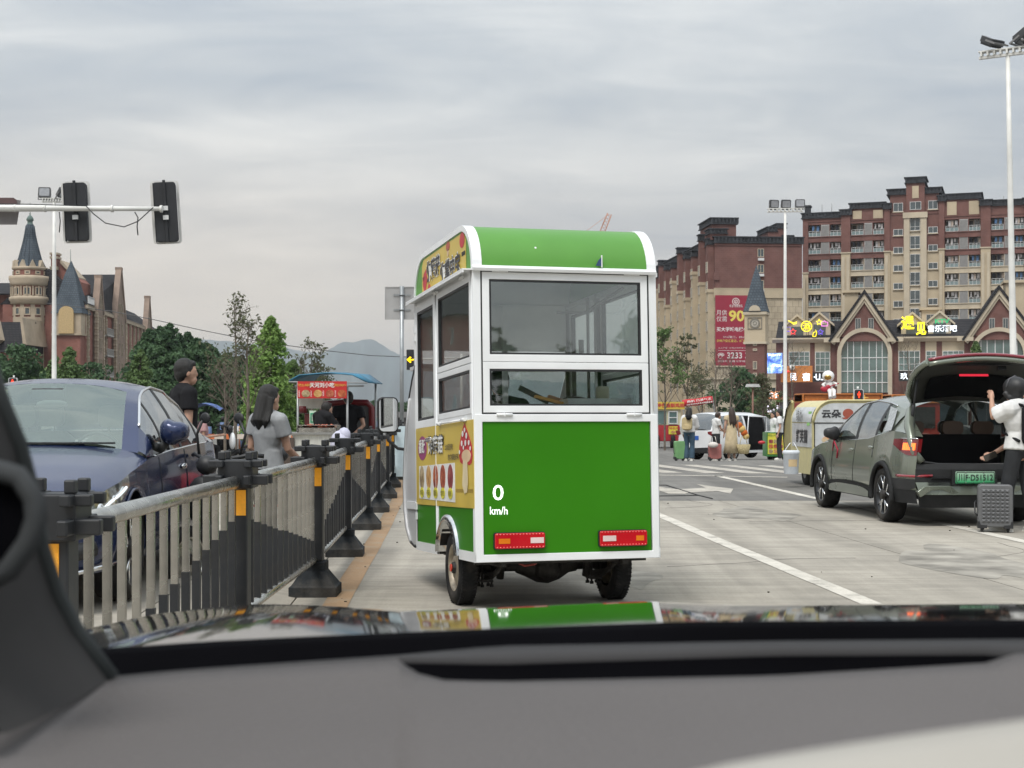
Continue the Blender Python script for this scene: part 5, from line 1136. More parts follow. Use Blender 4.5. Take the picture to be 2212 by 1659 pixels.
for f in (1,2,3,4):mb=MB();z=0.8+f*3.0;mb.frame(12,17.5,z,z+1.0,0.06,-0.9,-0.8,'y');[mb.span((12+k*.3,-0.88,z),(12.05+k*.3,-0.84,z+1)) for k in range(1,18)];mb.span((12,-0.9,z-0.15),(17.5,0,z));mb.build('balcony',WFG,WG)
for cx,cy0,cy1 in ((935,940,1066),):
    x=15;mb=MB();mb.lathe([(0.55,ze+5),(0.42,ze+7),(0.5,ze+7.2),(0.32,ze+8.2),(0.36,ze+8.3),(0.2,ze+8.9),(0.05,ze+9.2),(0.03,ze+11)],10,c=(x+3,5.5,-1.5));mb.build('ridge_lantern',CUG,WG)
mb=MB();mb.frame(0.5,5.0,ze+0.3,ze+1.3,0.08,-0.3,-0.2,'y');[mb.span((0.5+k*.4,-0.28,ze+.3),(0.62+k*.4,-0.22,ze+1.3)) for k in range(1,11)];mb.build('terrace_rail',WFR,WG)
# ================================================================= trees
def leafmat(name,c,c2):
    m=bpy.data.materials.new(name);m.use_nodes=True;N=m.node_tree.nodes;Lk=m.node_tree.links;b=N['Principled BSDF']
    b.inputs['Roughness'].default_value=0.6;b.inputs['Specular IOR Level'].default_value=0.2
    tc=N.new('ShaderNodeTexCoord');n=N.new('ShaderNodeTexNoise');n.inputs['Scale'].default_value=0.9;n.inputs['Detail'].default_value=6;Lk.new(tc.outputs['Object'],n.inputs['Vector'])
    r=N.new('ShaderNodeValToRGB');Lk.new(n.outputs[0],r.inputs[0]);r.color_ramp.elements[0].position=0.35;r.color_ramp.elements[1].position=0.68
    r.color_ramp.elements[0].color=(*c,1);r.color_ramp.elements[1].color=(*c2,1);Lk.new(r.outputs[0],b.inputs['Base Color'])
    t=N.new('ShaderNodeBsdfTranslucent');Lk.new(r.outputs[0],t.inputs[0]);ms=N.new('ShaderNodeMixShader');ms.inputs[0].default_value=0.3
    Lk.new(b.outputs[0],ms.inputs[1]);Lk.new(t.outputs[0],ms.inputs[2]);Lk.new(ms.outputs[0],N['Material Output'].inputs[0]);return m
LDK=leafmat('leaves_dark_green',(0.045,0.090,0.045),(0.095,0.165,0.075))
LMD=leafmat('leaves_mid_green',(0.085,0.145,0.052),(0.16,0.24,0.09))
LLT=leafmat('leaves_light_green',(0.13,0.24,0.055),(0.27,0.40,0.12))
LOL=leafmat('leaves_olive',(0.085,0.095,0.050),(0.14,0.15,0.085))
BRK=mat('bark_grey_brown',(0.16,0.135,0.11),0.9,var=0.2,vscale=6,bump=0.4)
BRKD=mat('bark_dark',(0.07,0.058,0.045),0.9,var=0.2,vscale=6,bump=0.4)
def leaves(name,C,rad,n_per,size,seed,m,parent,up=0.3):
    """many small two-triangle leaves gathered in clumps; C: clump centres, rad: clump radii"""
    rg=np.random.default_rng(seed);C=np.asarray(C,float);rad=np.asarray(rad,float)
    if rad.ndim==1:rad=np.stack([rad,rad,rad*0.75],1)
    n=len(C)*n_per;c=np.repeat(C,n_per,0);r=np.repeat(rad,n_per,0)
    d=rg.normal(size=(n,3));d /= np.linalg.norm(d,axis=1)[:,None];q=rg.uniform(0.15,1.0,n)**0.45
    p=c+d*q[:,None]*r
    nr=d+rg.normal(size=(n,3))*0.7;nr[:,2]+=up;nr /= np.linalg.norm(nr,axis=1)[:,None]
    a=np.cross(nr,rg.normal(size=(n,3)));a /= np.linalg.norm(a,axis=1)[:,None];b=np.cross(nr,a)
    s=size*rg.uniform(0.6,1.4,n)[:,None]
    V=np.stack([p-a*s,p+b*s*0.55,p+a*s,p-b*s*0.55],1).reshape(-1,3)
    me=bpy.data.meshes.new(name);me.vertices.add(len(V));me.vertices.foreach_set('co',V.ravel())
    me.loops.add(n*4);me.loops.foreach_set('vertex_index',np.arange(n*4));me.polygons.add(n)
    me.polygons.foreach_set('loop_start',np.arange(n)*4);me.polygons.foreach_set('loop_total',np.full(n,4));me.update();me.validate();me.materials.append(m)
    return link(name,me,parent)
def branchy(mb,p,d,ln,r,depth,rnd,spread=0.7,tips=None,n=5,upb=0.25,kids_=(3,4),minr=0.008):
    pts=[p];q=p;rr=[r];seg=4
    for i in range(seg):
        d=(d+Vector((rnd.uniform(-1,1),rnd.uniform(-1,1),rnd.uniform(-.4,1)*upb*2))*0.14).normalized();q=q+d*ln/seg;pts.append(q);rr.append(max(minr,r*(1-0.6*(i+1)/seg)))
    mb.path(pts,rr,max(3,n),cap=False)
    if tips is not None:tips.append(q)
    if depth<=0:return
    for k in range(rnd.randint(*kids_)):
        t=rnd.uniform(0.25,0.95);i=min(seg-1,int(t*seg));b=pts[i].lerp(pts[i+1],t*seg-i)
        s=Vector((rnd.gauss(0,1),rnd.gauss(0,1),rnd.gauss(0,.5))).normalized();dd=(d*(1-spread)+s*spread+Vector((0,0,upb))).normalized()
        branchy(mb,b,dd,ln*rnd.uniform(0.45,0.7),max(minr,rr[i]*0.55),depth-1,rnd,spread,tips,max(3,n-1),upb,kids_,minr)
def conifer(name,label,x,y,h,rb,m,seed,group=None,dens=1.0,size=None,shape=0.85,base=0.12,lean=0.0,cat='tree',bark=None):
    """upright tree whose crown narrows to its tip in uneven tiers"""
    rnd=random.Random(seed);z0=G(y)-0.05;t=thing(name,label,cat,(x,y,z0),0,group)
    mb=MB();mb.path([(0,0,0),(lean*.3,0,h*0.35),(lean*.7,0,h*0.7),(lean,0,h*0.98)],[h*0.014+.05,h*0.011+.03,h*0.006+.02,0.02],8)
    C=[];Rr=[];nl=int(44*dens)+8
    for k in range(nl*3):
        f=base+(1-base)*(k+rnd.random())/(nl*3);w_=rb*(1-f)**shape*(0.9 if f>base+.08 else 0.6)*rnd.uniform(0.55,1.15)*(1+0.18*math.sin(f*40+seed))
        a=rnd.uniform(0,2*PI);q=rnd.uniform(0.35,1.0)**0.6;p=Vector((w_*q*math.cos(a)+lean*f,w_*q*math.sin(a),f*h));C.append(p)
        Rr.append(max(0.12,min(rb*0.30,w_*0.42+h*0.012)))
        if k % 3==0:mb.path([(lean*f,0,f*h-0.25*w_),p*0.6+Vector((lean*f*.4,0,f*h*.4)),p],[0.03,0.02,0.008],4,cap=False)
    mb.build('trunk',bark or BRKD,t,recalc=False);sz=size or h*0.016
    leaves('crown',C,Rr,int(46*dens)+14,sz,seed,m,t);return t
def broad(name,label,x,y,h,w_,m,seed,group=None,size=0.18,n_per=60,ncl=60,trunk_h=0.3,cat='tree',r0=0.14,flat=0.8,bark=None):
    rnd=random.Random(seed);z0=G(y)-0.05;t=thing(name,label,cat,(x,y,z0),0,group);mb=MB();tips=[]
    mb.path([(0,0,0),(rnd.uniform(-.1,.1),0,h*trunk_h)],[r0,r0*0.7],8)
    for k in range(5):
        a=2*PI*k/5+rnd.uniform(-.4,.4);branchy(mb,Vector((0,0,h*trunk_h*rnd.uniform(.75,1))),Vector((math.cos(a)*.6,math.sin(a)*.6,1)).normalized(),h*0.35,r0*0.5,1,rnd,0.6,tips)
    C=[];Rr=[]
    for k in range(ncl):
        a=rnd.uniform(0,2*PI);f=rnd.uniform(0,1);zz=h*(trunk_h+(1-trunk_h)*f);ww=w_/2*math.sin(PI*min(0.97,max(0.12,(f*0.88+0.10))))**flat*rnd.uniform(0.3,1.05)
        C.append((ww*math.cos(a),ww*math.sin(a),zz));Rr.append(w_*rnd.uniform(0.09,0.17))
    mb.build('trunk',bark or BRKD,t,recalc=False);leaves('crown',C,Rr,n_per,size,seed,m,t);return t
def bare(name,label,x,y,h,seed,group=None,leaf=None,r0=0.07,cat='tree',nleaf=4,spread=0.62,depth=2):
    """young street tree, mostly bare twigs with a thin scatter of leaves"""
    rnd=random.Random(seed);t=thing(name,label,cat,(x,y,G(y)-0.05),0,group);mb=MB();tips=[]
    pts=[Vector((0,0,0))];
    for k in range(6):pts.append(Vector((rnd.uniform(-.05,.05)*k*.4,0,h*(k+1)/6)))
    mb.path(pts,[r0*(1-0.82*k/6) for k in range(7)],7)
    for k in range(15):
        f=rnd.uniform(0.28,0.97);b=pts[int(f*6)].lerp(pts[min(6,int(f*6)+1)],f*6 % 1);a=rnd.uniform(0,2*PI)
        branchy(mb,b,Vector((math.cos(a)*.75,math.sin(a)*.75,0.95)).normalized(),h*(0.30*(1.12-f)+0.05),r0*0.34*(1.15-f)+.006,depth,rnd,spread,tips,4,0.35,(2,4),0.007)
    mb.build('trunk',BRK,t,recalc=False)
    if leaf:leaves('crown',[tuple(p) for p in tips],[0.16]*len(tips),nleaf,0.07,seed,leaf,t)
    return t
# dark evergreens behind the left fence
gE='dark evergreen trees massed beyond the road on the left'
ev=sorted([(305,738,128),(322,712,118),(345,706,122),(366,700,116),(352,722,108),(386,722,118),(405,718,124),(425,732,112),(446,742,120),(465,758,116),(490,764,110),(520,770,118),(545,772,112),(610,790,120),(640,800,118),(668,822,124)])
for i,(px,py,Y) in enumerate(ev):
    X=xat(px,Y);h=zat(py,Y)-G(Y)
    px0=px;conifer('evergreen_tree','dark evergreen beyond the barrier, %s in the row from the castle to the stall' % ('first second third fourth fifth sixth seventh eighth ninth tenth eleventh twelfth thirteenth fourteenth fifteenth last'.split()[i]),X,Y,h,2.5+(i % 3)*0.5,LDK,100+i,gE,dens=1.15,size=0.17,shape=0.62,base=0.03)
broad('bushy_tree','dark leafy tree in front of the castle tower at the far left',xat(42,105),105,zat(745,105)+.5,4.2,LDK,31,size=0.15,ncl=70,n_per=70)
broad('bushy_tree','dark leafy tree cut by the left picture edge under the low gable',xat(5,110),110,zat(770,110)+.5,4.0,LDK,32,size=0.15,ncl=50,n_per=60)
conifer('light_green_tree','pale green young tree right of the white lamp post in front of the castle',xat(150,95),95,zat(748,95)+.5,1.9,LMD,33,dens=1.0,size=0.11,shape=0.7,base=0.05,bark=BRK)
conifer('light_green_tree','pale green young tree directly behind the white lamp post foot',xat(118,98),98,zat(765,98)+.5,1.5,LMD,34,dens=0.9,size=0.11,shape=0.7,base=0.05,bark=BRK)
conifer('light_green_tree','mid green conical tree at the right end of the castle wing',xat(303,90),90,zat(752,90)+.5,1.6,LMD,35,dens=1.0,size=0.10,shape=0.65,base=0.02,bark=BRK)
conifer('ginkgo_tree','bright green conical tree standing above the woman in the grey shirt',xat(585,62),62,zat(684,62)+.55,1.5,LLT,36,dens=1.2,size=0.085,shape=0.58,base=0.08,bark=BRK)
conifer('ginkgo_tree','shorter bright green tree touching the tall ginkgo on its left side',xat(548,66),66,zat(745,66)+.55,0.9,LLT,37,dens=0.9,size=0.07,shape=0.6,base=0.08,bark=BRK)
conifer('ginkgo_tree','low bright green tree right of the tall ginkgo behind the blue canopy',xat(632,64),64,zat(778,64)+.55,1.2,LMD,38,dens=1.0,size=0.08,shape=0.55,base=0.05,bark=BRK)
for i,(px,py,Y,lb) in enumerate(((508,655,55,'tallest thin bare young tree left of the bright green ginkgo'),(535,705,52,'thin bare young tree between the tallest one and the ginkgo'),(672,752,60,'thin bare tree just left of the blue stall canopy'),(690,790,68,'small bare tree above the blue stall canopy'),(650,762,75,'bare sapling touching the right side of the ginkgo'),(486,790,50,'short bare sapling above the black motorcycle mirror'))):
    bare('bare_tree',lb,xat(px,Y),Y,zat(py,Y)-G(Y),60+i,'thin young street trees',LOL if i<4 else None,r0=0.085 if i<2 else 0.06,nleaf=2 if i<2 else 3)
# low green belt on the far side
for i in range(16):
    px=700+i*13+(i % 3)*4;Y=300+(i % 4)*12;conifer('far_tree','tree of the low dark belt far down the road left of the tricycle',xat(px,Y),Y,zat(874-(i % 3)*4+(3 if i>4 else 0),Y)+.6,4.5,LDK,200+i,'trees in the far belt',dens=0.25,size=0.5,shape=0.4,base=0.0)
for i in range(22):
    px=-30+i*33;Y=130+(i % 5)*5;conifer('hedge_tree','low dark tree filling the gap under the evergreens on the left',xat(px,Y),Y,4.2+(i % 4)*0.7,3.6,LDK if i % 3 else LMD,240+i,'low trees under the evergreens',dens=0.35,size=0.24,shape=0.35,base=0.0)
# right side
broad('bushy_tree','dense dark green tree in front of the left apartment block',xat(1596,118),118,zat(800,118)+.55,4.4,LDK,41,size=0.15,ncl=80,n_per=80,trunk_h=0.05)
bare('street_tree','tall leafy young tree immediately right of the tricycle',xat(1436,70),70,zat(722,70)+.55,44,None,LMD,r0=0.055,nleaf=9,spread=0.55)
for i,(px,py,Y,lb) in enumerate(((1484,742,85,'twiggy olive tree second from the tricycle on the right'),(1545,762,88,'twiggy bare tree before the red advertisement'),(1578,770,80,'pale bare tree with wide forked branches left of the clock tower'),(1650,812,84,'twiggy shrub-like tree under the blue screen'),(1712,738,100,'thin bare tree before the left shop windows'),(1962,735,100,'thin bare tree in front of the window between the gables'),(1517,790,95,'small twiggy tree between the olive tree and the advertisement'))):
    bare('bare_tree',lb,xat(px,Y),Y,zat(py,Y)-G(Y),80+i,'thin young street trees',LOL if i in (0,3,6) else None,r0=0.075,nleaf=9 if i in (0,3) else 4,spread=0.7)
conifer('light_green_tree','small light green tree before the right-hand arched window',xat(2108,110),110,zat(738,110)+.55,0.95,LMD,47,dens=0.6,size=0.10,shape=0.5,base=0.55,bark=BRK)
for i in range(9):
    px=1628+i*9;broad('shrub','olive street shrub in the planting under the lit signs right of the clock tower',xat(px,100),100+(i % 3),1.9+(i % 4)*0.5,1.7,LOL if i % 2 else LMD,300+i,'shrubs below the lit signs',size=0.07,n_per=26,ncl=22,trunk_h=0.1,cat='shrub',r0=0.03)
# ================================================================= lamp posts, signals, signs, wires
FLD=mat('floodlight_black',(0.05,0.052,0.056),0.5);LENS=mat('floodlight_glass',(0.30,0.31,0.33),0.15,coat=0.5)
def lamp(label,px,ptop,Y,r,heads,rz=0.0,hs=0.55,barw=1.9):
    X=xat(px,Y);g=G(Y)-0.02;zt=zat(ptop,Y)-g
    t=thing('lamp_post',label,'lamp post',(X,Y,g),rz)
    mb=MB();mb.lathe([(r*1.25,0),(r*1.25,0.05),(r*1.05,0.06),(r*.95,zt*0.4),(r*0.94,zt*0.41),(r*0.8,zt*0.75),(r*0.79,zt*0.76),(r*0.62,zt),(0,zt)],14);mb.build('pole',LAMPW,t)
    mb=MB();mb.span((-barw/2,-0.07,zt-0.02),(barw/2,0.07,zt+0.06))
    for k in range(9):mb.span((-barw/2+barw*(k+.3)/9,-0.16,zt+0.06),(-barw/2+barw*(k+.6)/9,0.16,zt+0.2))
    mb.span((-barw/2,-0.16,zt+0.2),(barw/2,0.16,zt+0.24));mb.build('crossbar',LAMPW,t)
    for hx,rx,ry in heads:
        M=Matrix.Translation((hx,0,zt+0.28+hs*0.55)) @ Euler((rx,0,ry)).to_matrix().to_4x4()
        mb=MB();mb.prism(rrect(hs*1.35,hs*1.15,0.08,3),-0.10,0.10,'y',M=M)
        for k in range(5):mb.span((-hs*.5+k*hs*.25-0.012,0.10,-hs*.5),(-hs*.5+k*hs*.25+0.012,0.18,hs*.5),M=M)
        h_=mb.build('floodlight',FLD,t);mb=MB();mb.prism(rrect(hs*1.1,hs*0.9,0.06,3),-0.115,-0.1005,'y',M=M);mb.build('lamp_glass',LENS,h_)
        mb=MB();mb.frame(-hs*0.72,hs*0.72,-hs*.85,0.0,0.05,-0.03,0.03,'y',M=M);mb.build('bracket',GREY,h_)
    return t
lamp('white lamp post with three floodlights in front of the left apartment block',1696,458,95,0.125,((-0.72,R(8),R(24)),(0.05,R(14),R(10)),(0.95,R(-6),R(4))),R(-6),hs=0.46,barw=2.3)
lamp('white lamp post with two floodlights before the castle tower on the far left',117,437,86,0.145,((-0.55,R(-10),R(5)),(0.5,R(35),R(60))),R(4),hs=0.52,barw=1.4)
t=lamp('tallest white lamp post at the right picture edge',2193,118,50,0.115,((-0.5,R(-62),R(60)),(0.55,R(60),R(70)),(0.75,R(-60),R(20)),(1.3,R(50),R(120))),R(-28),hs=0.5,barw=1.9)
t.rotation_euler=(0,R(1.0)*-1,R(-28));
# overhead signals seen from behind, on a white arm coming in from the left
YS=30.0;za=zat(450,YS)
t=thing('signal_mast','white mast arm carrying the big black traffic signals at upper left','signal mast',(xat(-330,YS),YS,G(YS)))
ox=t.location.x;mb=MB()
mb.lathe([(0.2,0),(0.2,0.04),(0.15,0.05),(0.12,za+0.4),(0,za+0.4)],18);mb.build('pole',LAMPW,t)
mb=MB();pts=[(-330,0.085),(0,0.072),(95,0.066),(96,0.06),(240,0.055),(241,0.05),(350,0.046)];zz=lambda p:zat(450+(p-60)*0.004,YS)
mb.path([(xat(p,YS)-ox,0,zz(p)) for p,r in pts],[r for p,r in pts],14);mb.build('arm',LAMPW,t)
for p in (30,95,240,346):mb=MB();mb.tube((xat(p,YS)-ox,0,zz(p)),(xat(p+5,YS)-ox,0,zz(p)),0.075,n=14);mb.build('clamp_ring',LAMPW,t)
SIGB=mat('signal_back_black',(0.013,0.015,0.019),0.6,var=0.2,vscale=3)
def big_signal(label,px,pt,pb,lean,yaw):
    X=xat(px,YS);z0,z1=zat(pb,YS),zat(pt,YS);hh=z1-z0;s=thing('traffic_signal',label,'traffic signal',(X,YS+0.22,(z0+z1)/2),rot=(0,lean,yaw))
    mb=MB();mb.prism(rrect(0.46,hh-0.08,0.06,4),-0.10,0.08,'y');mb.span((-0.03,-0.135,-hh/2+0.02),(0.03,-0.10,hh/2+0.0));mb.span((-0.23,-0.11,-hh/2+0.03),(-0.21,0.02,hh/2-0.05));mb.build('housing',SIGB,s,bevel=0.008)
    mb=MB();mb.ring(rrect(0.58,hh,0.07,4),rrect(0.48,hh-0.07,0.05,4),0.02,0.035,'y');mb.build('border',mat('signal_border_white',(0.62,0.62,0.60),0.5),s)
    for k in range(3):mb=MB();zc=(k-1)*hh*0.30;mb.lathe([(0.17,0.085),(0.17,0.24)],18,axis='y',c=(0,0,zc),ang=PI*1.0);mb.lathe([(0.15,0.085),(0.0,0.09)],18,axis='y',c=(0,0,zc));mb.build('visor',SIGB,s)
    [MB().span((-0.055,-0.17,z_),(0.055,-0.10,z_+.09)).build('clamp',WFR,s) for z_ in (.02,-.17)];return s
big_signal('black traffic signal seen from behind, left one hanging on the white arm',158,388,522,R(-2.5),R(6));big_signal('black traffic signal seen from behind at the free end of the white arm',353,387,524,R(-3.5),R(9))
t=thing('lane_sign','dark trapezoid lane sign seen from behind at the far left of the arm','road sign',(xat(2,YS),YS+0.12,zat(456,YS)))
mb=MB();w_=0.38;mb.prism([(-0.6,-0.26),(0.28,-0.26),(0.36,0.24),(0.28,0.25),(-0.6,0.25)],0,0.03,'y');mb.build('plate',mat('sign_back_dusty',(0.16,0.15,0.15),0.6,dirt=0.3),t,bevel=0.004);mb=MB();mb.prism([(-0.6,0.05),(0.32,0.05),(0.28,0.25),(0.22,0.29),(-0.6,0.29)],-0.02,-0.002,'y');mb.build('maroon_strip',mat('dark_maroon',(0.09,0.05,0.05),0.6),t)  # dark maroon strip along the upper edge of the plate
mb=MB();pts=[at(80,440,YS-.1),at(232,447,YS-.1),at(255,452,YS-.1),at(210,463,YS-.08),at(186,448,YS-.05)]
t=mb.path([at(186,445,YS-.1),at(202,462,YS-.1),at(228,482,YS-.1),at(268,490,YS-.1),at(298,478,YS-.1),at(331,448,YS-.08)],0.012,5)
mb.path([at(291,458,YS-.1),at(298,470,YS-.1),at(296,490,YS-.1),at(298,508,YS-.1)],0.013,5);mb.path([at(128,458,YS-.1),at(130,478,YS-.1),at(128,502,YS-.1)],0.012,5);mb.path([at(-40,440,YS-.12),at(60,441,YS-.12),at(188,445,YS-.1)],0.010,5)
tag(mb.build('signal_cable',BLACK),'black slack cable looping below the white arm between the two signals','cable')
t=tag(MB().path([at(100,655,150),at(240,672,150),at(330,690,140),at(430,712,135),at(560,738,130),at(700,757,130),at(800,768,130),at(900,772,130)],0.035,4).build('overhead_wire',mat('wire_grey',(0.12,0.12,0.12),0.8)),'thin dark overhead wire sagging across the view from the castle to the arrow signal','wire')
# sign seen from behind on a grey post
Y=35.0;X=xat(868,Y);t=thing('road_sign','square grey road sign seen from behind on a galvanised post','road sign',(X,Y,G(Y)))
GAL=mat('galvanised',(0.33,0.35,0.36),0.45,0.6,var=0.1,vscale=5);BK=mat('sign_back_grey',(0.42,0.42,0.42),0.4,0.5,var=0.12,vscale=1.5)
mb=MB();mb.tube((0,0,0),(0,0,zat(618,Y)),0.05,n=14);mb.build('post',GAL,t)
mb=MB();mb.prism(rrect(xat(903,Y)-xat(831,Y),zat(619,Y)-zat(690,Y),0.03,3,(xat(831,Y)+xat(903,Y))/2-X,(zat(619,Y)+zat(690,Y))/2),0.06,0.07,'y');mb.frame(xat(831,Y)-X,xat(903,Y)-X,zat(690,Y),zat(619,Y),0.02,0.045,0.0595,'y');mb.build('plate',BK,t)
for py in (637,669):mb=MB();z=zat(py,Y);mb.tube((0,0,z-.02),(0,0,z+.02),0.062,n=14);mb.span((-0.2,0.035,z-.02),(0.2,0.059,z+.02));mb.build('clamp',GAL,t)
# arrow signal beyond
Y=100.0;t=thing('arrow_signal','slim black traffic signal showing a lit yellow left arrow beside the sign post','traffic signal',(xat(886,Y),Y,zat(777,Y)))
mb=MB();w_,h_=0.50,1.38;mb.prism(rrect(w_,h_,0.04,3),0,0.15,'y');mb.build('housing',SIGB,t);mb=MB();mb.ring(rrect(w_+0.06,h_+.06,0.05,3),rrect(w_+0.001,h_+0.001,0.04,3),0.06,0.08,'y');mb.build('border',mat('signal_border_white',(0.6,0.6,0.6)),t)
mb=MB();mb.prism([(-0.24,0),(0.0,0.22),(0.09,0.15),(-0.03,0.045),(0.25,0.045),(0.25,-0.045),(-0.03,-0.045),(0.09,-0.15),(0.0,-0.22)],-0.03,-0.005,'y');mb.build('lit_arrow',emis('arrow_yellow',(1.0,0.62,0.0),1.3),t)
for zc in (-0.42,0.42):mb=MB();mb.lathe([(0.19,-0.004),(0,-0.02)],16,axis='y',c=(0,0,zc));mb.build('unlit_lens',BLACK,t)
mb=MB();mb.tube((0.28,0.1,0.02),(3.5,0.1,0.15),0.05,n=8);mb.tube((3.5,0.1,0.4),(3.5,0.1,-t.location.z-0.55),0.09,n=10);mb.build('mast',LAMPW,t)
# pedestrian signal (red man) to the right, and the one at the far left
def ped(label,px0,px1,py0,py1,Y,ring=True):
    w_=(px1-px0)/F*Y;h_=(py1-py0)/F*Y;t=thing('pedestrian_signal',label,'traffic signal',(xat((px0+px1)/2,Y),Y,G(Y)));zc=zat((py0+py1)/2,Y)-G(Y)
    mb=MB();mb.tube((0,0.12,0),(0,0.12,zc),0.045,n=10);mb.tube((0,0.05,zc+h_/2),(0,0.05,zc+h_/2+0.09),0.03,n=8);mb.build('post',LAMPW,t)
    mb=MB();mb.prism(rrect(w_*.86,h_,0.03,3,0,zc),-0.08,0.06,'y');mb.build('housing',SIGB,t);mb=MB();mb.ring(rrect(w_*1.08,h_*1.07,0.04,3,0,zc),rrect(w_*.88,h_*.97,0.03,3,0,zc),-0.05,-0.02,'y');mb.build('border',WFR,t)
    zt=zc+h_*0.16;s=w_*0.5;mb=MB();mb.ball((0,-0.10,zt+s*.50),(s*.16,.02,s*.16),8);mb.prism([(-s*.28,zt+s*.28),(s*.28,zt+s*.28),(s*.30,zt-s*.12),(s*.16,zt-s*.15),(s*.14,zt-s*.7),(-s*.14,zt-s*.7),(-s*.16,zt-s*.15),(-s*.30,zt-s*.12)],-0.105,-0.085,'y');mb.build('red_man',emis('signal_red',(1.0,0.04,0.01),1.6),t)
    mb=MB();mb.lathe([(w_*.3,-0.081),(0,-0.09)],14,axis='y',c=(0,0,zc-h_*.28));mb.build('unlit_lens',BLACK,t)
ped('pedestrian signal with glowing red figure just above the olive hatchback roof',1844,1864,842,873,40);ped('small pedestrian signal with red figure over the blue car roof, far left',20,38,817,842,48)
# orange booths, astronaut figure and red banners across the junction
OB=mat('booth_orange',(0.50,0.17,0.035),0.5,var=0.08);OBR=mat('booth_red',(0.36,0.045,0.03),0.5)
def booth(label,px0,px1,pt,Y,txt=None,tp=0):
    x0,x1=xat(px0,Y),xat(px1,Y);g=G(Y);z=zat(pt,Y)-g;t=thing('market_booth',label,'booth',((x0+x1)/2,Y,g));w_=(x1-x0)/2
    mb=MB();mb.span((-w_,0,0),(w_,2.2,z-0.5));mb.build('body',OBR,t);mb=MB();mb.frame(-w_,w_,z-0.50,z,0.07,-0.1,2.3,'y');mb.span((-w_,0.05,z-.45),(w_,2.2,z-0.05));mb.build('fascia',OB,t,bevel=0.02)
    mb=MB();n=max(2,int(2*w_/1.2))
    for k in range(n):a=-w_+2*w_*k/n;mb.prism([(a+0.12,z-.12),(a+2*w_/n-.1,z-.12),(a+2*w_/n-.16,z-.42),(a+.16,z-.42)],0.02,0.049,'y')
    mb.build('fascia_panel',OB,t)
    mb=MB();mb.span((-w_*.8,-0.06,z-1.9),(w_*.8,-0.005,z-0.7));mb.build('serving_hatch',DARKI,t)
    if txt:text(txt,0.95,0.36,mat('print_gold',(0.75,0.45,0.10)),t,(tp,-0.14,z-0.26),off=0.02)
    return t
booth('long orange topped booth that carries the astronaut figure',1733,1906,850,80,'塔上',0.95);booth('second orange topped booth partly hidden by the raised tailgate',1926,2030,852,82)
booth('orange topped booth at the right picture edge beyond the tailgate',2190,2260,856,86)
Y=79.0;t=thing('astronaut_figure','white seated astronaut figure with gold visor holding a red guitar on the booth roof','statue',(xat(1789,Y),Y,zat(849,Y)))
AW=mat('astronaut_white',(0.75,0.74,0.72),0.35,coat=0.3);k=1/40.0
mb=MB();mb.ball((0.0,0,0.90),(0.33,0.31,0.32),20);hl=mb.build('helmet',AW,t);mb=MB();mb.ball((-0.03,-0.13,0.86),(0.24,0.20,0.19),18);mb.build('visor',mat('gold_visor',(0.50,0.30,0.08),0.15,0.9),hl)
mb=MB();mb.ball((0.05,0,0.40),(0.21,0.18,0.28),14);mb.path([(0.0,-0.05,0.20),(0.0,-0.38,0.10),(0.02,-0.42,-0.20),(0.02,-0.48,-0.26)],[0.13,0.11,0.09,0.11],10);mb.path([(0.14,-0.05,0.20),(0.24,-0.36,0.12),(0.22,-0.42,-0.16),(0.22,-0.50,-0.22)],[0.13,0.11,0.09,0.11],10);mb.path([(-0.12,-0.02,0.55),(-0.32,-0.14,0.45),(-0.25,-0.30,0.33)],[0.09,0.08,0.07],8);mb.path([(0.22,-0.02,0.55),(0.42,-0.12,0.48),(0.36,-0.30,0.42)],[0.09,0.08,0.07],8);mb.build('suit',AW,t)
mb=MB();mb.ball((-0.24,-0.26,0.22),(0.24,0.07,0.17),12);mb.ball((-0.06,-0.26,0.32),(0.15,0.07,0.12),12);mb.tube((0,-0.28,0.34),(0.52,-0.28,0.52),0.03,n=6);mb.build('guitar',mat('guitar_red',(0.40,0.02,0.04),0.3),t)
def banner(label,px0,py0,px1,py1,hh,Y,rows):
    a,b=at(px0,py0,Y),at(px1,py1,Y);c=(a+b)/2;w_=(b-a).length;ang=math.atan2(b.z-a.z,b.x-a.x);t=thing('red_banner',label,'banner',c,rot=(0,-ang,0))
    h_=hh/F*Y;n=14;mb=MB();rw=[]
    for zz in (-h_/2,0,h_/2):rw.append([(-w_/2+w_*i/n,0.05*math.sin(i*1.1+zz),zz+0.02*math.sin(i*0.7)) for i in range(n+1)])
    mb.grid(rw);o=mb.build('cloth',mat('banner_red',(0.50,0.015,0.025),0.6),t);q=o.modifiers.new('solid','SOLIDIFY');q.thickness=0.01
    for s,x,z,tw,th_ in rows:text(s,tw*w_,th_*h_,PRW,t,(x*w_,-0.075,z*h_),off=0.02)
    mb=MB()
    for q in (-1,1):mb.tube((q*w_/2,0.05,h_/2),(q*w_/2,0.05,-(c.z-G(Y))+0.3),0.03,n=6)
    mb.build('pole',GREY,t)
banner('red cloth banner with white lettering hung slanting above the white minivan',1474,872,1540,863,15,82,[('扬帆 风清气正',0.05,0.17,0.8,0.36),('做好新时代城市文明建设者',0.05,-0.27,0.85,0.24)])
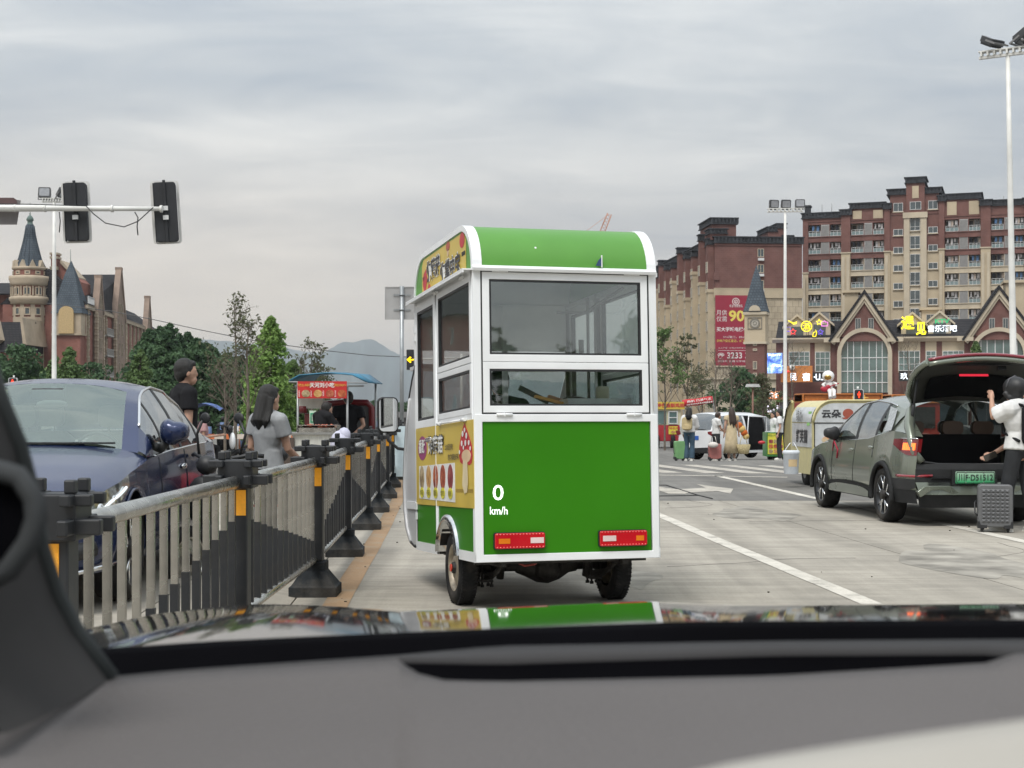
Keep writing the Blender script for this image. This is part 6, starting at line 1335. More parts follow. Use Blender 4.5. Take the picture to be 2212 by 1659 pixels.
# small street furniture between the trees and shops
Y=78.0;t=thing('path_light','small grey topped street light on a rusty post right of the dense dark tree','street light',(xat(1626,Y),Y,G(Y)));mb=MB();mb.tube((0,0,0),(0,0,zat(838,Y)-G(Y)),0.05,n=8);mb.build('post',mat('rusty_post',(0.20,0.10,0.07)),t);mb=MB();z=zat(836,Y)-G(Y);mb.prism([(-0.38,z),(0.38,z),(0.30,z+0.16),(-0.30,z+0.16)],-0.2,0.2,'y');mb.build('lantern',mat('pale_lantern',(0.5,0.5,0.5)),t)
# ================================================================= cars
def smooth_interp(pts,n=400,w_=9):
    xs=[p[0] for p in pts];ys=[p[1] for p in pts];X=np.linspace(xs[0],xs[-1],n);Yv=np.interp(X,xs,ys)
    pad=np.concatenate([2*Yv[0]-Yv[w_:0:-1],Yv,2*Yv[-1]-Yv[-2:-w_-2:-1]]);k=np.hanning(2*w_+1);k /= k.sum();Ys=np.convolve(pad,k,'valid')
    return lambda s:float(np.interp(s,X,Ys))
CGL=glass('car_glass',(0.50,0.56,0.54),refl=0.10,edge=0.85)
CGD=glass('car_glass_tinted',(0.16,0.18,0.18),refl=0.12,edge=0.85)
CGW=glass('car_windscreen_green',(0.72,0.84,0.79),refl=0.15,edge=0.6)
SEAT=mat('seat_cloth_dark',(0.03,0.03,0.033),0.7);SEATB=mat('seat_leather_brown',(0.10,0.065,0.045),0.5);TRIM=mat('dark_trim',(0.020,0.021,0.022),0.55,var=0.1,bump=0.1,bscale=90)
def car(name,label,cat,loc,rz,P,paint,rimr=0.23,spokes=5,scale=None,seats=SEAT):
    L_,r=P['L'],P['r'];hl=L_/2;t=thing(name,label,cat,loc,rz)
    if scale:t.scale=scale
    belt,deck,plan=smooth_interp(P['belt']),smooth_interp(P['deck']),smooth_interp(P['plan'],w_=6)
    sf,sr=P['ax'];sill=P['sill'];Ra=r+P.get('gap',0.055)
    def zlow(s):
        z=sill
        if s<0.25:z=max(z,sill+(0.25-s)*0.25)
        if s>L_-0.25:z=max(z,sill+(s-L_+0.25)*0.4)
        for c in (sf,sr):
            d=abs(s-c)
            if d<Ra:z=max(z,r+math.sqrt(Ra*Ra-d*d))
        return z
    S=sorted(set([round(v,4) for v in np.linspace(0,L_,90)]+[round(c+Ra*k,4) for c in (sf,sr) for k in (-1.001,-0.999,-.97,-.9,-.8,.8,.9,.97,.999,1.001)]))
    kz=[(0,.93),(sill,.955),(sill+.12,.985),(0.5,1.0),(0.68,0.998),(0.85,0.975),(1.05,0.94),(1.3,0.9)]
    kf=smooth_interp(kz,w_=14)
    s0,s1=P['open'] if 'open' in P else (0,0)
    rows=[]
    for s in S:
        w_=plan(s);zb=belt(s);zl=min(zlow(s),zb-0.03);row=[]
        for f in (0,.12,.3,.5,.68,.82,.92,1):z=zl+(zb-zl)*f;row.append((w_*kf(z)-(0.02 if f==0 else 0),z))
        we=row[-1][0];zd=deck(s)
        for f,g_ in ((.965,.22),(.9,.50),(.78,.74),(.55,.92),(.28,.985),(0,1)):row.append((we*f,zb+(zd-zb)*g_))
        rows.append((s,row))
    nside=8
    for q in (-1,1):
        mb=MB();mb.grid([[(q*y,hl-s,z) for y,z in row[:nside]] for s,row in rows]);mb.build('body_side',paint,t)
    for nm,a,b in (('bonnet',0,P['ws'][0]+0.05),('boot_lid',P['ws'][3]-0.05,L_)):
        if nm=='boot_lid' and P.get('noboot'):continue
        mb=MB();rr_=[(s,row) for s,row in rows if a<=s<=b]
        if len(rr_)>1:mb.grid([[(y,hl-s,z) for y,z in row[nside-1:]]+[(-y,hl-s,z) for y,z in row[nside-1:-1][::-1]] for s,row in rr_]);mb.build(nm,paint,t)
    for nm,(s,row) in (('front_end',rows[0]),('rear_end',rows[-1])):
        if nm=='rear_end' and P.get('norear'):continue
        mb=MB();sg=-1 if nm=='front_end' else 1;full=row;K=[0,.35,.7,1]
        rws=[[(y*c,hl-s-sg*0.05*(1-abs(c)**2.5),z+(0.0)) for c in (1,.85,.5,0,-.5,-.85,-1)] for y,z in full[:nside+2]]
        mb.grid(rws);mb.build(nm,paint,t)
    # wheels, dark wells, arch lips
    for c,q in ((sf,-1),(sf,1),(sr,-1),(sr,1)):
        wheel('wheel',t,(q*(plan(c)-0.125),hl-c,r),r,0.225,rimr,side=q,spokes=spokes,rimmat=P.get('rimmat'),lugs=False)
        mb=MB();pts=[(q*(plan(c)*0.992),hl-c+Ra*math.cos(a),max(sill-.02,r+Ra*math.sin(a))) for a in np.linspace(-0.25,PI+0.25,25)]
        mb.path(pts,P.get('lip',0.012),6);mb.build('arch_lip',P.get('lipmat',paint),t)
    mb=MB();mb.span((-plan(sf)+.30,hl-0.3,sill+0.01),(plan(sf)-.30,hl-L_+0.3,0.55))
    for c in (sf,sr):mb.lathe([(0,-plan(c)+.03),(Ra+.01,-plan(c)+0.04),(Ra+.01,-plan(c)+.35)],24,axis='x',c=(0,hl-c,r));mb.lathe([(Ra+.01,plan(c)-.35),(Ra+.01,plan(c)-.04)],24,axis='x',c=(0,hl-c,r))
    mb=MB();mb.span((-plan(sf)+.32,hl-0.3,sill+0.01),(plan(sf)-.32,hl-L_+0.35,0.60));mb.build('underbody',TRIM,t)
    # cabin
    ra,rb_,rc,rd=P['ws'];roof,top,rw=smooth_interp(P['roof']),smooth_interp(P['top']),smooth_interp(P['rw'])
    bw=lambda s:plan(s)*kf(belt(s))*0.985
    SS=sorted(set([round(v,3) for v in np.linspace(ra,rd,64)]+[ra,rb_,rc,rd]))
    def trow(s,v0=-1,v1=1,n=17):
        out=[]
        for v in np.linspace(v0,v1,n):
            w_=rw(s);zt=top(s);zc=roof(s);a=abs(v);out.append((w_*math.copysign(a,v),hl-s,zt+(zc-zt)*(1-a**2.6)))
        return out
    e=0.86
    def strip(nm,a,b,v0,v1,m,n=9,par=t):
        mb=MB();q=[s for s in SS if a-1e-6<=s<=b+1e-6];mb.grid([trow(s,v0,v1,n) for s in q]);return mb.build(nm,m,par)
    strip('windscreen',ra,rb_,-e,e,P.get('wsglass',CGL));strip('pillar',ra,rb_,e,1,paint,3);strip('pillar',ra,rb_,-1,-e,paint,3)
    strip('roof',rb_,rc,-1,1,paint,17)
    if not P.get('norear'):
        strip('rear_window',rc,rd,-e,e,CGD);strip('pillar',rc,rd,e,1,paint,3);strip('pillar',rc,rd,-1,-e,paint,3)
    def sidegrid(nm,a,b,m,off=0.0,f0=0.0,f1=1.0,q=1,par=t,lean=0):
        mb=MB();rws=[]
        for s in np.linspace(a,b,max(3,int((b-a)/0.06))):
            row=[]
            for f in np.linspace(f0,f1,6):
                s2=s+lean*f;z=belt(s2)+(max(top(s2),belt(s2)+.004)-belt(s2))*f;y=bw(s2)+(rw(s2)-bw(s2))*f+0.03*math.sin(PI*f)+off;row.append((q*y,hl-s2,z))
            rws.append(row)
        mb.grid(rws);return mb.build(nm,m,par)
    wa,wb=P['win']
    for q in (-1,1):
        for (a,b,g_) in P['glass']:sidegrid('side_window',a,b,g_,q=q)
        for (a,b,m_) in P['pill']:sidegrid('pillar',a,b,m_ or TRIM,0.003,0,1,q)
        if wa>ra+.02:sidegrid('pillar',ra+.02,wa,paint,0.0,0,1,q)
        if rd-wb>.05:sidegrid('pillar',wb,rd-0.02,paint,0.0,0,1,q)
        for nm,f_,rr in (('window_trim',1.0,0.012),('window_trim',0.0,0.010)):
            mb=MB();pts=[]
            for s in np.linspace(wa,wb,40):z=belt(s)+(top(s)-belt(s))*f_;y=bw(s)+(rw(s)-bw(s))*f_+0.004;pts.append((q*y,hl-s,z))
            mb.path(pts,rr,5);mb.build(nm,P.get('trim',CHROME),t)
        for s in P['handles']:
            mb=MB();z=belt(s)-0.13;y=plan(s)*kf(z)+0.012;mb.ball((q*y,hl-s,z),(0.016,0.10,0.022),12);mb.build('door_handle',P.get('handlemat',paint),t)
        for s,z0 in P['seams']:
            mb=MB();pts=[(q*(plan(s)*kf(z)+0.0015),hl-s-0.03*math.sin((z-.4)*3),z) for z in np.linspace(z0,belt(s)-0.01,8)];mb.path(pts,0.004,4);mb.build('door_seam',TRIM,t)
        if P.get('mirror'):
            ms,mz=P['mirror'];y=bw(ms)+0.10;mb=MB();
            mb.grid([[(q*(y+a*0.105*k),hl-ms+d,mz+b*0.085*k*(1.12 if a<0 else 0.85)) for a,b in [(math.copysign(abs(math.cos(u))**.75,math.cos(u)),math.copysign(abs(math.sin(u))**.75,math.sin(u))) for u in np.linspace(0,2*PI,20,endpoint=False)]] for d,k in ((0.12,0.05),(0.115,0.5),(0.09,0.82),(0.04,1.0),(-0.03,1.0),(-0.05,0.93),(-0.05,0.05))],closed=True)
            mb.build('door_mirror',P.get('mirmat',paint),t);mb=MB();mb.path([(q*(bw(ms)-0.02),hl-ms-0.01,mz-0.13),(q*(y-0.05),hl-ms,mz-0.07)],[0.035,0.025],8);mb.build('mirror_stalk',TRIM,t)
    # seats
    for sx,ss in P['seats']:
        mb=MB();y=hl-ss
        mb.grid([[(sx+a*0.24*k,y+dy+(0.05 if abs(a)>.7 else 0),z) for a in (-1,-.8,-.4,0,.4,.8,1)] for k,z,dy in ((.9,.55,0.0),(1,.65,0.0),(1,.85,-.05),(.92,1.0,-.09),(.6,1.06,-.10))])
        mb.grid([[(sx+a*0.24*k,y+dy-.12,z) for a in (-1,-.8,-.4,0,.4,.8,1)] for k,z,dy in ((.9,.55,0.0),(1,.65,0.0),(1,.85,-.04),(.92,1.0,-.05),(.6,1.06,-.06))])
        o=mb.build('seat',seats,t);mb=MB();mb.prism(rrect(.27,.17,.06,4,sx,1.18),y-.19,y-.09,'y',sm=True);mb.tube((sx-.06,y-.13,1.02),(sx-.06,y-.14,1.14),.008,n=6);mb.tube((sx+.06,y-.13,1.02),(sx+.06,y-.14,1.14),.008,n=6);mb.build('headrest',seats,o)
    mb=MB();sd=P['dash'];mb.span((-plan(sd)*.85,hl-sd-0.25,0.6),(plan(sd)*.85,hl-sd+.15,belt(sd)-0.03));mb.build('dashboard',TRIM,t,bevel=0.03)
    mb=MB();mb.lathe([(0.18,-.012),(0.192,0),(0.18,.012),(0.168,0),(0.18,-.012)],24,axis='y',c=(-0.38,hl-sd-0.42,belt(sd)-.02));mb.build('steering_wheel',BLACK,t)
    return t,dict(hl=hl,plan=plan,belt=belt,kf=kf,deck=deck,bw=bw,top=top,roof=roof,rw=rw)
# ---------------- blue saloon facing us behind the barrier
BLUE=mat('dark_blue_metallic',(0.015,0.028,0.088),0.22,0.3,var=0.06,vscale=2,coat=0.5)
[n for n in CGW.node_tree.nodes if n.type=='BSDF_GLOSSY'][0].inputs[0].default_value=(.84,.95,.90,1)
PS=dict(L=4.75,r=0.335,ax=(0.86,3.73),sill=0.24,gap=0.05,
    belt=[(0,.66),(0.3,.74),(0.8,.83),(1.4,.90),(2.2,.93),(3.2,.95),(4.0,.96),(4.5,.95),(4.75,.90)],
    deck=[(0,.70),(0.25,.80),(0.6,.89),(1.0,.96),(1.45,1.01),(2.2,1.0),(3.2,1.0),(4.0,1.06),(4.5,1.06),(4.75,.99)],
    plan=[(0,.62),(.06,.74),(.2,.83),(.5,.895),(.9,.915),(2.4,.925),(3.7,.92),(4.3,.89),(4.6,.82),(4.75,.66)],
    ws=(1.30,2.12,3.15,4.05),roof=[(1.30,.99),(1.7,1.25),(2.12,1.425),(2.45,1.465),(2.9,1.465),(3.15,1.43),(3.6,1.27),(4.05,1.07)],
    top=[(1.30,.94),(1.6,1.115),(1.95,1.285),(2.25,1.365),(2.65,1.40),(3.1,1.375),(3.5,1.27),(3.9,1.09),(4.05,1.0)],
    rw=[(1.30,.83),(2.1,.66),(2.6,.62),(3.2,.63),(4.05,.74)],win=(1.60,3.85),wsglass=CGW,
    glass=[(1.60,1.98,CGD),(2.02,2.62,CGD),(2.70,3.45,CGD),(3.50,3.85,CGD)],pill=[(1.97,2.03,None),(2.62,2.70,None),(3.44,3.51,None)],
    handles=(2.55,3.45),seams=((1.68,.35),(2.66,.3),(3.35,.72)),mirror=(1.88,1.075),handlemat=CHROME,seats=((-.38,2.45),(.38,2.45),(-.4,3.3),(.4,3.3)),dash=1.55,trim=CHROME)
car_blue,K=car('saloon_car','dark blue saloon facing the camera on the other side of the barrier','car',(-3.50,11.35,RISE),R(180+2.0),PS,BLUE,rimr=0.235,spokes=5,scale=(1,1,1.045),seats=mat('pale_seat_leather',(.30,.27,.23),.6))
hl=K['hl']
for q in (-1,1):       # headlights wrapped round the front corners
    mb=MB();rows=[]
    for s in np.linspace(0.05,0.72,16):
        f=(s-0.05)/0.67;z1=K['belt'](s)+0.005+0.0*f;z0=z1-0.17+0.10*f**1.5-(0.03 if f<.2 else 0);rows.append([(q*(K['plan'](s)*K['kf'](z)+0.006),hl-s+0.004,z) for z in np.linspace(z0,z1,5)])
    mb.grid(rows);hd=mb.build('headlight',mat('headlight_lens',(0.42,0.45,0.46),0.08,0.6,var=0.5,vscale=14,coat=1.0),car_blue)
    mb=MB();mb.path([(q*(K['plan'](s)*K['kf'](.7)+0.012),hl-s+.008,K['belt'](s)-.05-0.06*(1-f)) for f,s in [(k/8,0.10+0.5*k/8) for k in range(9)]],0.010,6);mb.build('daytime_light',mat('drl_white',(0.8,0.85,0.85),0.2,emit=(.9,.95,1),estr=.35),hd)
    for s in (0.22,0.40):mb=MB();mb.ball((q*(K['plan'](s)*.99-.02),hl-s+.0,K['belt'](s)-.09),(.05,.05,.05),12);mb.build('lamp_reflector',CHROME,hd)
mb=MB();mb.frame(-0.42,0.42,0.36,0.66,0.02,hl-0.02,hl+0.045,'y');
for k in range(2):mb.span((-0.40,hl+0.02,0.45+k*.08),(0.40,hl+.05,0.47+k*.08))
mb.build('grille_trim',CHROME,car_blue);mb=MB();mb.span((-0.41,hl-.05,0.37),(0.41,hl+0.03,0.65));mb.build('grille',BLACK,car_blue)
mb=MB();mb.prism(ell(0.09,0.09,0,0.52),hl+0.045,hl+0.06,'y');mb.build('emblem',CHROME,car_blue)
for q in (-1,1):mb=MB();mb.path([(q*.45,hl+.02,.27),(q*.7,hl-.03,.26),(q*.84,hl-.22,.28),(q*.90,hl-.45,.30)],0.016,6);mb.build('bumper_trim',CHROME,car_blue);mb=MB();mb.path([(q*.50,hl+.012,.38),(q*.68,hl-.03,.38),(q*.80,hl-.16,.40)],0.055,8);mb.build('air_intake',BLACK,car_blue)
mb=MB();mb.span((-.13,hl-2.06,1.30),(.13,hl-2.0,1.385));mb.build('sensor_housing',BLACK,car_blue,bevel=.02);mb=MB();mb.ball((0.0,hl-2.13,1.27),(.12,.03,.035),14);mb.build('inner_mirror',GREY,car_blue)
mb=MB();mb.span((-.66,hl-1.34,1.0),(.66,hl-1.30,1.012));mb.build('wiper_recess',BLACK,car_blue)
mb=MB();mb.span((0.30,hl-2.02,1.345),(0.38,hl-2.018,1.375));mb.build('windscreen_sticker',mat('sticker_green',(0.55,0.60,0.45)),car_blue)
# ---------------- olive hatchback with its tailgate open
OLV=mat('olive_grey_metallic',(0.20,0.225,0.18),0.28,0.5,var=0.05,vscale=2,coat=1.0);CLAD=mat('black_cladding',(0.028,0.029,0.030),0.7,var=0.1,bump=0.1,bscale=80)
PO=dict(L=4.455,r=0.345,ax=(0.875,3.595),sill=0.30,gap=0.055,lip=0.030,lipmat=CLAD,noboot=True,norear=True,
    belt=[(0,.72),(0.3,.82),(0.9,.93),(1.5,.985),(2.4,1.01),(3.0,1.04),(3.4,1.10),(3.8,1.15),(4.1,1.14),(4.455,1.06)],
    deck=[(0,.76),(0.3,.90),(0.8,1.01),(1.4,1.08),(2.4,1.1),(4.455,1.1)],
    plan=[(0,.66),(.06,.78),(.2,.87),(.5,.925),(.9,.94),(2.2,.935),(3.3,.945),(3.9,.935),(4.2,.90),(4.38,.84),(4.455,.80)],
    ws=(1.15,1.95,3.72,3.80),roof=[(1.15,1.06),(1.55,1.33),(1.95,1.55),(2.3,1.61),(2.8,1.615),(3.3,1.59),(3.72,1.54),(3.80,1.52)],
    top=[(1.15,.99),(1.5,1.19),(1.9,1.40),(2.2,1.495),(2.7,1.535),(3.2,1.50),(3.6,1.43),(3.80,1.38)],
    rw=[(1.15,.86),(1.9,.70),(2.5,.655),(3.2,.65),(3.80,.64)],win=(1.42,3.42),trim=CHROME,wsglass=CGL,
    glass=[(1.42,2.36,CGL),(2.46,3.16,CGD)],pill=[(2.36,2.46,None),(3.16,3.26,None),(1.40,1.62,None)],
    handles=(2.30,3.12),seams=((1.45,.35),(2.42,.32),(3.18,.80)),mirror=(1.62,1.09),mirmat=BLACK,seats=((-.40,2.25),(.40,2.25),(-.42,3.15),(.10,3.15),(.50,3.15)),dash=1.45)
OL,K=car('hatchback_car','olive grey hatchback with open tailgate and green licence plate','car',(5.485,19.90,0),R(4.4),PO,OLV,rimr=0.245,spokes=5,seats=SEATB)
hl=K['hl'];pl,kf=K['plan'],K['kf']
for q in (-1,1):
    # patterned silver quarter panel and rear quarter between the side glass and the tailgate opening
    def sg(s,f,off=0.0):
        z=K['belt'](s)+(K['top'](min(s,3.80))-K['belt'](s))*f if s<=3.8 else K['belt'](s)+(K['top'](3.8)-(s-3.8)*0.62-K['belt'](s))*f
        y=K['bw'](s)+(K['rw'](min(s,3.8))-K['bw'](s))*f+off;return (q*y,hl-s,z)
    mb=MB();mb.grid([[sg(s,f) for f in np.linspace(0,1,6)] for s in np.linspace(3.40,4.28,12)]);mb.build('rear_quarter',OLV,OL)
    mb=MB();mb.grid([[sg(s+0.30*(1-f),f*.90+.04,0.045) for f in np.linspace(0,1,6)] for s in np.linspace(3.30,3.54,6)]);mb.build('silver_quarter_panel',mat('scaled_silver',(0.50,0.51,0.50),0.3,0.7,var=0.2,vscale=40),OL)
    # opening frame from roof corner down to the bumper
    mb=MB();pts=[(q*.60,hl-3.80,1.47),(q*.68,hl-3.95,1.40),(q*.76,hl-4.12,1.22),(q*.79,hl-4.30,1.03),(q*.775,hl-4.38,.88),(q*.70,hl-4.40,.78)]
    mb.path(pts,[.045,.06,.06,.055,.05,.05],8);mb.build('opening_frame',OLV,OL);mb=MB();mb.path([(x*.95,y+0.01,z) for x,y,z in pts]+[(q*.5,hl-4.40,.755),(0,hl-4.41,.75)],0.016,6);mb.build('rubber_seal',BLACK,OL)
    # tail light wrapping the corner
    mb=MB();rows=[]
    for s in np.linspace(3.93,4.455,14):
        f=(s-3.93)/.525;zt=1.055+.01*f;zb=0.985-.125*min(1,f*1.4);rows.append([(q*(pl(s)*kf(z)+.008),hl-s,z) for z in np.linspace(zb,zt,5)])
    mb.grid(rows);mb.grid([[(q*(.80-a)*kf(z)+0,hl-4.462,z) for a in (-.01,.02,.04)] for z in np.linspace(.90,1.06,4)]);tl=mb.build('tail_light',mat('tail_lens',(0.16,0.006,0.010),0.1,coat=1.0),OL)
    mb=MB();mb.grid([[(q*(pl(s)*kf(zz)+.011+.004*math.cos(s*200)),hl-s,zz) for zz in (.925,.95,.985,1.01)] for s in np.linspace(4.20,4.43,30)]);mb.build('lit_lamps',emis('brake_orange',(1.0,0.16,0.03),1.6),tl)
    mb=MB();mb.path([(q*(pl(s)*kf(1.06)+.012),hl-s,1.065) for s in np.linspace(4.1,4.45,6)],.006,5);mb.build('chrome_line',CHROME,tl)
    # lower bumper corner: reflector, black vent, cladding
    mb=MB();mb.path([(q*(pl(s)*kf(.60)+.01),hl-s,.61) for s in np.linspace(4.12,4.44,6)]+[(q*.60,hl-4.49,.62)],.018,6);mb.build('bumper_reflector',mat('dark_reflector_red',(0.25,0.01,0.02),.2,coat=1),OL)
    mb=MB();rows=[]
    for s in np.linspace(3.95,4.455,8):f=(s-3.95)/.505;rows.append([(q*(pl(s)*kf(z)+.006),hl-s,z) for z in (.47-.05*math.sin(PI*f)-.0,.52,.575+.0*f)])
    mb.grid(rows);mb.build('bumper_vent',BLACK,OL)
    mb=MB();rows=[]
    for s in list(np.linspace(1.29,3.19,20)):f=(s-1.29)/1.9;rows.append([(q*(pl(s)*kf(z)+.012),hl-s,z) for z in (.27,.33,.40+.06*math.sin(PI*f)**.5)])
    mb.grid(rows);mb.build('sill_cladding',CLAD,OL);mb=MB();mb.grid([[(q*(pl(s)*kf(.4)+.018),hl-s,z) for z in (.285,.36+.05*(1-abs(2*(s-1.35)/1.75-1)**4))] for s in np.linspace(1.35,3.10,16)]);mb.build('sill_blade',OLV,OL)
    mb=MB();rows=[]
    for s in np.linspace(3.985,4.455,8):rows.append([(q*(pl(s)*kf(z)+.012),hl-s,z) for z in (.28,.36,.44)])
    mb.grid(rows);mb.build('rear_cladding',CLAD,OL)
# rear bumper face
def bz(name,z0,z1,y0,y1,w0,w1,m,cx=0,n=9):
    mb=MB();mb.grid([[(np.interp(a,(-1,1),(-1,1))*w_,hl-y-.045*(1-abs(a)**2.2),z) for a in np.linspace(-1,1,n)] for z,y,w_ in ((z0,y0,w0),((z0+z1)/2,(y0+y1)/2+.004,(w0+w1)/2),(z1,y1,w1))]);return mb.build(name,m,OL)
bz('bumper_top',.695,.76,4.455,4.40,.80,.775,CLAD);bz('bumper_black_band',.54,.695,4.46,4.455,.81,.80,CLAD);bz('bumper_lower',.39,.54,4.49,4.46,.76,.80,OLV);bz('bumper_skirt',.23,.39,4.42,4.475,.74,.78,CLAD)
for q in (-1,1):
    mb=MB();mb.prism([(q*.80,.43),(q*.70,.50),(q*.40,.50),(q*.28,.42),(q*.36,.40),(q*.48,.45),(q*.62,.45),(q*.76,.36)],-hl-.075,-hl+.03,'y');mb.build('bumper_blade',OLV,OL,bevel=.008)
mb=MB();mb.frame(-.62,.62,.585,.60,.004,-hl-.07,-hl,'y');mb.build('bumper_seam',BLACK,OL)
mb=MB()
for k in range(6):
    for q in (-1,1):mb.span((q*.34 if q>0 else-.66,-hl-.058,.50+k*.016),(q*.66 if q>0 else-.34,-hl-.05,.506+k*.016))
mb.build('bumper_ribs',BLACK,OL)
# licence plate, slightly green graded
PLG=mat('plate_green',(0.10,0.50,0.22),0.35,var=0.06)
nt=PLG.node_tree;tcn=nt.nodes.new('ShaderNodeTexCoord');sp=nt.nodes.new('ShaderNodeSeparateXYZ');nt.links.new(tcn.outputs['Object'],sp.inputs[0]);mr=nt.nodes.new('ShaderNodeMapRange');nt.links.new(sp.outputs[2],mr.inputs[0]);mr.inputs[1].default_value=-.06;mr.inputs[2].default_value=.09
mx=nt.nodes.new('ShaderNodeMixRGB');mx.inputs[1].default_value=(0.04,0.42,0.16,1);mx.inputs[2].default_value=(0.55,0.75,0.60,1);nt.links.new(mr.outputs[0],mx.inputs[0]);nt.links.new(mx.outputs[0],nt.nodes['Principled BSDF'].inputs['Base Color'])
mb=MB();mb.prism(rrect(.48,.145,.012,3),-.008,.008,'y');lp=mb.build('licence_plate',PLG,OL,loc=(-0.10,-hl-.10,.60))
mb=MB();mb.ring(rrect(.47,.135,.012,3),rrect(.455,.12,.010,3),-.011,-.0085,'y');mb.build('plate_rim',BLACK,lp);text('川F·D51512',.43,.092,PRK,lp,(0,-.011,0),off=0.012)
mb=MB();mb.span((-.28,.010,-.095),(.28,.055,.09));mb.build('plate_holder',CLAD,lp)
mb=MB()
for x in (-.12,.10):
    for z in (-.06,.06):mb.ball((x,-.012,z),(.008,.004,.008),8)
mb.build('plate_screws',GREY,lp)['kind']='stuff'
# boot interior
mb=MB();
mb.grid([[(x,hl-4.36,z) for x in (-.72,.72)] for z in (.745,.755)]);mb.span((-.72,-hl+.10,.70),(.72,-hl+1.05,.735));mb.span((-.70,-hl+1.05,.70),(.70,-hl+1.12,1.10));
for q in (-1,1):mb.grid([[(q*.74,hl-s,z) for s in (3.40,3.8,4.1,4.36)] for z in (.72,.9,1.06)])
mb.build('boot_lining',mat('boot_carpet',(0.012,0.012,0.013),.95),OL)
mb=MB();mb.span((-.1,-hl+.08,.742),(.70,-hl+.30,.756));mb.build('boot_mat',mat('maroon_mat',(0.16,0.02,0.035),.8),OL)
# raised tailgate
TG=bpy.data.objects.new('tailgate',None);COL.objects.link(TG);TG.parent=OL;TG.location=(0,hl-3.78,1.525);TG.rotation_euler=(R(-28.5),0,0)
# local gate frame: -y runs to the free end, z up = painted outside
def gw(y):return float(np.interp(-y,(0,.15,.5,.8,1.0),(.60,.69,.76,.76,.70)))
def gz(x,y):return 0.05-0.16*(x/.76)**2*.45+.06*math.sin(PI*min(1,-y/1.0))
def sag(y):return 0 if-y<.45 else-.35*(-y-.45)*1.0
rows_o=[[(a*gw(y),y,gz(a*gw(y),y)+.03) for a in np.linspace(-1,1,13)] for y in (0,-.15,-.35,-.55,-.75,-.9,-.97)]
mb=MB();mb.grid(rows_o);mb.build('outer_skin',OLV,TG)
rows_i=[[(a*gw(y)*.97,y,gz(a*gw(y),y)-.045) for a in np.linspace(-1,1,13)] for y in (0,-.15,-.35,-.55,-.75,-.9,-.96)]
mb=MB();mb.grid(rows_i);mb.build('inner_lining',mat('tailgate_lining',(0.035,0.038,0.034),.6,var=.15),TG)
mb=MB();mb.grid([[(a*gw(y)*.74,y,gz(a*gw(y),y)-.052) for a in np.linspace(-1,1,11)] for y in (-.09,-.25,-.42,-.58)]);mb.build('tailgate_window',mat('dark_tailgate_glass',(0.010,0.011,0.012),.08,coat=.8),TG)
for q in (-1,1):mb=MB();mb.path([(q*gw(y),y,gz(gw(y),y)) for y in (0,-.15,-.35,-.55,-.75,-.9,-.97)],.040,8);mb.build('gate_edge',OLV,TG)
mb=MB();mb.path([(a*.70,-.965-.03*(1-a*a),gz(a*.70,-.97)+.03) for a in np.linspace(-1,1,13)],.022,6);mb.build('light_bar',mat('dark_red_bar',(0.20,0.012,0.025),.15,coat=1),TG)
mb=MB();mb.path([(a*.70,-.96-.03*(1-a*a),gz(a*.70,-.97)-.025) for a in np.linspace(-1,1,13)],.030,6);mb.build('gate_lip',OLV,TG)
mb=MB();mb.span((-.22,-.665,-.020),(.14,-.655,.006));mb.build('high_brake_light',emis('dim_red',(.55,.02,.04),.8),TG)
mb=MB();mb.span((.20,-.84,-.03),(.30,-.80,.02));mb.span((-.5,-.90,.0),(.5,-.87,.02));mb.build('gate_handle',BLACK,TG)
for q in (-1,1):mb=MB();mb.tube((q*.70,hl-4.02,1.20),(q*.70,hl-4.25,1.80),.014,n=8);mb.tube((q*.70,hl-4.02,1.20),(q*.70,hl-4.12,1.48),.022,n=8);mb.build('gas_strut',BLACK,OL)
mb=MB();mb.path([(-.93,hl-1.60,1.03),(-.95,hl-1.64,.98),(-.93,hl-1.75,.86),(-.935,hl-1.72,.74)],.012,5);mb.path([(-.93,hl-1.60,1.03),(-.95,hl-1.60,.94),(-.94,hl-1.55,.84)],.008,5);tag(mb.build('red_ribbon',mat('ribbon_red',(.35,.015,.04),.6)),'dark red ribbon tied to the door mirror of the olive hatchback','ribbon')
o=bpy.data.objects['red_ribbon'];o.location=OL.location;o.rotation_euler=OL.rotation_euler
# ---------------- white minivan with its sliding door open
WPT=mat('pearl_white_paint',(.70,.71,.72),.25,var=.02,coat=1.0)
PM=dict(L=5.0,r=0.35,ax=(0.95,4.0),sill=0.28,gap=.05,
    belt=[(0,.80),(.3,.92),(.9,1.02),(1.6,1.06),(3,1.08),(4.4,1.10),(5.0,1.08)],deck=[(0,.85),(.4,1.02),(1.1,1.13),(2,1.15),(5.0,1.15)],
    plan=[(0,.68),(.06,.80),(.25,.91),(.6,.965),(1,.975),(4.2,.975),(4.7,.95),(4.93,.90),(5.0,.84)],
    ws=(.95,1.95,4.55,4.92),roof=[(.95,1.12),(1.4,1.42),(1.95,1.70),(2.4,1.77),(3.5,1.79),(4.3,1.77),(4.55,1.74),(4.75,1.50),(4.92,1.16)],
    top=[(.95,1.04),(1.4,1.30),(1.9,1.57),(2.4,1.64),(3.5,1.655),(4.3,1.64),(4.55,1.62),(4.75,1.42),(4.92,1.12)],rw=[(.95,.88),(1.9,.76),(3,.73),(4.5,.74),(4.92,.80)],win=(1.30,4.50),trim=CHROME,
    glass=[(1.30,2.15,CGD),(3.30,4.45,CGD)],pill=[(2.12,2.2,None),(3.22,3.32,WPT)],handles=(2.05,),seams=((1.3,.35),(2.18,.32),(3.28,.32)),mirror=(1.5,1.17),seats=((-.45,2.2),(.45,2.2)),dash=1.35)
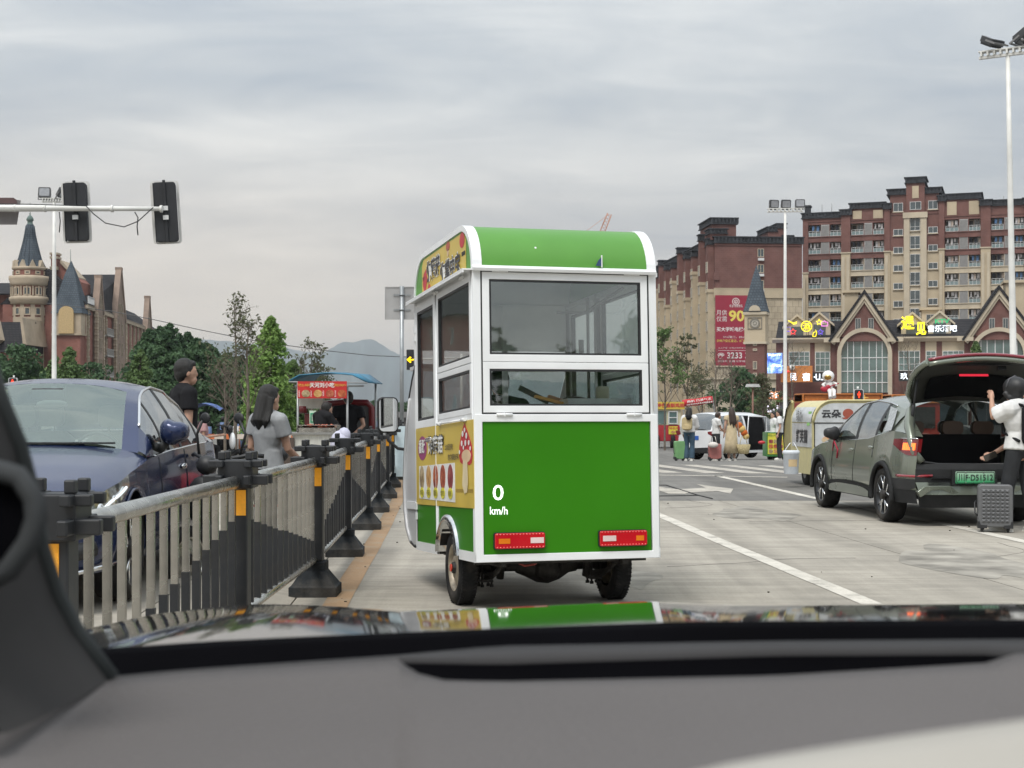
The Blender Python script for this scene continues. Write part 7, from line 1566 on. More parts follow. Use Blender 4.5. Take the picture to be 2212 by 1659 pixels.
MV,K=car('minivan','white minivan with its side door slid open behind the three travellers','minivan',(xat(1541,53)+1.85,55.2,G(55.2)),R(-50),PM,WPT,rimr=.24,spokes=0)
MV.location=(xat(1600,55),55.0,G(55.0));hl=K['hl'];pl,kf=K['plan'],K['kf']
# near-black sheet: shade inside the open door painted on the kerb side (x+)
mb=MB();mb.grid([[(pl(s)*kf(z)+.012,hl-s,z) for z in np.linspace(.36,1.08,5)]+[(K['bw'](s)+(K['rw'](s)-K['bw'](s))*f+.025,hl-s,1.08+.56*f) for f in (.5,.98)] for s in np.linspace(2.22,3.22,8)]);mb.build('doorway',mat('doorway_shade',(.008,.008,.009),.9),MV)
mb=MB();mb.path([(pl(s)+.02,hl-s,z) for s,z in ((2.2,.36),(2.2,1.08),(2.24,1.6),(3.2,1.63),(3.26,1.08),(3.2,.36),(2.2,.36))],.025,6);mb.build('door_frame',WPT,MV)
mb=MB();mb.grid([[(pl(s)*kf(z)+.09,hl-s,z) for z in np.linspace(.34,1.08,5)] for s in np.linspace(3.30,4.35,8)]);mb.build('sliding_door',WPT,MV)
mb=MB();mb.prism([(2.2,.30),(3.3,.30),(3.3,.35),(2.2,.35)],.90,1.02,'z') if False else mb.span((.90,hl-3.4,.29),(1.03,hl-2.1,.34));mb.build('step',WPT,MV)
for q in (-1,1):
    mb=MB();mb.prism([(q*.96,1.10),(q*.50,1.06),(q*.62,.99),(q*.90,.90)],-hl-.02,-hl+.30,'y');mb.build('tail_light',mat('tail_lens',(.16,.006,.01)),MV)
mb=MB();mb.prism(rrect(.44,.15,.01,2,0,.84),-hl-.065,-hl-.05,'y');mb.build('licence_plate',mat('plate_blue',(.02,.10,.40),.4),MV)
mb=MB();mb.span((-.80,-hl-.05,.28),(.80,-hl+.1,.50));mb.build('rear_bumper_guard',CLAD,MV,bevel=.03)
# ================================================================= people
SKIN=mat('skin',(0.46,0.27,0.19),0.55,var=0.06,vscale=9);HAIR=mat('black_hair',(0.009,0.008,0.007),0.55,var=0.3,vscale=60,stretch=(6,6,0.6),bump=0.4,bscale=80)
HAIRB=mat('brown_hair',(0.035,0.020,0.013),0.45,var=0.3,vscale=60,stretch=(6,6,0.6),bump=0.4,bscale=80)
def cloth(n,c,**k):return mat('cloth_'+n,c,0.88,var=0.10,vscale=7,bump=0.35,bscale=11,**k)
CK=cloth('black',(.016,.016,.018));CW=cloth('white',(.66,.66,.65));CG=cloth('grey_marl',(.30,.31,.32));CD=cloth('charcoal',(.035,.037,.04));CJ=cloth('denim',(.06,.10,.14));CC=cloth('cream_print',(.52,.43,.28));CGN=cloth('green',(.02,.17,.09));SHOE=mat('shoe_white',(.65,.64,.60),.6)
def remesh(name,mb,vox,m,par,sm=3):
    me=mb.mesh('tmp',m);o=link('tmp',me);q=o.modifiers.new('r','REMESH');q.mode='VOXEL';q.voxel_size=vox;q.use_smooth_shade=True
    q2=o.modifiers.new('s','SMOOTH');q2.factor=0.5;q2.iterations=sm
    ev=o.evaluated_get(bpy.context.evaluated_depsgraph_get());me2=bpy.data.meshes.new_from_object(ev);bpy.data.objects.remove(o);me2.materials.clear();me2.materials.append(m)
    for p in me2.polygons:p.use_smooth=True
    return link(name,me2,par)
def V3(*a):return Vector(a)
def person(label,x,y,rz,h,top,bot,hair='short',shoes=SHOE,J={},z=None,vox=0.016,hairm=HAIR,fem=False,near=False,headturn=0.0,skirt=None,sleeve=0.55,group=None,topinfl=1.0,half=False):
    """local frame: facing +y, right hand +x, feet at z=0, 1.70 m tall before scaling"""
    t=thing('person',label,'person',(x,y,G(y) if z is None else z),rz,group);k=h/1.70;t.scale=(k,k,k)
    sw=0.175 if fem else 0.20;hwd=0.095
    D=dict(hd=V3(0,.02,1.575),nk=V3(0,0,1.44),ch=V3(0,0,1.27),wa=V3(0,0,1.06),pe=V3(0,0,.93),sl=V3(-sw,0,1.385),sr=V3(sw,0,1.385),el=V3(-sw-.05,-.02,1.11),er=V3(sw+.05,-.02,1.11),wl=V3(-sw-.05,.06,.87),wr=V3(sw+.05,.06,.87),hl=V3(-hwd,0,.90),hr=V3(hwd,0,.90),kl=V3(-hwd,.02,.49),kr=V3(hwd,.02,.49),al=V3(-hwd,-.02,.085),ar=V3(hwd,-.02,.085))
    D.update({a:V3(*b) for a,b in J.items()})
    g=D;T=Matrix.Translation(g['hd']) @ Matrix.Rotation(headturn,4,'Z')
    def torso(mb,e=0.0,lo=True):
        mb.ball(g['ch'],(sw*.86+e,.115+e,.19+e),16);mb.ball(g['wa'],(sw*(.66 if fem else .74)+e,.095+e,.16+e),16)
        if lo:mb.ball(g['pe'],(.165+e,.115+e,.13+e),16)
        mb.path([g['sl'],(g['sl']+g['sr'])/2+V3(0,0,.03),g['sr']],[.058+e,.075+e,.058+e],10);mb.path([g['ch'],g['wa'],g['pe']],[.10+e,.09+e,.10+e],12)
        for s in ('sl','sr'):mb.ball(g[s],.062+e,10)
    mb=MB();torso(mb)
    mb.ball((0,0,.02),(.076,.095,.115),16,M=T);mb.ball((0,.045,-.055),(.050,.052,.055),12,M=T)
    mb.path([(0,.088,.03),(0,.101,-.008),(0,.095,-.020)],[.008,.011,.009],6,M=T);mb.ball((0,.090,-.058),(.022,.012,.010),8,M=T)
    for q in (-1,1):mb.ball((q*.078,.0,.0),(.012,.022,.032),8,M=T);mb.ball((q*.03,.083,.035),(.016,.012,.008),6,M=T)
    mb.path([g['nk']-V3(0,0,.06),g['nk'],g['hd']-V3(0,.01,.05)],[.062,.052,.052],12)
    for a,b,c,q in (('sl','el','wl',-1),('sr','er','wr',1)):
        mb.path([g[a],g[a].lerp(g[b],.5),g[b],g[b].lerp(g[c],.35),g[c]],[.050,.044,.036,.036,.025],10)
        d=(g[c]-g[b]).normalized();sd=V3(q,0,0)-d*d.dot(V3(q,0,0));sd=sd.normalized() if sd.length>.1 else V3(0,1,0);nrm=d.cross(sd);H_=g.get('hand'+c[1],None)
        pc=g[c]+d*.05;mb.path([g[c],g[c]+d*.04,g[c]+d*.085],[.024,.034,.030],8)
        fd=H_.normalized() if H_ is not None else (d+nrm*.35*-q).normalized();side=sd if abs(fd.dot(sd))<.8 else nrm
        for i,ln in enumerate((.068,.078,.072,.056)):
            o_=(i-1.5)*.0185;b0=g[c]+d*.082+nrm*o_;m_=b0+(d*.5+fd*.5)*ln*.55;e_=m_+fd*ln*.55;mb.path([g[c]+d*.05+nrm*o_*.8,b0,m_,e_],[.010,.0095,.0088,.0070],7)
        mb.path([g[c]+d*.03-nrm*.018,g[c]+d*.055-nrm*.045,g[c]+d*.09-nrm*.050+fd*.01],[.012,.011,.008],7)
    for a,b,c in (('hl','kl','al'),('hr','kr','ar')):
        mb.path([g[a],g[a].lerp(g[b],.5),g[b],g[b].lerp(g[c],.35),g[c]],[.085,.075,.054,.053,.036],12);mb.path([g[c]-V3(0,.045,.035),g[c]+V3(0,.05,-.045),g[c]+V3(0,.15,-.06)],[.036,.036,.026],8)
    remesh('body',mb,0.0075 if near else vox,SKIN,t,1 if near else 2)
    # top
    mb=MB();e=.020*topinfl;torso(mb,e,lo=False);mb.path([g['ch'],g['wa'],g['pe']+V3(0,0,.0)],[.12+e,.11+e,.125+e],16)
    mb.grid([[(c[0]+math.cos(a)*rx,c[1]+math.sin(a)*ry,c[2]) for a in np.linspace(0,2*PI,20,endpoint=False)] for c,rx,ry in ((g['wa']+V3(0,0,.05),.13+e,.10+e),(g['wa']-V3(0,0,.05),.15+e,.115+e),(g['pe']+V3(0,0,.0),.168+e,.125+e))],closed=True)
    mb.ball(g['pe']+V3(0,0,.03),(.165+e,.12+e,.06),14)
    for a,b,c in (('sl','el','wl'),('sr','er','wr')):
        if sleeve<=1:q=g[a].lerp(g[b],sleeve);mb.path([g[a],g[a].lerp(q,.5),q],[.062+e*.8,.062+e,.060+e*1.1],12)
        else:mb.path([g[a],g[b],g[c]],[.062+e,.05+e,.04+e],12)
    remesh('shirt',mb,0.011 if near else vox,top,t,2)
    if skirt:
        mb=MB();n=24;mb.grid([[(math.cos(a)*r_*(1+.05*math.sin(a*7)),math.sin(a)*r_*.8*(1+.05*math.sin(a*7)),z_) for a in np.linspace(0,2*PI,n,endpoint=False)] for z_,r_ in ((1.08,.13),(.95,.18),(.6,.20),(.25,.26),(.245,.2))],closed=True);mb.build('skirt',skirt,t)
    elif bot and not half:
        mb=MB();e=.018;mb.ball(g['pe'],(.165+e,.115+e,.12),16)
        wl_=1.35 if fem or bot is CD else 1.0
        for a,b,c in (('hl','kl','al'),('hr','kr','ar')):mb.path([g[a]+V3(0,0,.02),g[a].lerp(g[b],.5),g[b],g[b].lerp(g[c],.5),g[c]+V3(0,0,.0)],[.095,.088,.070*(1+(wl_-1)*.4),.064*wl_,.062*wl_],14)
        remesh('trousers',mb,0.011 if near else vox,bot,t,2)
    if not half:
        for c in ('al','ar'):mb=MB();p=g[c];mb.path([p+V3(0,-.06,-.045),p+V3(0,.02,-.04),p+V3(0,.13,-.052),p+V3(0,.19,-.06)],[.040,.046,.042,.028],10);mb.span(tuple(p+V3(-.045,-.09,-.085)),tuple(p+V3(.045,.19,-.068)));mb.build('shoe',shoes,t)
    # hair
    mb=MB()
    if hair=='helmet':
        mb.ball((0,-.015,.055),(.125,.145,.125),20,M=T);mb.path([(-.12,.05,.0),(-.10,.0,-.06),(0,-.10,-.07),(.10,0,-.06),(.12,.05,0)],[.03]*5,8,M=T);remesh('riding_helmet',mb,.012,mat('black_helmet',(.014,.014,.015),.5),t,2)
        mb=MB();mb.path([(-.128,.01,.06),(-.09,.0,.15),(0,-.01,.185),(.09,0,.15),(.128,.01,.06)],[.008]*5,6,M=T);mb.build('helmet_band',mat('grey_band',(.10,.10,.11)),t)
    else:
        mb.ball((0,-.022,.048),(.088,.100,.105),18,M=T);mb.ball((0,-.05,.0),(.080,.065,.085),14,M=T);mb.ball((0,.045,.095),(.065,.045,.035),12,M=T)
        for q in (-1,1):mb.ball((q*.070,-.02,.02),(.020,.045,.055),10,M=T)
        if hair!='short':
            ln={'bob':.20,'long':.34,'vlong':.46}[hair]
            mb.path([(0,-.045,.03),(0,-.085,-.10),(.01,-.125,-.10-ln*.5),(.02,-.130,-.08-ln)],[.085,.082,.070,.018],14,M=T)
            for i in range(9):a=(i-4)/4;mb.path([(a*.080,-.05-.03*(1-abs(a)),.02),(a*.095,-.08,-.12),(a*.105+.01,-.125,-.1-ln*.5),(a*.085+.02*math.sin(i*2),-.125,-.08-ln*(.80+.22*math.sin(i*1.9)))],[.03,.032,.026,.006],7,M=T)
        remesh('hair',mb,0.008 if near else .013,hairm,t,2)
    return t
# woman in the grey T-shirt, seen from behind over the barrier
person('woman with long black hair in a grey T-shirt, seen from behind over the barrier',xat(579,13.0),13.0,R(-42),1.62,CG,CK,'bob',z=0.0,fem=True,near=True,J=dict(el=(-.215,-.03,1.13),wl=(-.16,.16,.98),er=(.205,.07,1.12),wr=(.12,.27,1.02)),topinfl=.8)
person('man in a black polo shirt with short hair, looking right behind the blue saloon',xat(396,14.3),14.3,R(-62),1.76,CK,CD,'short',z=RISE,near=True,headturn=R(-6),J=dict(hd=(0,.03,1.58)))
person('man in a black T-shirt holding his hands behind his back at the snack stall',xat(752,26.0),26.0,R(8),1.72,CK,CD,'short',z=0,vox=.014,J=dict(el=(-.27,-.10,1.12),er=(.27,-.10,1.12),wl=(-.07,-.20,.96),wr=(.05,-.20,.93)),headturn=R(12))
person('shorter man in black bending beside the snack stall, turned to the right',xat(697,24.8),24.8,R(-50),1.60,CK,CD,'short',z=0,vox=.014,J=dict(hd=(0,.10,1.50),nk=(0,.05,1.40),el=(-.26,.10,1.10),er=(.25,.16,1.10),wl=(-.1,.32,.98),wr=(.16,.36,.95)))
person('man in a green T-shirt walking far down the road',xat(817,85),85,R(60),1.70,CGN,CK,'short',vox=.03)
# man with raised arm at the open boot
pm=person('man in white T-shirt and black riding helmet reaching up to the open tailgate',xat(2203,16.95),16.95,R(34),1.74,CW,CD,'helmet',z=0,near=True,topinfl=2.0,sleeve=.80,J=dict(hd=(-.02,.06,1.58),el=(-.24,.18,1.30),wl=(-.12,.29,1.50),handl=(.2,.6,.3),er=(.22,.06,1.12),wr=(-.02,.34,.88),al=(-.12,.12,.085),ar=(.12,-.16,.085),kl=(-.12,.08,.49),kr=(.12,-.02,.49)))
pk=pm.matrix_basis.copy()
def near_item(name,label,cat,mb,m,M,**k):o=mb.build(name,m,None,**k);o.matrix_basis=M;return tag(o,label,cat)
Mp=Matrix.Translation(pm.location) @ Matrix.Rotation(R(34),4,'Z')
mb=MB();mb.prism(rrect(.30,.46,.08,5,0,1.24),-.30,-.13,'y');mb.prism(rrect(.22,.20,.05,4,0,1.13),-.34,-.30,'y')
for q in (-1,1):mb.path([(q*.12,-.14,1.46),(q*.14,.02,1.50),(q*.15,.15,1.36),(q*.17,.10,1.15),(q*.16,-.12,1.05)],[.020]*5,6)
near_item('backpack','black backpack worn over the white T-shirt of the man at the boot','backpack',mb,CK,Mp,bevel=.015)
wp=Mp @ (V3(-.02,.34,.88)*1.02);mb=MB();mb.prism(rrect(.075,.155,.010,3),-.004,.004,'y');near_item('mobile_phone','dark phone with a gold edge held in the lowered hand of the helmeted man','phone',mb,mat('phone_dark',(.04,.035,.03),.2,coat=1),Matrix.Translation(wp+V3(-.05,-.03,-.03)) @ Euler((R(25),R(62),R(20))).to_matrix().to_4x4())
def suitcase(name,label,x,y,rz,w_,h_,d_,m,studs=False,handle=0.0,z=None):
    t=thing(name,label,'suitcase',(x,y,G(y) if z is None else z),rz);mb=MB();mb.prism(rrect(w_,h_-.06,.045,5,0,.06+(h_-.06)/2),-d_/2,d_/2,'y');mb.build('shell',m,t,bevel=.02)
    if studs:
        mb=MB();nx,nz=6,9;a,b=(w_-.08)/nx,(h_-.17)/nz
        for i in range(nx):
            for j in range(nz):x0,z0=-w_/2+.04+i*a,.115+j*b;mb.add([(x0,-d_/2-.001,z0),(x0+a,-d_/2-.001,z0),(x0+a,-d_/2-.001,z0+b),(x0,-d_/2-.001,z0+b),(x0+a/2,-d_/2-.022,z0+b/2)],[(0,1,4),(1,2,4),(2,3,4),(3,0,4)])
        o=mb.build('diamond_relief',m,t,recalc=False);o['kind']='stuff'
    for q in (-1,1):
        for p in (-1,1):mb=MB();mb.tube((q*(w_/2-.05)-.012,p*(d_/2-.04),.028),(q*(w_/2-.05)+.012,p*(d_/2-.04),.028),.027,n=12);mb.box((q*(w_/2-.05),p*(d_/2-.04),.05),(.04,.04,.03));mb.build('castor',BLACK,t)
    mb=MB();mb.path([(-w_/2-.004,-.06,h_*.35),(-w_/2-.028,-.04,h_*.4),(-w_/2-.028,.04,h_*.6),(-w_/2-.004,.06,h_*.65)],.010,6);
    if handle:mb.path([(-.09,d_*.3,h_),(-.09,d_*.3,h_+handle),(.09,d_*.3,h_+handle),(.09,d_*.3,h_)],.010,6)
    mb.build('handle',BLACK,t)
    for q in (-1,1):mb=MB();mb.prism([(q*w_/2*1.01,.05),(q*(w_/2-.10),.05),(q*(w_/2-.10),.085),(q*(w_/2-.03),.09),(q*(w_/2-.02),.13),(q*w_/2*1.01,.13)],-d_/2-.006,d_/2+.006,'y');mb.build('corner_guard',BLACK,t)
    return t
suitcase('suitcase','charcoal suitcase with embossed diamond pattern standing behind the olive hatchback',xat(2149,16.9),16.9,R(-14),.385,.555,.20,mat('charcoal_shell',(.12,.123,.128),.45,var=.05),True,z=0)
# travellers by the minivan
def gY(x_px,Y):return xat(x_px,Y),Y
x,y=gY(1489,45.5);person('woman with black hair, white top and jeans beside a green suitcase',x,y,R(-25),1.64,CW,CJ,'bob',fem=True,topinfl=2.2,sleeve=1.5,J=dict(er=(.22,.10,1.12),wr=(.12,.26,1.05)))
mb=MB();mb.prism(rrect(.30,.40,.09,5,0,1.16),-.30,-.14,'y');mb.prism(rrect(.20,.15,.04,4,0,1.06),-.33,-.30,'y');near_item('cream_backpack','cream backpack on the back of the woman in jeans','backpack',mb,mat('cream_canvas',(.52,.42,.24),.8),Matrix.Translation((x,y,G(y))) @ Matrix.Rotation(R(-25),4,'Z'),bevel=.02)
mb=MB();mb.ball((0,0,0),.09,10);near_item('plush_toy','small black plush toy hanging from the cream backpack','toy',mb,CK,Matrix.Translation((x-.06,y-.34,G(y)+1.36)))
suitcase('suitcase','green suitcase left of the woman in jeans',*gY(1468,45.6),R(10),.33,.62,.24,mat('green_shell',(.16,.34,.14),.45),handle=.0)
x,y=gY(1547,46.5);person('woman in white T-shirt and dark trousers looking down at her phone',x,y,R(-70),1.55,CW,CD,'short',fem=True,hairm=HAIRB,J=dict(hd=(0,.08,1.55),el=(-.21,.08,1.12),wl=(-.08,.30,1.03),er=(.21,.08,1.12),wr=(.06,.30,1.03)))
suitcase('suitcase','dusty pink suitcase with a white handbag on its handle',*gY(1544,45.2),R(6),.38,.53,.24,mat('pink_shell',(.36,.13,.115),.5),handle=.26)
mb=MB();mb.ball((0,0,0),(.16,.07,.09),14);mb.path([(-.11,0,.05),(-.06,0,.26),(.06,0,.26),(.11,0,.05)],.010,6);near_item('white_handbag','white handbag resting on the dusty pink suitcase','handbag',mb,mat('white_leather',(.62,.58,.54),.5),Matrix.Translation((xat(1540,45),44.95,G(45)+.50)))
x,y=gY(1580,45.8);person('woman with very long brown hair in a cream ankle-length dress',x,y,R(15),1.66,CC,None,'vlong',fem=True,hairm=HAIRB,skirt=CC,sleeve=.3,J=dict(er=(.23,.02,1.10),wr=(.27,.04,.88)))
mb=MB();mb.grid([[(math.cos(a)*r_,math.sin(a)*r_*.5,z_) for a in np.linspace(0,2*PI,16,endpoint=False)] for z_,r_ in ((0,.11),(.02,.16),(.28,.22),(.30,.20))],closed=True);mb.path([(-.12,0,.28),(-.06,0,.55),(.06,0,.55),(.12,0,.28)],.012,6);near_item('straw_tote','straw tote bag held by the woman in the cream dress','bag',mb,mat('straw',(.50,.42,.24),.85,var=.2,vscale=30),Matrix.Translation((x+.36,y-.12,G(y)+.22)))
mb=MB()
for i,(a,b,r_) in enumerate(((-.12,.16,.13),(-.03,.04,.14),(.06,-.10,.13),(.12,-.22,.12))):mb.ball((a,0,b),r_,12,m=i % 2)
t=thing('plush_bundle','orange and yellow plush toys heaped in the open door of the white minivan','toys',(xat(1606,52),52.2,G(52)+1.05));mb.build('plush',[mat('plush_orange',(.5,.12,.03),.9),mat('plush_yellow',(.6,.42,.16),.9)],t)
x,y=gY(1672,51);person('vendor in a white T-shirt standing behind the green snack cart',x,y,R(100),1.68,CW,CD,'bob');x,y=gY(1684,49.5);person('vendor in white with black hair right behind the green snack cart',x,y,R(80),1.70,CW,CD,'short')
person('driver in a dark shirt sitting in the cab of the green snack tricycle',*tloc(.09,2.25,0).xy[:],R(15.3),1.62,CK,CD,'short',z=.12,half=True,J=dict(kl=(-.12,.30,.80),kr=(.12,.30,.80),al=(-.12,.32,.45),ar=(.12,.32,.45),el=(-.24,.16,1.16),er=(.24,.16,1.16),wl=(-.2,.34,1.2),wr=(.2,.34,1.2)))
# ================================================================= snack carts and stalls
def simple_wheel(par,x,y,r,wd=.12):mb=MB();mb.lathe([(0,-wd/2),(r*.6,-wd/2),(r*.97,-wd/2),(r,0),(r*.97,wd/2),(0,wd/2)],22,axis='x',c=(x,y,r));w_=mb.build('wheel',RUB,par);mb=MB();mb.lathe([(0,-wd/2-.01),(r*.5,-wd/2-.006)],16,axis='x',c=(x,y,r));mb.build('hub',GREY,w_)
# red snack stall with blue canopy, beyond the barrier
Y=25.6;SX=xat(710,Y);ST=thing('snack_stall','red snack tricycle stall with blue canopy and red menu banner','food stall',(SX,Y,0.0),R(-4));sx_=lambda p:xat(p,Y)-SX
RD=mat('stall_red_paint',(.16,.012,.015),.35,var=.15,coat=.3,dirt=.15);BC=mat('blue_canopy',(.03,.16,.26),.5,var=.25,vscale=3);SL=mat('stall_silver',(.36,.37,.37),.45,.5)
mb=MB();z0,z1=zat(826,Y),zat(808,Y)
mb.grid([[(sx_(638),-.55,z0+.03),(sx_(660),-.55,z1-.02),(sx_(720),-.55,z1+.02),(sx_(775),-.55,z1-.02),(sx_(806),-.55,z0)],[(sx_(642),1.2,z0+.03),(sx_(660),1.2,z1+.02),(sx_(720),1.2,z1+.06),(sx_(775),1.2,z1+.02),(sx_(804),1.2,z0)]]);o=mb.build('canopy',BC,ST);q=o.modifiers.new('s','SOLIDIFY');q.thickness=.02
MB().tube((sx_(638),-.56,z0),(sx_(806),-.56,z0-.02),.014,n=6).build('canopy_rail',SL,ST);MB().tube((sx_(650),-.50,z0-.07),(sx_(797),-.50,z0-.07),.02,n=6).build('canopy_rail',SL,ST)
for p in (656,762,794):MB().tube((sx_(p),-.5 if p<790 else .9,.3),(sx_(p),-.5 if p<790 else .9,z0),.02,n=8).build('canopy_pole',SL,ST)
a,b,c,d=sx_(658),sx_(763),zat(861,Y),zat(825,Y);mb=MB();mb.span((a,-.60,c),(b,-.575,d));bn=mb.build('menu_banner',mat('banner_scarlet',(.50,.02,.02),.5),ST);w_,h_=b-a,d-c
text('天河刘小吃',w_*.50,h_*.30,PRW,bn,((a+b)/2+.0,-.605,c+h_*.78),off=.02)
text('特色点心 麻辣串串',w_*.26,h_*.17,mat('print_yellow',(.7,.5,.08)),bn,(a+w_*.15,-.605,c+h_*.78));text('订餐电话 13578024714',w_*.24,h_*.17,mat('print_yellow',(.7,.5,.08)),bn,(a+w_*.86,-.605,c+h_*.78))
for k in range(4):x=a+w_*(.10+k*.245);mb=MB();mb.prism(ell(w_*.085,h_*.22,x+.06,c+h_*.28),-.606,-.602,'y');mb.build('food_picture',FOODS[[0,1,3,2][k]],bn);text(['凉面','油条','炸串','汉堡'][k],w_*.03,h_*.4,PRW,bn,(x-.055,-.606,c+h_*.28))
mb=MB();mb.span((sx_(662),-.2,.40),(sx_(705),.4,zat(893,Y)));mb.span((sx_(735),.8,.3),(sx_(742),.95,zat(872,Y)));mb.build('body',RD,ST,bevel=.02)
mb=MB();mb.path([(sx_(672),.85,zat(900,Y)),(sx_(680),.9,zat(872,Y)),(sx_(730),.9,zat(868,Y)),(sx_(775),.9,zat(869,Y)),(sx_(785),.9,zat(880,Y)),(sx_(787),.9,.4)],[.06]*6,8);mb.build('cab_frame',RD,ST);mb=MB();mb.span((sx_(690),.95,.5),(sx_(780),.98,zat(875,Y)));mb.build('rear_sheet',mat('grey_sheet',(.16,.17,.17)),ST)
mb=MB();mb.tube((sx_(655),-.3,zat(884,Y)),(sx_(670),-.3,zat(884,Y)),.075,n=14);mb.build('gas_bottle',RD,ST);mb=MB();mb.prism(rrect(.42,.22,.04,3,sx_(680),zat(869,Y)),-.35,-.2,'y');mb.build('white_tub',mat('cream_plastic',(.50,.49,.44)),ST)
mb=MB();mb.span((sx_(684),-.62,zat(917,Y)),(sx_(698),-.60,zat(887,Y)));mb.build('payment_sign',mat('sign_green_white',(.50,.62,.50)),ST);mb=MB();mb.frame(sx_(686),sx_(696),zat(912,Y),zat(892,Y),.02,-.63,-.621,'y');mb.build('payment_frame',mat('print_green',(.04,.30,.16)),ST)
simple_wheel(ST,sx_(672),.2,.26);simple_wheel(ST,sx_(775),.2,.26)
# counter and white bin nearer to the barrier
Y2=22.2;t=thing('serving_counter','white plastic bin under a steel tray of food, in front of the snack stall','counter',(xat(684,Y2),Y2,0));k=F/Y2;z0=zat(938,Y2)
mb=MB();mb.grid([[(math.copysign(w_,a) if 1 else 0,b*d_,z) for a,b in ((-1,-1),(1,-1),(1,1),(-1,1))] for w_,d_,z in ((.28,.2,.25),(.33,.25,z0-.02),(.345,.26,z0-.02),(.345,.26,z0))],sm=False,closed=True);mb.build('bin',mat('stained_white_plastic',(.58,.58,.53),.5,var=.08,stretch=(6,6,.6),dirt=.25),t)
mb=MB();mb.span((-.50,-.3,z0+.001),(.40,.35,z0+.03));mb.build('worktop',mat('grey_worktop',(.22,.22,.21),.5),t);mb=MB();mb.frame(-.26,.34,z0+.03,z0+.14,.006,-.26,.2,'y');mb.span((-.24,-.24,z0+.031),(.32,.18,z0+.10));mb.build('food_tray',STEEL,t)
mb=MB();rnd=random.Random(3)
for i in range(46):mb.ball((rnd.uniform(-.2,.28),rnd.uniform(-.22,.1),z0+.10+rnd.uniform(0,.035)),rnd.uniform(.018,.03),6)
mb.build('food',FOODS[3],t)['kind']='stuff'
mb=MB();mb.span((-.49,-.28,.0),(-.42,-.2,z0));mb.span((.33,-.28,0),(.39,-.2,z0));mb.span((-.5,-.29,.2),(-.3,-.1,z0-.05));mb.build('stand',mat('rusty_frame',(.07,.05,.04)),t)
mb=MB();mb.ball((0,0,0),(.16,.14,.20),12);mb.ball((.05,0,.12),(.10,.1,.12),10);o=tag(mb.build('plastic_bag',mat('lilac_bag',(.50,.50,.62),.5,bump=.6,bscale=9)),'pale lilac plastic bag hanging beside the white bin of the stall','bag');o.location=at(736,958,21.6)
# motorcycles behind the barrier
def moto(label,x,y,rz,z=0.0,paint=BLACK,mirror=True):
    t=thing('scooter',label,'scooter',(x,y,z),rz);mb=MB()
    mb.path([(0,.62,.28),(0,.52,.62),(0,.42,.98)],[.030,.032,.03],8);mb.path([(0,.40,.95),(-.10,.38,1.02),(-.30,.28,1.06),(-.38,.22,1.05)],.018,8);mb.path([(0,.40,.95),(.10,.38,1.02),(.30,.28,1.06),(.38,.22,1.05)],.018,8);mb.ball((0,.46,.98),(.09,.08,.08),12);mb.path([(0,.55,.5),(0,.25,.32),(0,-.2,.36),(0,-.55,.55)],[.06,.09,.10,.07],10);mb.build('frame',BLACK,t)
    for yy,s in ((.68,1),(-.62,1)):e=wheel('wheel',t,(0,yy,.26),.26,.09,.17,lugs=False)
    mb=MB();mb.ball((0,-.25,.72),(.12,.34,.06),14);mb.build('seat',BLACK,t);[MB().ball(c_,r_,12).build('fairing',paint,t) for c_,r_ in (((0,-.45,.56),(.14,.28,.12)),((0,.52,.70),(.15,.07,.20)))]
    if mirror:
        for q in (-1,1):mb=MB();mb.path([(q*.22,.32,1.06),(q*.26,.30,1.22),(q*.20,.30,1.33)],.011,6);mb.ball((q*.18,.29,1.35),(.055,.015,.045),12);mb.build('mirror',BLACK,t)
    return t
moto('black scooter with handlebar and round mirrors behind the second barrier post',xat(508,11.4),11.9,R(148),0.0,BLACK)
moto('red scooter with white panel glimpsed through the barrier bars',xat(598,14.2),14.6,R(184),0.0,mat('glossy_red',(.35,.015,.02)),False)
mb=MB();mb.prism(rrect(.40,.46,.03,3),0,.01,'y');o=tag(mb.build('notice_board',PRW),'white notice board with red print seen through the barrier bars','notice');o.location=at(570,1150,12.0)
mb=MB();mb.frame(-.20,.20,-.23,.23,.02,-.006,-.001,'y');mb.build('border',PRR,o);[text(s,.30,.06,PRR,o,(0,-.004,z)) for s,z in (('安全出行',.12),('文明行车',.0),('请勿停车',-.12))]
m2=moto('white scooter parked far left behind the man in black',xat(452,33),33,R(-70),0.0,WHITE,False);person('rider in pink and black sitting on the white scooter under a blue canopy',xat(438,33),33,R(-70),1.6,mat('cloth_pink',(.5,.3,.3),.9),CK,'short',z=-.25,vox=.02,J=dict(kl=(-.12,.35,.85),kr=(.12,.35,.85),al=(-.12,.35,.45),ar=(.12,.35,.45),wl=(-.2,.4,1.15),wr=(.2,.4,1.15)))
mb=MB();mb.grid([[(x,y,1.52-.22*(x/.5)**2+.03*math.sin(y*9)) for x in np.linspace(-.38,.38,7)] for y in np.linspace(-.4,.5,7)]);o=tag(mb.build('scooter_canopy',mat('blue_check_cloth',(.05,.10,.28),.6,var=.6,vscale=22)),'blue patterned rain canopy over the distant white scooter','canopy');o.location=(xat(442,33),33,0.02)
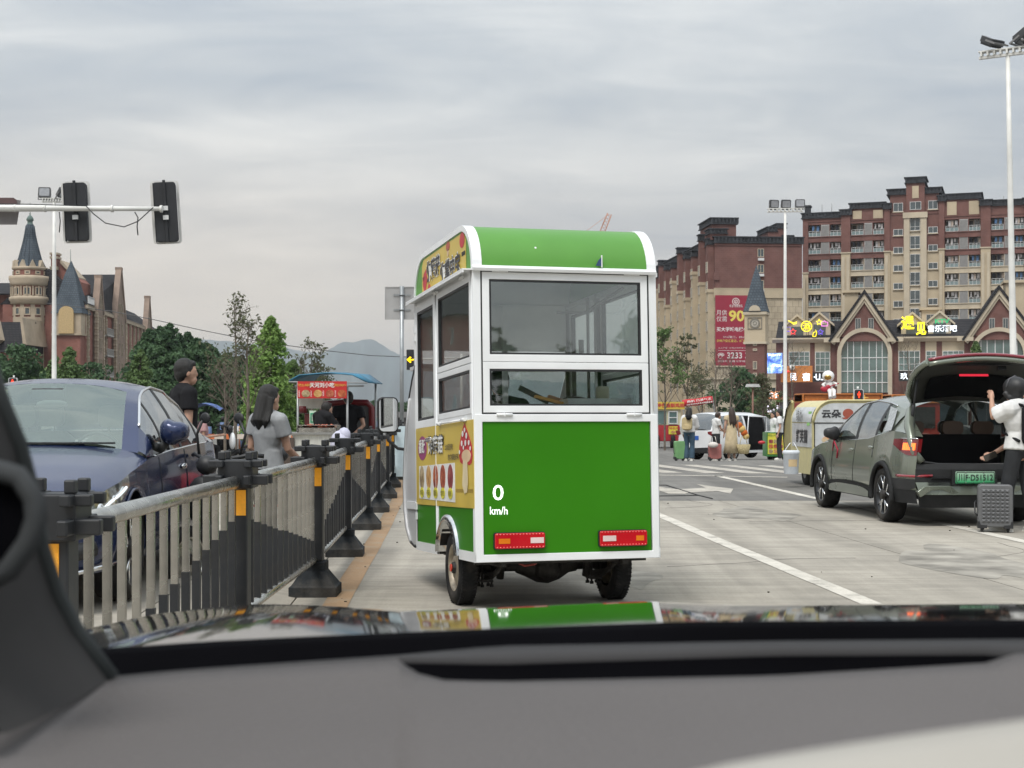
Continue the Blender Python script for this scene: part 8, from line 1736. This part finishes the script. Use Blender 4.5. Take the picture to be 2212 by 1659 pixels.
# distant stalls, barrier tape and crowd along the far left edge
t=tag(MB().span((0,-.06,.75),(15,0,.95)).build('striped_barrier',mat('barrier_pale',(.6,.52,.45))),'orange and white striped barrier rail before the distant stalls on the left','barrier');t.location=(xat(440,60),60,G(60))
mb=MB();[mb.span((k*.9,-.07,.745),(k*.9+.45,.01,.955)) for k in range(17)];mb.build('stripe',mat('barrier_orange',(.62,.16,.05)),t)['kind']='stuff'
mb=MB();rnd=random.Random(12)
for i in range(110):
    x,y,h_=xat(rnd.uniform(300,850),72),rnd.uniform(66,80),rnd.uniform(1.2,1.7);c=rnd.randint(0,3);mb.path([(x,y,0),(x,y,h_*.5),(x,y,h_*.82)],[.10,.16,.14],7,m=c);mb.ball((x,y,h_*.92),(.10,.10,.13),7,m=4)
o=tag(mb.build('distant_crowd',[CW,mat('crowd_orange',(.5,.2,.1)),CK,mat('crowd_blue',(.10,.16,.3)),HAIR]),kind='stuff');o.location=(0,0,G(70))
def kiosk(label,px0,px1,pt,Y,c,roofc):x0,x1=xat(px0,Y),xat(px1,Y);t=thing('kiosk',label,'kiosk',((x0+x1)/2,Y,G(Y)));w_=(x1-x0)/2;z=zat(pt,Y)-G(Y);mb=MB();mb.span((-w_,0,0),(w_,1.8,z-.15));mb.build('body',c,t);mb=MB();mb.span((-w_-.15,-.15,z-.15),(w_+.15,1.95,z));mb.build('roof',roofc,t);mb=MB();mb.span((-w_*.8,-.03,z*.45),(w_*.8,-.003,z*.8));mb.build('hatch',DARKI,t)
kiosk('dark grey box cabinet behind the arrow signal and the mirror',837,870,890,40,mat('dark_cabinet',(.06,.062,.065)),GREY);kiosk('pale low kiosk far behind the snack stall',790,812,898,95,mat('pale_kiosk',(.35,.35,.34)),mat('teal_roof',(.08,.2,.2)))
t=tag(MB().prism(rrect(.35,1.0,.02,2),0,.03,'y').build('light_blue_board',mat('pale_blue_board',(.55,.66,.70))),'pale blue notice board standing between the far barrier posts and the tricycle','notice');t.location=at(862,975,29.0)
# cream crepe tricycle cart beyond the olive hatchback
Y=26.6;CRM=mat('cream_cart_paint',(.58,.52,.27),.4,var=.06,dirt=.15);PNL=mat('pale_print_panel',(.55,.57,.58),.3,coat=.5)
CT2=thing('snack_cart','cream rounded snack cart with white panels and black characters behind the olive hatchback','snack cart',(5.47,Y,0),R(4));zt=1.58;w_=1.75;z0=.225
prof=[(0,z0)]+[(.0+.36-.36*math.cos(t),zt-.40+.40*math.sin(t)) for t in np.linspace(0,PI/2,8)]+[(w_-.36+.36*math.sin(t),zt-.40+.40*math.cos(t)) for t in np.linspace(0,PI/2,8)]+[(w_,z0)]
mb=MB();mb.prism(prof,0.0,1.55,'y');mb.build('shell',CRM,CT2);ins=[(.03+(x-.0)*(w_-.06)/w_,z-.05 if z>1 else 1.18) for x,z in prof]
mb=MB();mb.prism([(x,max(z,1.18)) for x,z in ins],-.012,-.002,'y');mb.build('header_panel',PNL,CT2);mb=MB();mb.span((.04,-.012,.74),(w_-.04,-.002,1.165));mb.build('picture_panel',PNL,CT2)
mb=MB();mb.path([(x,-.01,z) for x,z in prof[1:-1]],.022,6);mb.build('edge_moulding',CRM,CT2);mb=MB();mb.frame(.02,w_-.02,.73,1.175,.014,-.02,-.0125,'y');mb.build('panel_seal',BLACK,CT2)
text('云朵',.36,.15,PRK,CT2,(.34,-.016,1.335),off=.03);text('舒芙蕾',.55,.15,PRK,CT2,(1.10,-.016,1.335),off=.03);mb=MB();mb.prism(ell(.10,.085,.65,1.345),-.018,-.013,'y');mb.prism([(.53,1.27),(.77,1.27),(.73,1.24),(.57,1.24)],-.018,-.013,'y');mb.build('cake_print',mat('print_rose_brown',(.35,.08,.05)),CT2)
mb=MB();mb.prism(ell(.15,.10,.40,.98),-.018,-.0125,'y');mb.prism(ell(.12,.07,.28,.86),-.019,-.0126,'y');mb.prism(ell(.12,.07,.50,.84),-.019,-.0126,'y');mb.build('souffle_print',pattern('souffle_print',(.6,.3,.15),[(.55,.15,.06),(.65,.40,.22),(.5,.6,.45)],12),CT2);text('SOUFFLE',.4,.06,PRK,CT2,(1.15,-.016,1.10),off=.01);text('MOMOCHA',.4,.05,PRK,CT2,(1.15,-.016,1.0),off=.01)
mb=MB();mb.span((-.012,.06,.72),(-.003,1.40,1.16));mb.grid([[(.355-.37*math.cos(t) ,y,zt-.40+.41*math.sin(t)) for t in np.linspace(0,.75,6)] for y in (.06,1.40)]);sp_=mb.build('side_panel',PNL,CT2)
text('舒芙蕾',.8,.26,PRK,CT2,(-.016,.70,.92),R(-90),off=.03);text('绵竹',.5,.22,mat('print_grey',(.2,.2,.2)),CT2,(-.030,.78,1.30),off=.02,rot=(R(0),R(0),R(-90)));mb=MB();mb.grid([[(-.02+.02*k,y,z) for y in (.15,.35)] for k,z in enumerate((1.12,1.25,1.38))]);mb.build('leaf_print',mat('print_leaf',(.25,.5,.15)),CT2)
mb=MB();cp2=[(1.56,.30),(1.80,.32),(2.02,.55),(2.12,.85),(2.08,1.15),(1.90,1.42),(1.65,1.55),(1.56,1.57)];mb.prism(cp2,0.02,.07,'x');mb.build('cab_side',mat('cab_olive',(.30,.26,.12)),CT2);mb=MB();mb.path([(.03,y,z) for y,z in cp2],.03,6);mb.build('cab_seal',CRM,CT2);mb=MB();mb.path([(.0,y-.03,z) for y,z in cp2],.012,5);mb.build('cab_rubber',BLACK,CT2)
simple_wheel(CT2,.12,.75,.26);simple_wheel(CT2,w_-.12,.75,.26);simple_wheel(CT2,w_/2,2.0,.24)
t=thing('bucket','white plastic bucket with lid hanging on the left side of the cream cart','bucket',(xat(1709,26.5),26.5,.245));mb=MB();mb.lathe([(0,0),(.125,0),(.13,.01),(.145,.36),(.155,.37),(.155,.41),(.14,.43),(0,.43)],24);mb.build('tub',mat('bucket_white',(.62,.66,.70),.4),t);mb=MB();mb.path([(-.15,0,.38),(-.02,-.0,.56),(.05,0,.57),(.15,0,.38)],.007,5);mb.build('handle',WHITE,t);mb=MB();mb.lathe([(.137,.14),(.142,.27)],10,ang=1.2,c=(0,0,0));lb=mb.build('label',mat('bucket_label',(.6,.45,.25)),t);lb.rotation_euler=(0,0,R(-120))
# green snack cart and red food van far right
Y=50.5;x0,x1=xat(1656,Y),xat(1700,Y);t=thing('snack_cart','small green snack cart with a grid of food pictures at the far crossing','snack cart',((x0+x1)/2,Y,G(Y)));w_=(x1-x0)/2;zb,zt=zat(986,Y)-G(Y),zat(934,Y)-G(Y);GD=mat('cart_green',(.05,.20,.05),.4)
mb=MB();mb.span((-w_,0,zb),(w_,.8,zt));mb.build('body',GD,t);mb=MB();mb.span((-w_+.04,-.02,zb+.08),(w_-.04,-.002,zt-.04));mb.build('menu_board',mat('print_lemon',(.66,.60,.06)),t)
for i in range(4):
    for j in range(3):mb=MB();mb.prism(rrect(.14,.13,.03,2,-w_+.14+i*.17,zb+.18+j*.17),-.03,-.021,'y');mb.build('food_picture',FOODS[(i+j*2) % 5],t)
text('特色小吃 现炸现卖',w_*1.8,.09,GD,t,(0,-.025,zt-.10));mb=MB();mb.span((-w_*.8,.1,.12),(w_,.75,zb));mb.build('undertray',BLACK,t);simple_wheel(t,-w_*.5,.4,.22);simple_wheel(t,w_*.8,.4,.22);mb=MB();mb.ball((-w_-.16,.05,zt-.35),(.13,.07,.06),10);mb.build('red_glove',PRR,t);mb=MB();mb.path([(.45,.3,zt),(.42,.3,zt+.45),(.30,.3,zt+.55),(.25,.3,zt+.40)],.015,6);mb.build('lamp_stem',BLACK,t)
Y=74.0;x0,x1=xat(1404,Y),xat(1483,Y);t=thing('food_van','red and cream food van partly hidden behind the right edge of the tricycle','food van',((x0+x1)/2,Y,G(Y)));w_=(x1-x0)/2;zt=zat(868,Y)-G(Y);RV=mat('van_red',(.36,.02,.03),.35,coat=.4);CV=mat('van_cream',(.58,.54,.38))
zq=lambda p:zat(p,Y)-G(Y)
mb=MB();mb.span((-w_,0,.35),(w_-.3,1.6,zq(918)));mb.build('body',RV,t,bevel=.04);mb=MB();mb.span((-w_,0,zq(918)+.002),(w_-.3,1.6,zq(884)));mb.build('upper_body',CV,t);mb=MB();mb.prism([(-w_,zq(884)),(w_-.1,zq(884)),(w_-.15,zt),(-w_,zt)],-.12,1.65,'y');mb.build('roof_sign',YEL,t)
mb=MB();mb.span((.0,-.03,zq(916)),(w_-.45,-.002,zq(888)));mb.span((-w_+.05,-.03,zq(916)),(-.1,-.002,zq(888)));pn=mb.build('serving_window',WGG,t);mb=MB();mb.frame(.0,w_-.45,zq(916),zq(888),.05,-.06,-.031,'y');mb.span((.05,-.06,zq(903)),(w_-.5,-.031,zq(901)));mb.build('window_frame',WFR,pn)
text('特色香酥鸡柳',w_*1.5,.22,PRR,t,(.1,-.13,zt-.18),off=.02);mb=MB();mb.span((.02,-.03,zq(938)),(w_-.45,-.002,zq(921)));mb.build('menu_panel',mat('print_lemon',(.66,.60,.06)),t);text('特色鸡柳',w_*.7,.13,PRR,t,(w_*.4,-.04,zq(925)),off=.01);[MB().prism(ell(.12,.07,.25+k*.36,zq(933)),-.05,-.031,'y').build('food_picture',FOODS[k+1],t) for k in range(2)]
simple_wheel(t,w_*.25,.1,.34,.2);simple_wheel(t,-w_*.6,.1,.34,.2)
# ================================================================= what stands behind us and shows only as reflections in glass and paint
src={o.name.split('.')[0]:o for o in COL.objects if not o.parent and o.name.split('.')[0] in ('ginkgo_tree','bushy_tree','bare_tree')}
for i,(k_,x,y,s_) in enumerate((('ginkgo_tree',12.5,-8,1.15),('bushy_tree',17,-9,1.5),('bare_tree',9.3,-4,.9),('ginkgo_tree',22,-20,1.5),('bushy_tree',12,-14,1.4),('bushy_tree',-34,52,1.5),('ginkgo_tree',-40,66,1.3),('bushy_tree',-48,84,1.8))):
    c=copy_tree(src[k_],(x,y,-.35 if y<0 else 0),i,'street tree outside the picture, mirrored only in the panes of the green tricycle',(s_,s_,s_));c['group']='trees mirrored in the panes'
t=thing('gabled_house','plain brick house with a steep gable behind the camera, mirrored in the rear panes','house',(34,-40,-.3),R(-30));t.scale=(.6,.6,.6);mb=MB();mb.prism([(-9,0),(9,0),(9,6),(0,13),(-9,6)],-5,5,'y');mb.build('wall',RBR,t);mb=MB();mb.prism([(-10,5.6),(0,13.6),(10,5.6),(10,6.4),(0,14.4),(-10,6.4)],-5.6,5.6,'y');mb.build('roof',SLATE,t);[window(t,x_,z_,1.4,2,5.0,2,1) for x_ in (-6,-2,2,5) for z_ in (1,4)]
t=thing('brick_hall','long red brick hall beyond the left picture edge, mirrored in the side panes','house',(-76,142,-.6),R(93));mb=MB();mb.span((-30,0,0),(30,12,13));mb.build('wall',RBR,t);mb=MB();mb.prism([(-1,13),(6,19),(13,13)],-30,30,'x');mb.build('roof',SLATE,t);[window(t,x_,z_,1.6,2.2,-.03,2,1,fm=TAN) for x_ in range(-27,28,6) for z_ in (1.5,5.5,9.5)]
# ================================================================= the car we sit in: bonnet, scuttle, dashboard, pillar
OC=thing('own_car','dark interior and bonnet of the car the picture is taken from','car',(0,0,0))
HOOD=mat('black_bonnet_paint',(.008,.009,.011),.05,0.0,var=.03,vscale=2,coat=.3)
CRST=smooth_interp([(-.9,1.02),(-.75,1.066),(-.625,1.100),(-.51,1.127),(-.376,1.141),(-.27,1.138),(-.15,1.130),(0,1.136),(.20,1.145),(.30,1.139),(.735,1.142),(1.1,1.12),(1.6,1.03)],w_=7)
def hood_z(x,y):
    f=max(0,(y-1.02)/1.08);z=CRST(x)+.060*(1-f**1.7)+.016*math.exp(-((x+.36-.06*f)/.06)**2)*(1-f)
    return z
mb=MB();ys=list(np.linspace(1.02,2.1,26))+[2.17,2.22,2.25,2.26];rows=[]
for y in ys:
    d=max(0,y-2.1)/.16;rows.append([(x,y-.0*abs(x),hood_z(x,y)-.22*d**2.2) for x in np.linspace(-.86,1.55,56)])
mb.grid(rows);mb.build('bonnet',HOOD,OC)
DASH=mat('grey_dashboard',(.114,.106,.104),.85,var=.04,vscale=3,bump=.25,bscale=220);DASHK=mat('black_scuttle',(.003,.003,.004),.9,var=.2);DASHK.node_tree.nodes['Principled BSDF'].inputs['Specular IOR Level'].default_value=.03;PILM=mat('pillar_trim_grey',(.045,.043,.042),.9,var=.05)
# black scuttle between bonnet and dashboard (screen edge frit and wiper well)
def edge_z(x,py,y):return H+(884-py)/F*y
xs=np.linspace(-.62,1.0,40)
def up(x):px=1106+x*F/1.0;return float(np.interp(px,[-200,180,230,500,860,1200,1500,2212,3000],[1420,1402,1400,1382,1366,1352,1342,1338,1340]))
def dn(x):px=1106+x*F/.86;return float(np.interp(px,[-200,230,400,860,1200,1700,2212,3000],[1480,1462,1445,1413,1396,1386,1384,1390]))
mb=MB();mb.grid([[(x,1.0,edge_z(x,up(x),1.0)) for x in xs],[(x,.985,edge_z(x,up(x)+3,1.0)-.001) for x in xs],[(x,.97,1.19) for x in xs],[(x,.93,1.17) for x in xs],[(x,.86,1.19) for x in xs]]);o=mb.build('scuttle',DASHK,OC)
mb=MB();mb.path([(x,1.0,edge_z(x,up(x),1.0)-.006) for x in xs],.006,6);mb.build('screen_edge',DASHK,OC)
# dashboard top with a long demister slot near the screen
def cv(pts):X_=[p[0] for p in pts];Z_=[p[1] for p in pts];return lambda px:float(np.interp(px,X_,Z_))
e1=cv([(-300,1500),(230,1462),(400,1446),(858,1415),(1075,1395),(1677,1384),(2212,1380),(3600,1380)])
e2=cv([(-300,1503),(230,1465),(400,1449),(858,1421),(1075,1425),(1677,1406),(2128,1404),(2195,1410),(3600,1420)])
e3=cv([(-300,1505),(230,1467),(400,1451),(858,1422),(880,1440),(905,1455),(960,1469),(1075,1472),(1677,1459),(2128,1432),(2195,1411),(3600,1422)])
es=smooth_interp([(-1200,1520),(230,1470),(858,1440),(1400,1462),(2212,1428),(3600,1425)],w_=20)
PX=sorted(list(np.linspace(-1100,3500,70))+[830,858,870,880,890,905,930,960,2128,2160,2195])
R1=[at(p,e1(p),.90) for p in PX];R2=[at(p,e2(p),.875) for p in PX];R3=[at(p,e3(p),.80) for p in PX]
lift=lambda a,d:[(p.x,p.y,p.z+d) for p in a]
mb=MB();mb.grid([[(p.x,p.y+.002,p.z-.03) for p in R1],lift(R1,-.003),lift(R1,0),lift(R2,0),[(p.x,p.y,p.z-.004) for p in R2]]);mb.build('dash_lip',mat('dash_lip_grey',(.045,.044,.045),.8),OC)
mb=MB();mb.grid([[(p.x,p.y,p.z-.003) for p in R2],[(p.x,p.y-.01,p.z-.03) for p in R2],[(p.x,p.y,p.z-.03) for p in R3],[(p.x,p.y,p.z-.003) for p in R3]]);mb.build('demister_slot',DASHK,OC)
mb=MB();rows=[[(p.x,p.y,p.z-.006) for p in R3],[(p.x,p.y,p.z) for p in R3]]
for k in range(1,18):
    f=k/17;rows.append([(p.x*(1-.45*f),.80-.40*f,(p.z+(at(0,es(q_),.80).z-p.z)*min(1,f*6))+(1.266-p.z)*min(1,f*1.3)**.8-.05*f**4) for q_,p in zip(PX,R3)])
mb.grid(rows);mb.build('dashboard',DASH,OC)
mb=MB();mb.grid([[(p[0],.40,z) for p in rows[-1]] for z in (1.20,1.0,.8)]);mb.build('dash_face',DASH,OC)
# pale beige sheet at the right end, close to the camera
LT=mat('pale_beige',(.35,.335,.305),.85,var=.05);mb=MB();rws=[]
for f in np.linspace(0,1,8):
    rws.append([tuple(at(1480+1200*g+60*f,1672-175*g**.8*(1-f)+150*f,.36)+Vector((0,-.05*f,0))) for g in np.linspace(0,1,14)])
mb.grid(rws);o=mb.build('pale_sheet',LT,OC);q=o.modifiers.new('s','SOLIDIFY');q.thickness=.01
# windscreen pillar with its dark quarter-window surround
def P3(px,py,y):return at(px,py,y)
outer=[(-60,700,.74),(0,880,.75),(35,964,.76),(60,1060,.77),(82,1180,.78),(117,1287,.79),(163,1370,.80),(238,1470,.80)]
inner=[(-300,820,.60),(-250,950,.60),(-200,1100,.60),(-170,1250,.60),(-150,1380,.61),(-130,1480,.62),(-90,1550,.63),(0,1570,.64)]
mb=MB();rws=[]
for o_,i_ in zip(outer,inner):
    a,b=P3(*o_),P3(*i_);row=[]
    for f in np.linspace(0,1,9):p=a.lerp(b,f);p.z+=0;p.y-=.06*math.sin(PI*f);row.append(tuple(p))
    rws.append([tuple(a+Vector((-.02,.03,0)))]+row)
mb.grid(rws);mb.build('windscreen_pillar',PILM,OC)
mb=MB();mb.path([P3(*p)+Vector((0,.002,0)) for p in outer],.0055,6);mb.build('pillar_seal',mat('seal_grey',(.05,.055,.055),.8),OC)
lp_=[(-120,1010),(-30,1010),(40,1030),(72,1075),(78,1120),(62,1170),(20,1230),(-40,1262),(-120,1270)]
mb=MB();mb.path([P3(x,y,.66) for x,y in lp_],.0052,8);mb.build('quarter_window_rim',mat('rim_grey',(.045,.048,.05),.7),OC);mb=MB();mb.add([tuple(P3(x,y,.664)) for x,y in lp_],[list(range(len(lp_)))]);mb.build('quarter_window_dark',DASHK,OC)
mb=MB();mb.grid([[(-.62,y,z) for y in (.2,.9,1.05)] for z in (.9,1.15,1.22)]);mb.build('door_top',PILM,OC)
# figures floating ahead of the screen: the head-up display
HUDM=emis('head_up_white',(.95,1.0,.95),1.1);Y=7.0
t=thing('head_up_display','glowing white head-up display figures reading 0 km/h over the green panel','head-up display',at(1076,1084,Y))
k=Y/F;text('0',23*k,33*k,HUDM,t,(0,0,20*k),off=.004,ext=.0);text('km/h',38*k,17*k,HUDM,t,(1.5*k,0,-19*k),off=.0,ext=.0)
# ================================================================= haze: one even box of air round everything
mb=MB();mb.span((-5200,-100,-2.6),(5200,10200,345));hz=mb.build('haze',None) if False else None
hm=bpy.data.materials.new('haze_air');hm.use_nodes=True;N_=hm.node_tree.nodes;N_.clear();o_=N_.new('ShaderNodeOutputMaterial');v_=N_.new('ShaderNodeVolumePrincipled')
v_.inputs['Color'].default_value=(0.93,0.965,1.0,1);v_.inputs['Density'].default_value=0.00016;v_.inputs['Anisotropy'].default_value=0.4
hm.node_tree.links.new(v_.outputs[0],o_.inputs['Volume'])
tag(mb.build('haze',hm),kind='stuff')
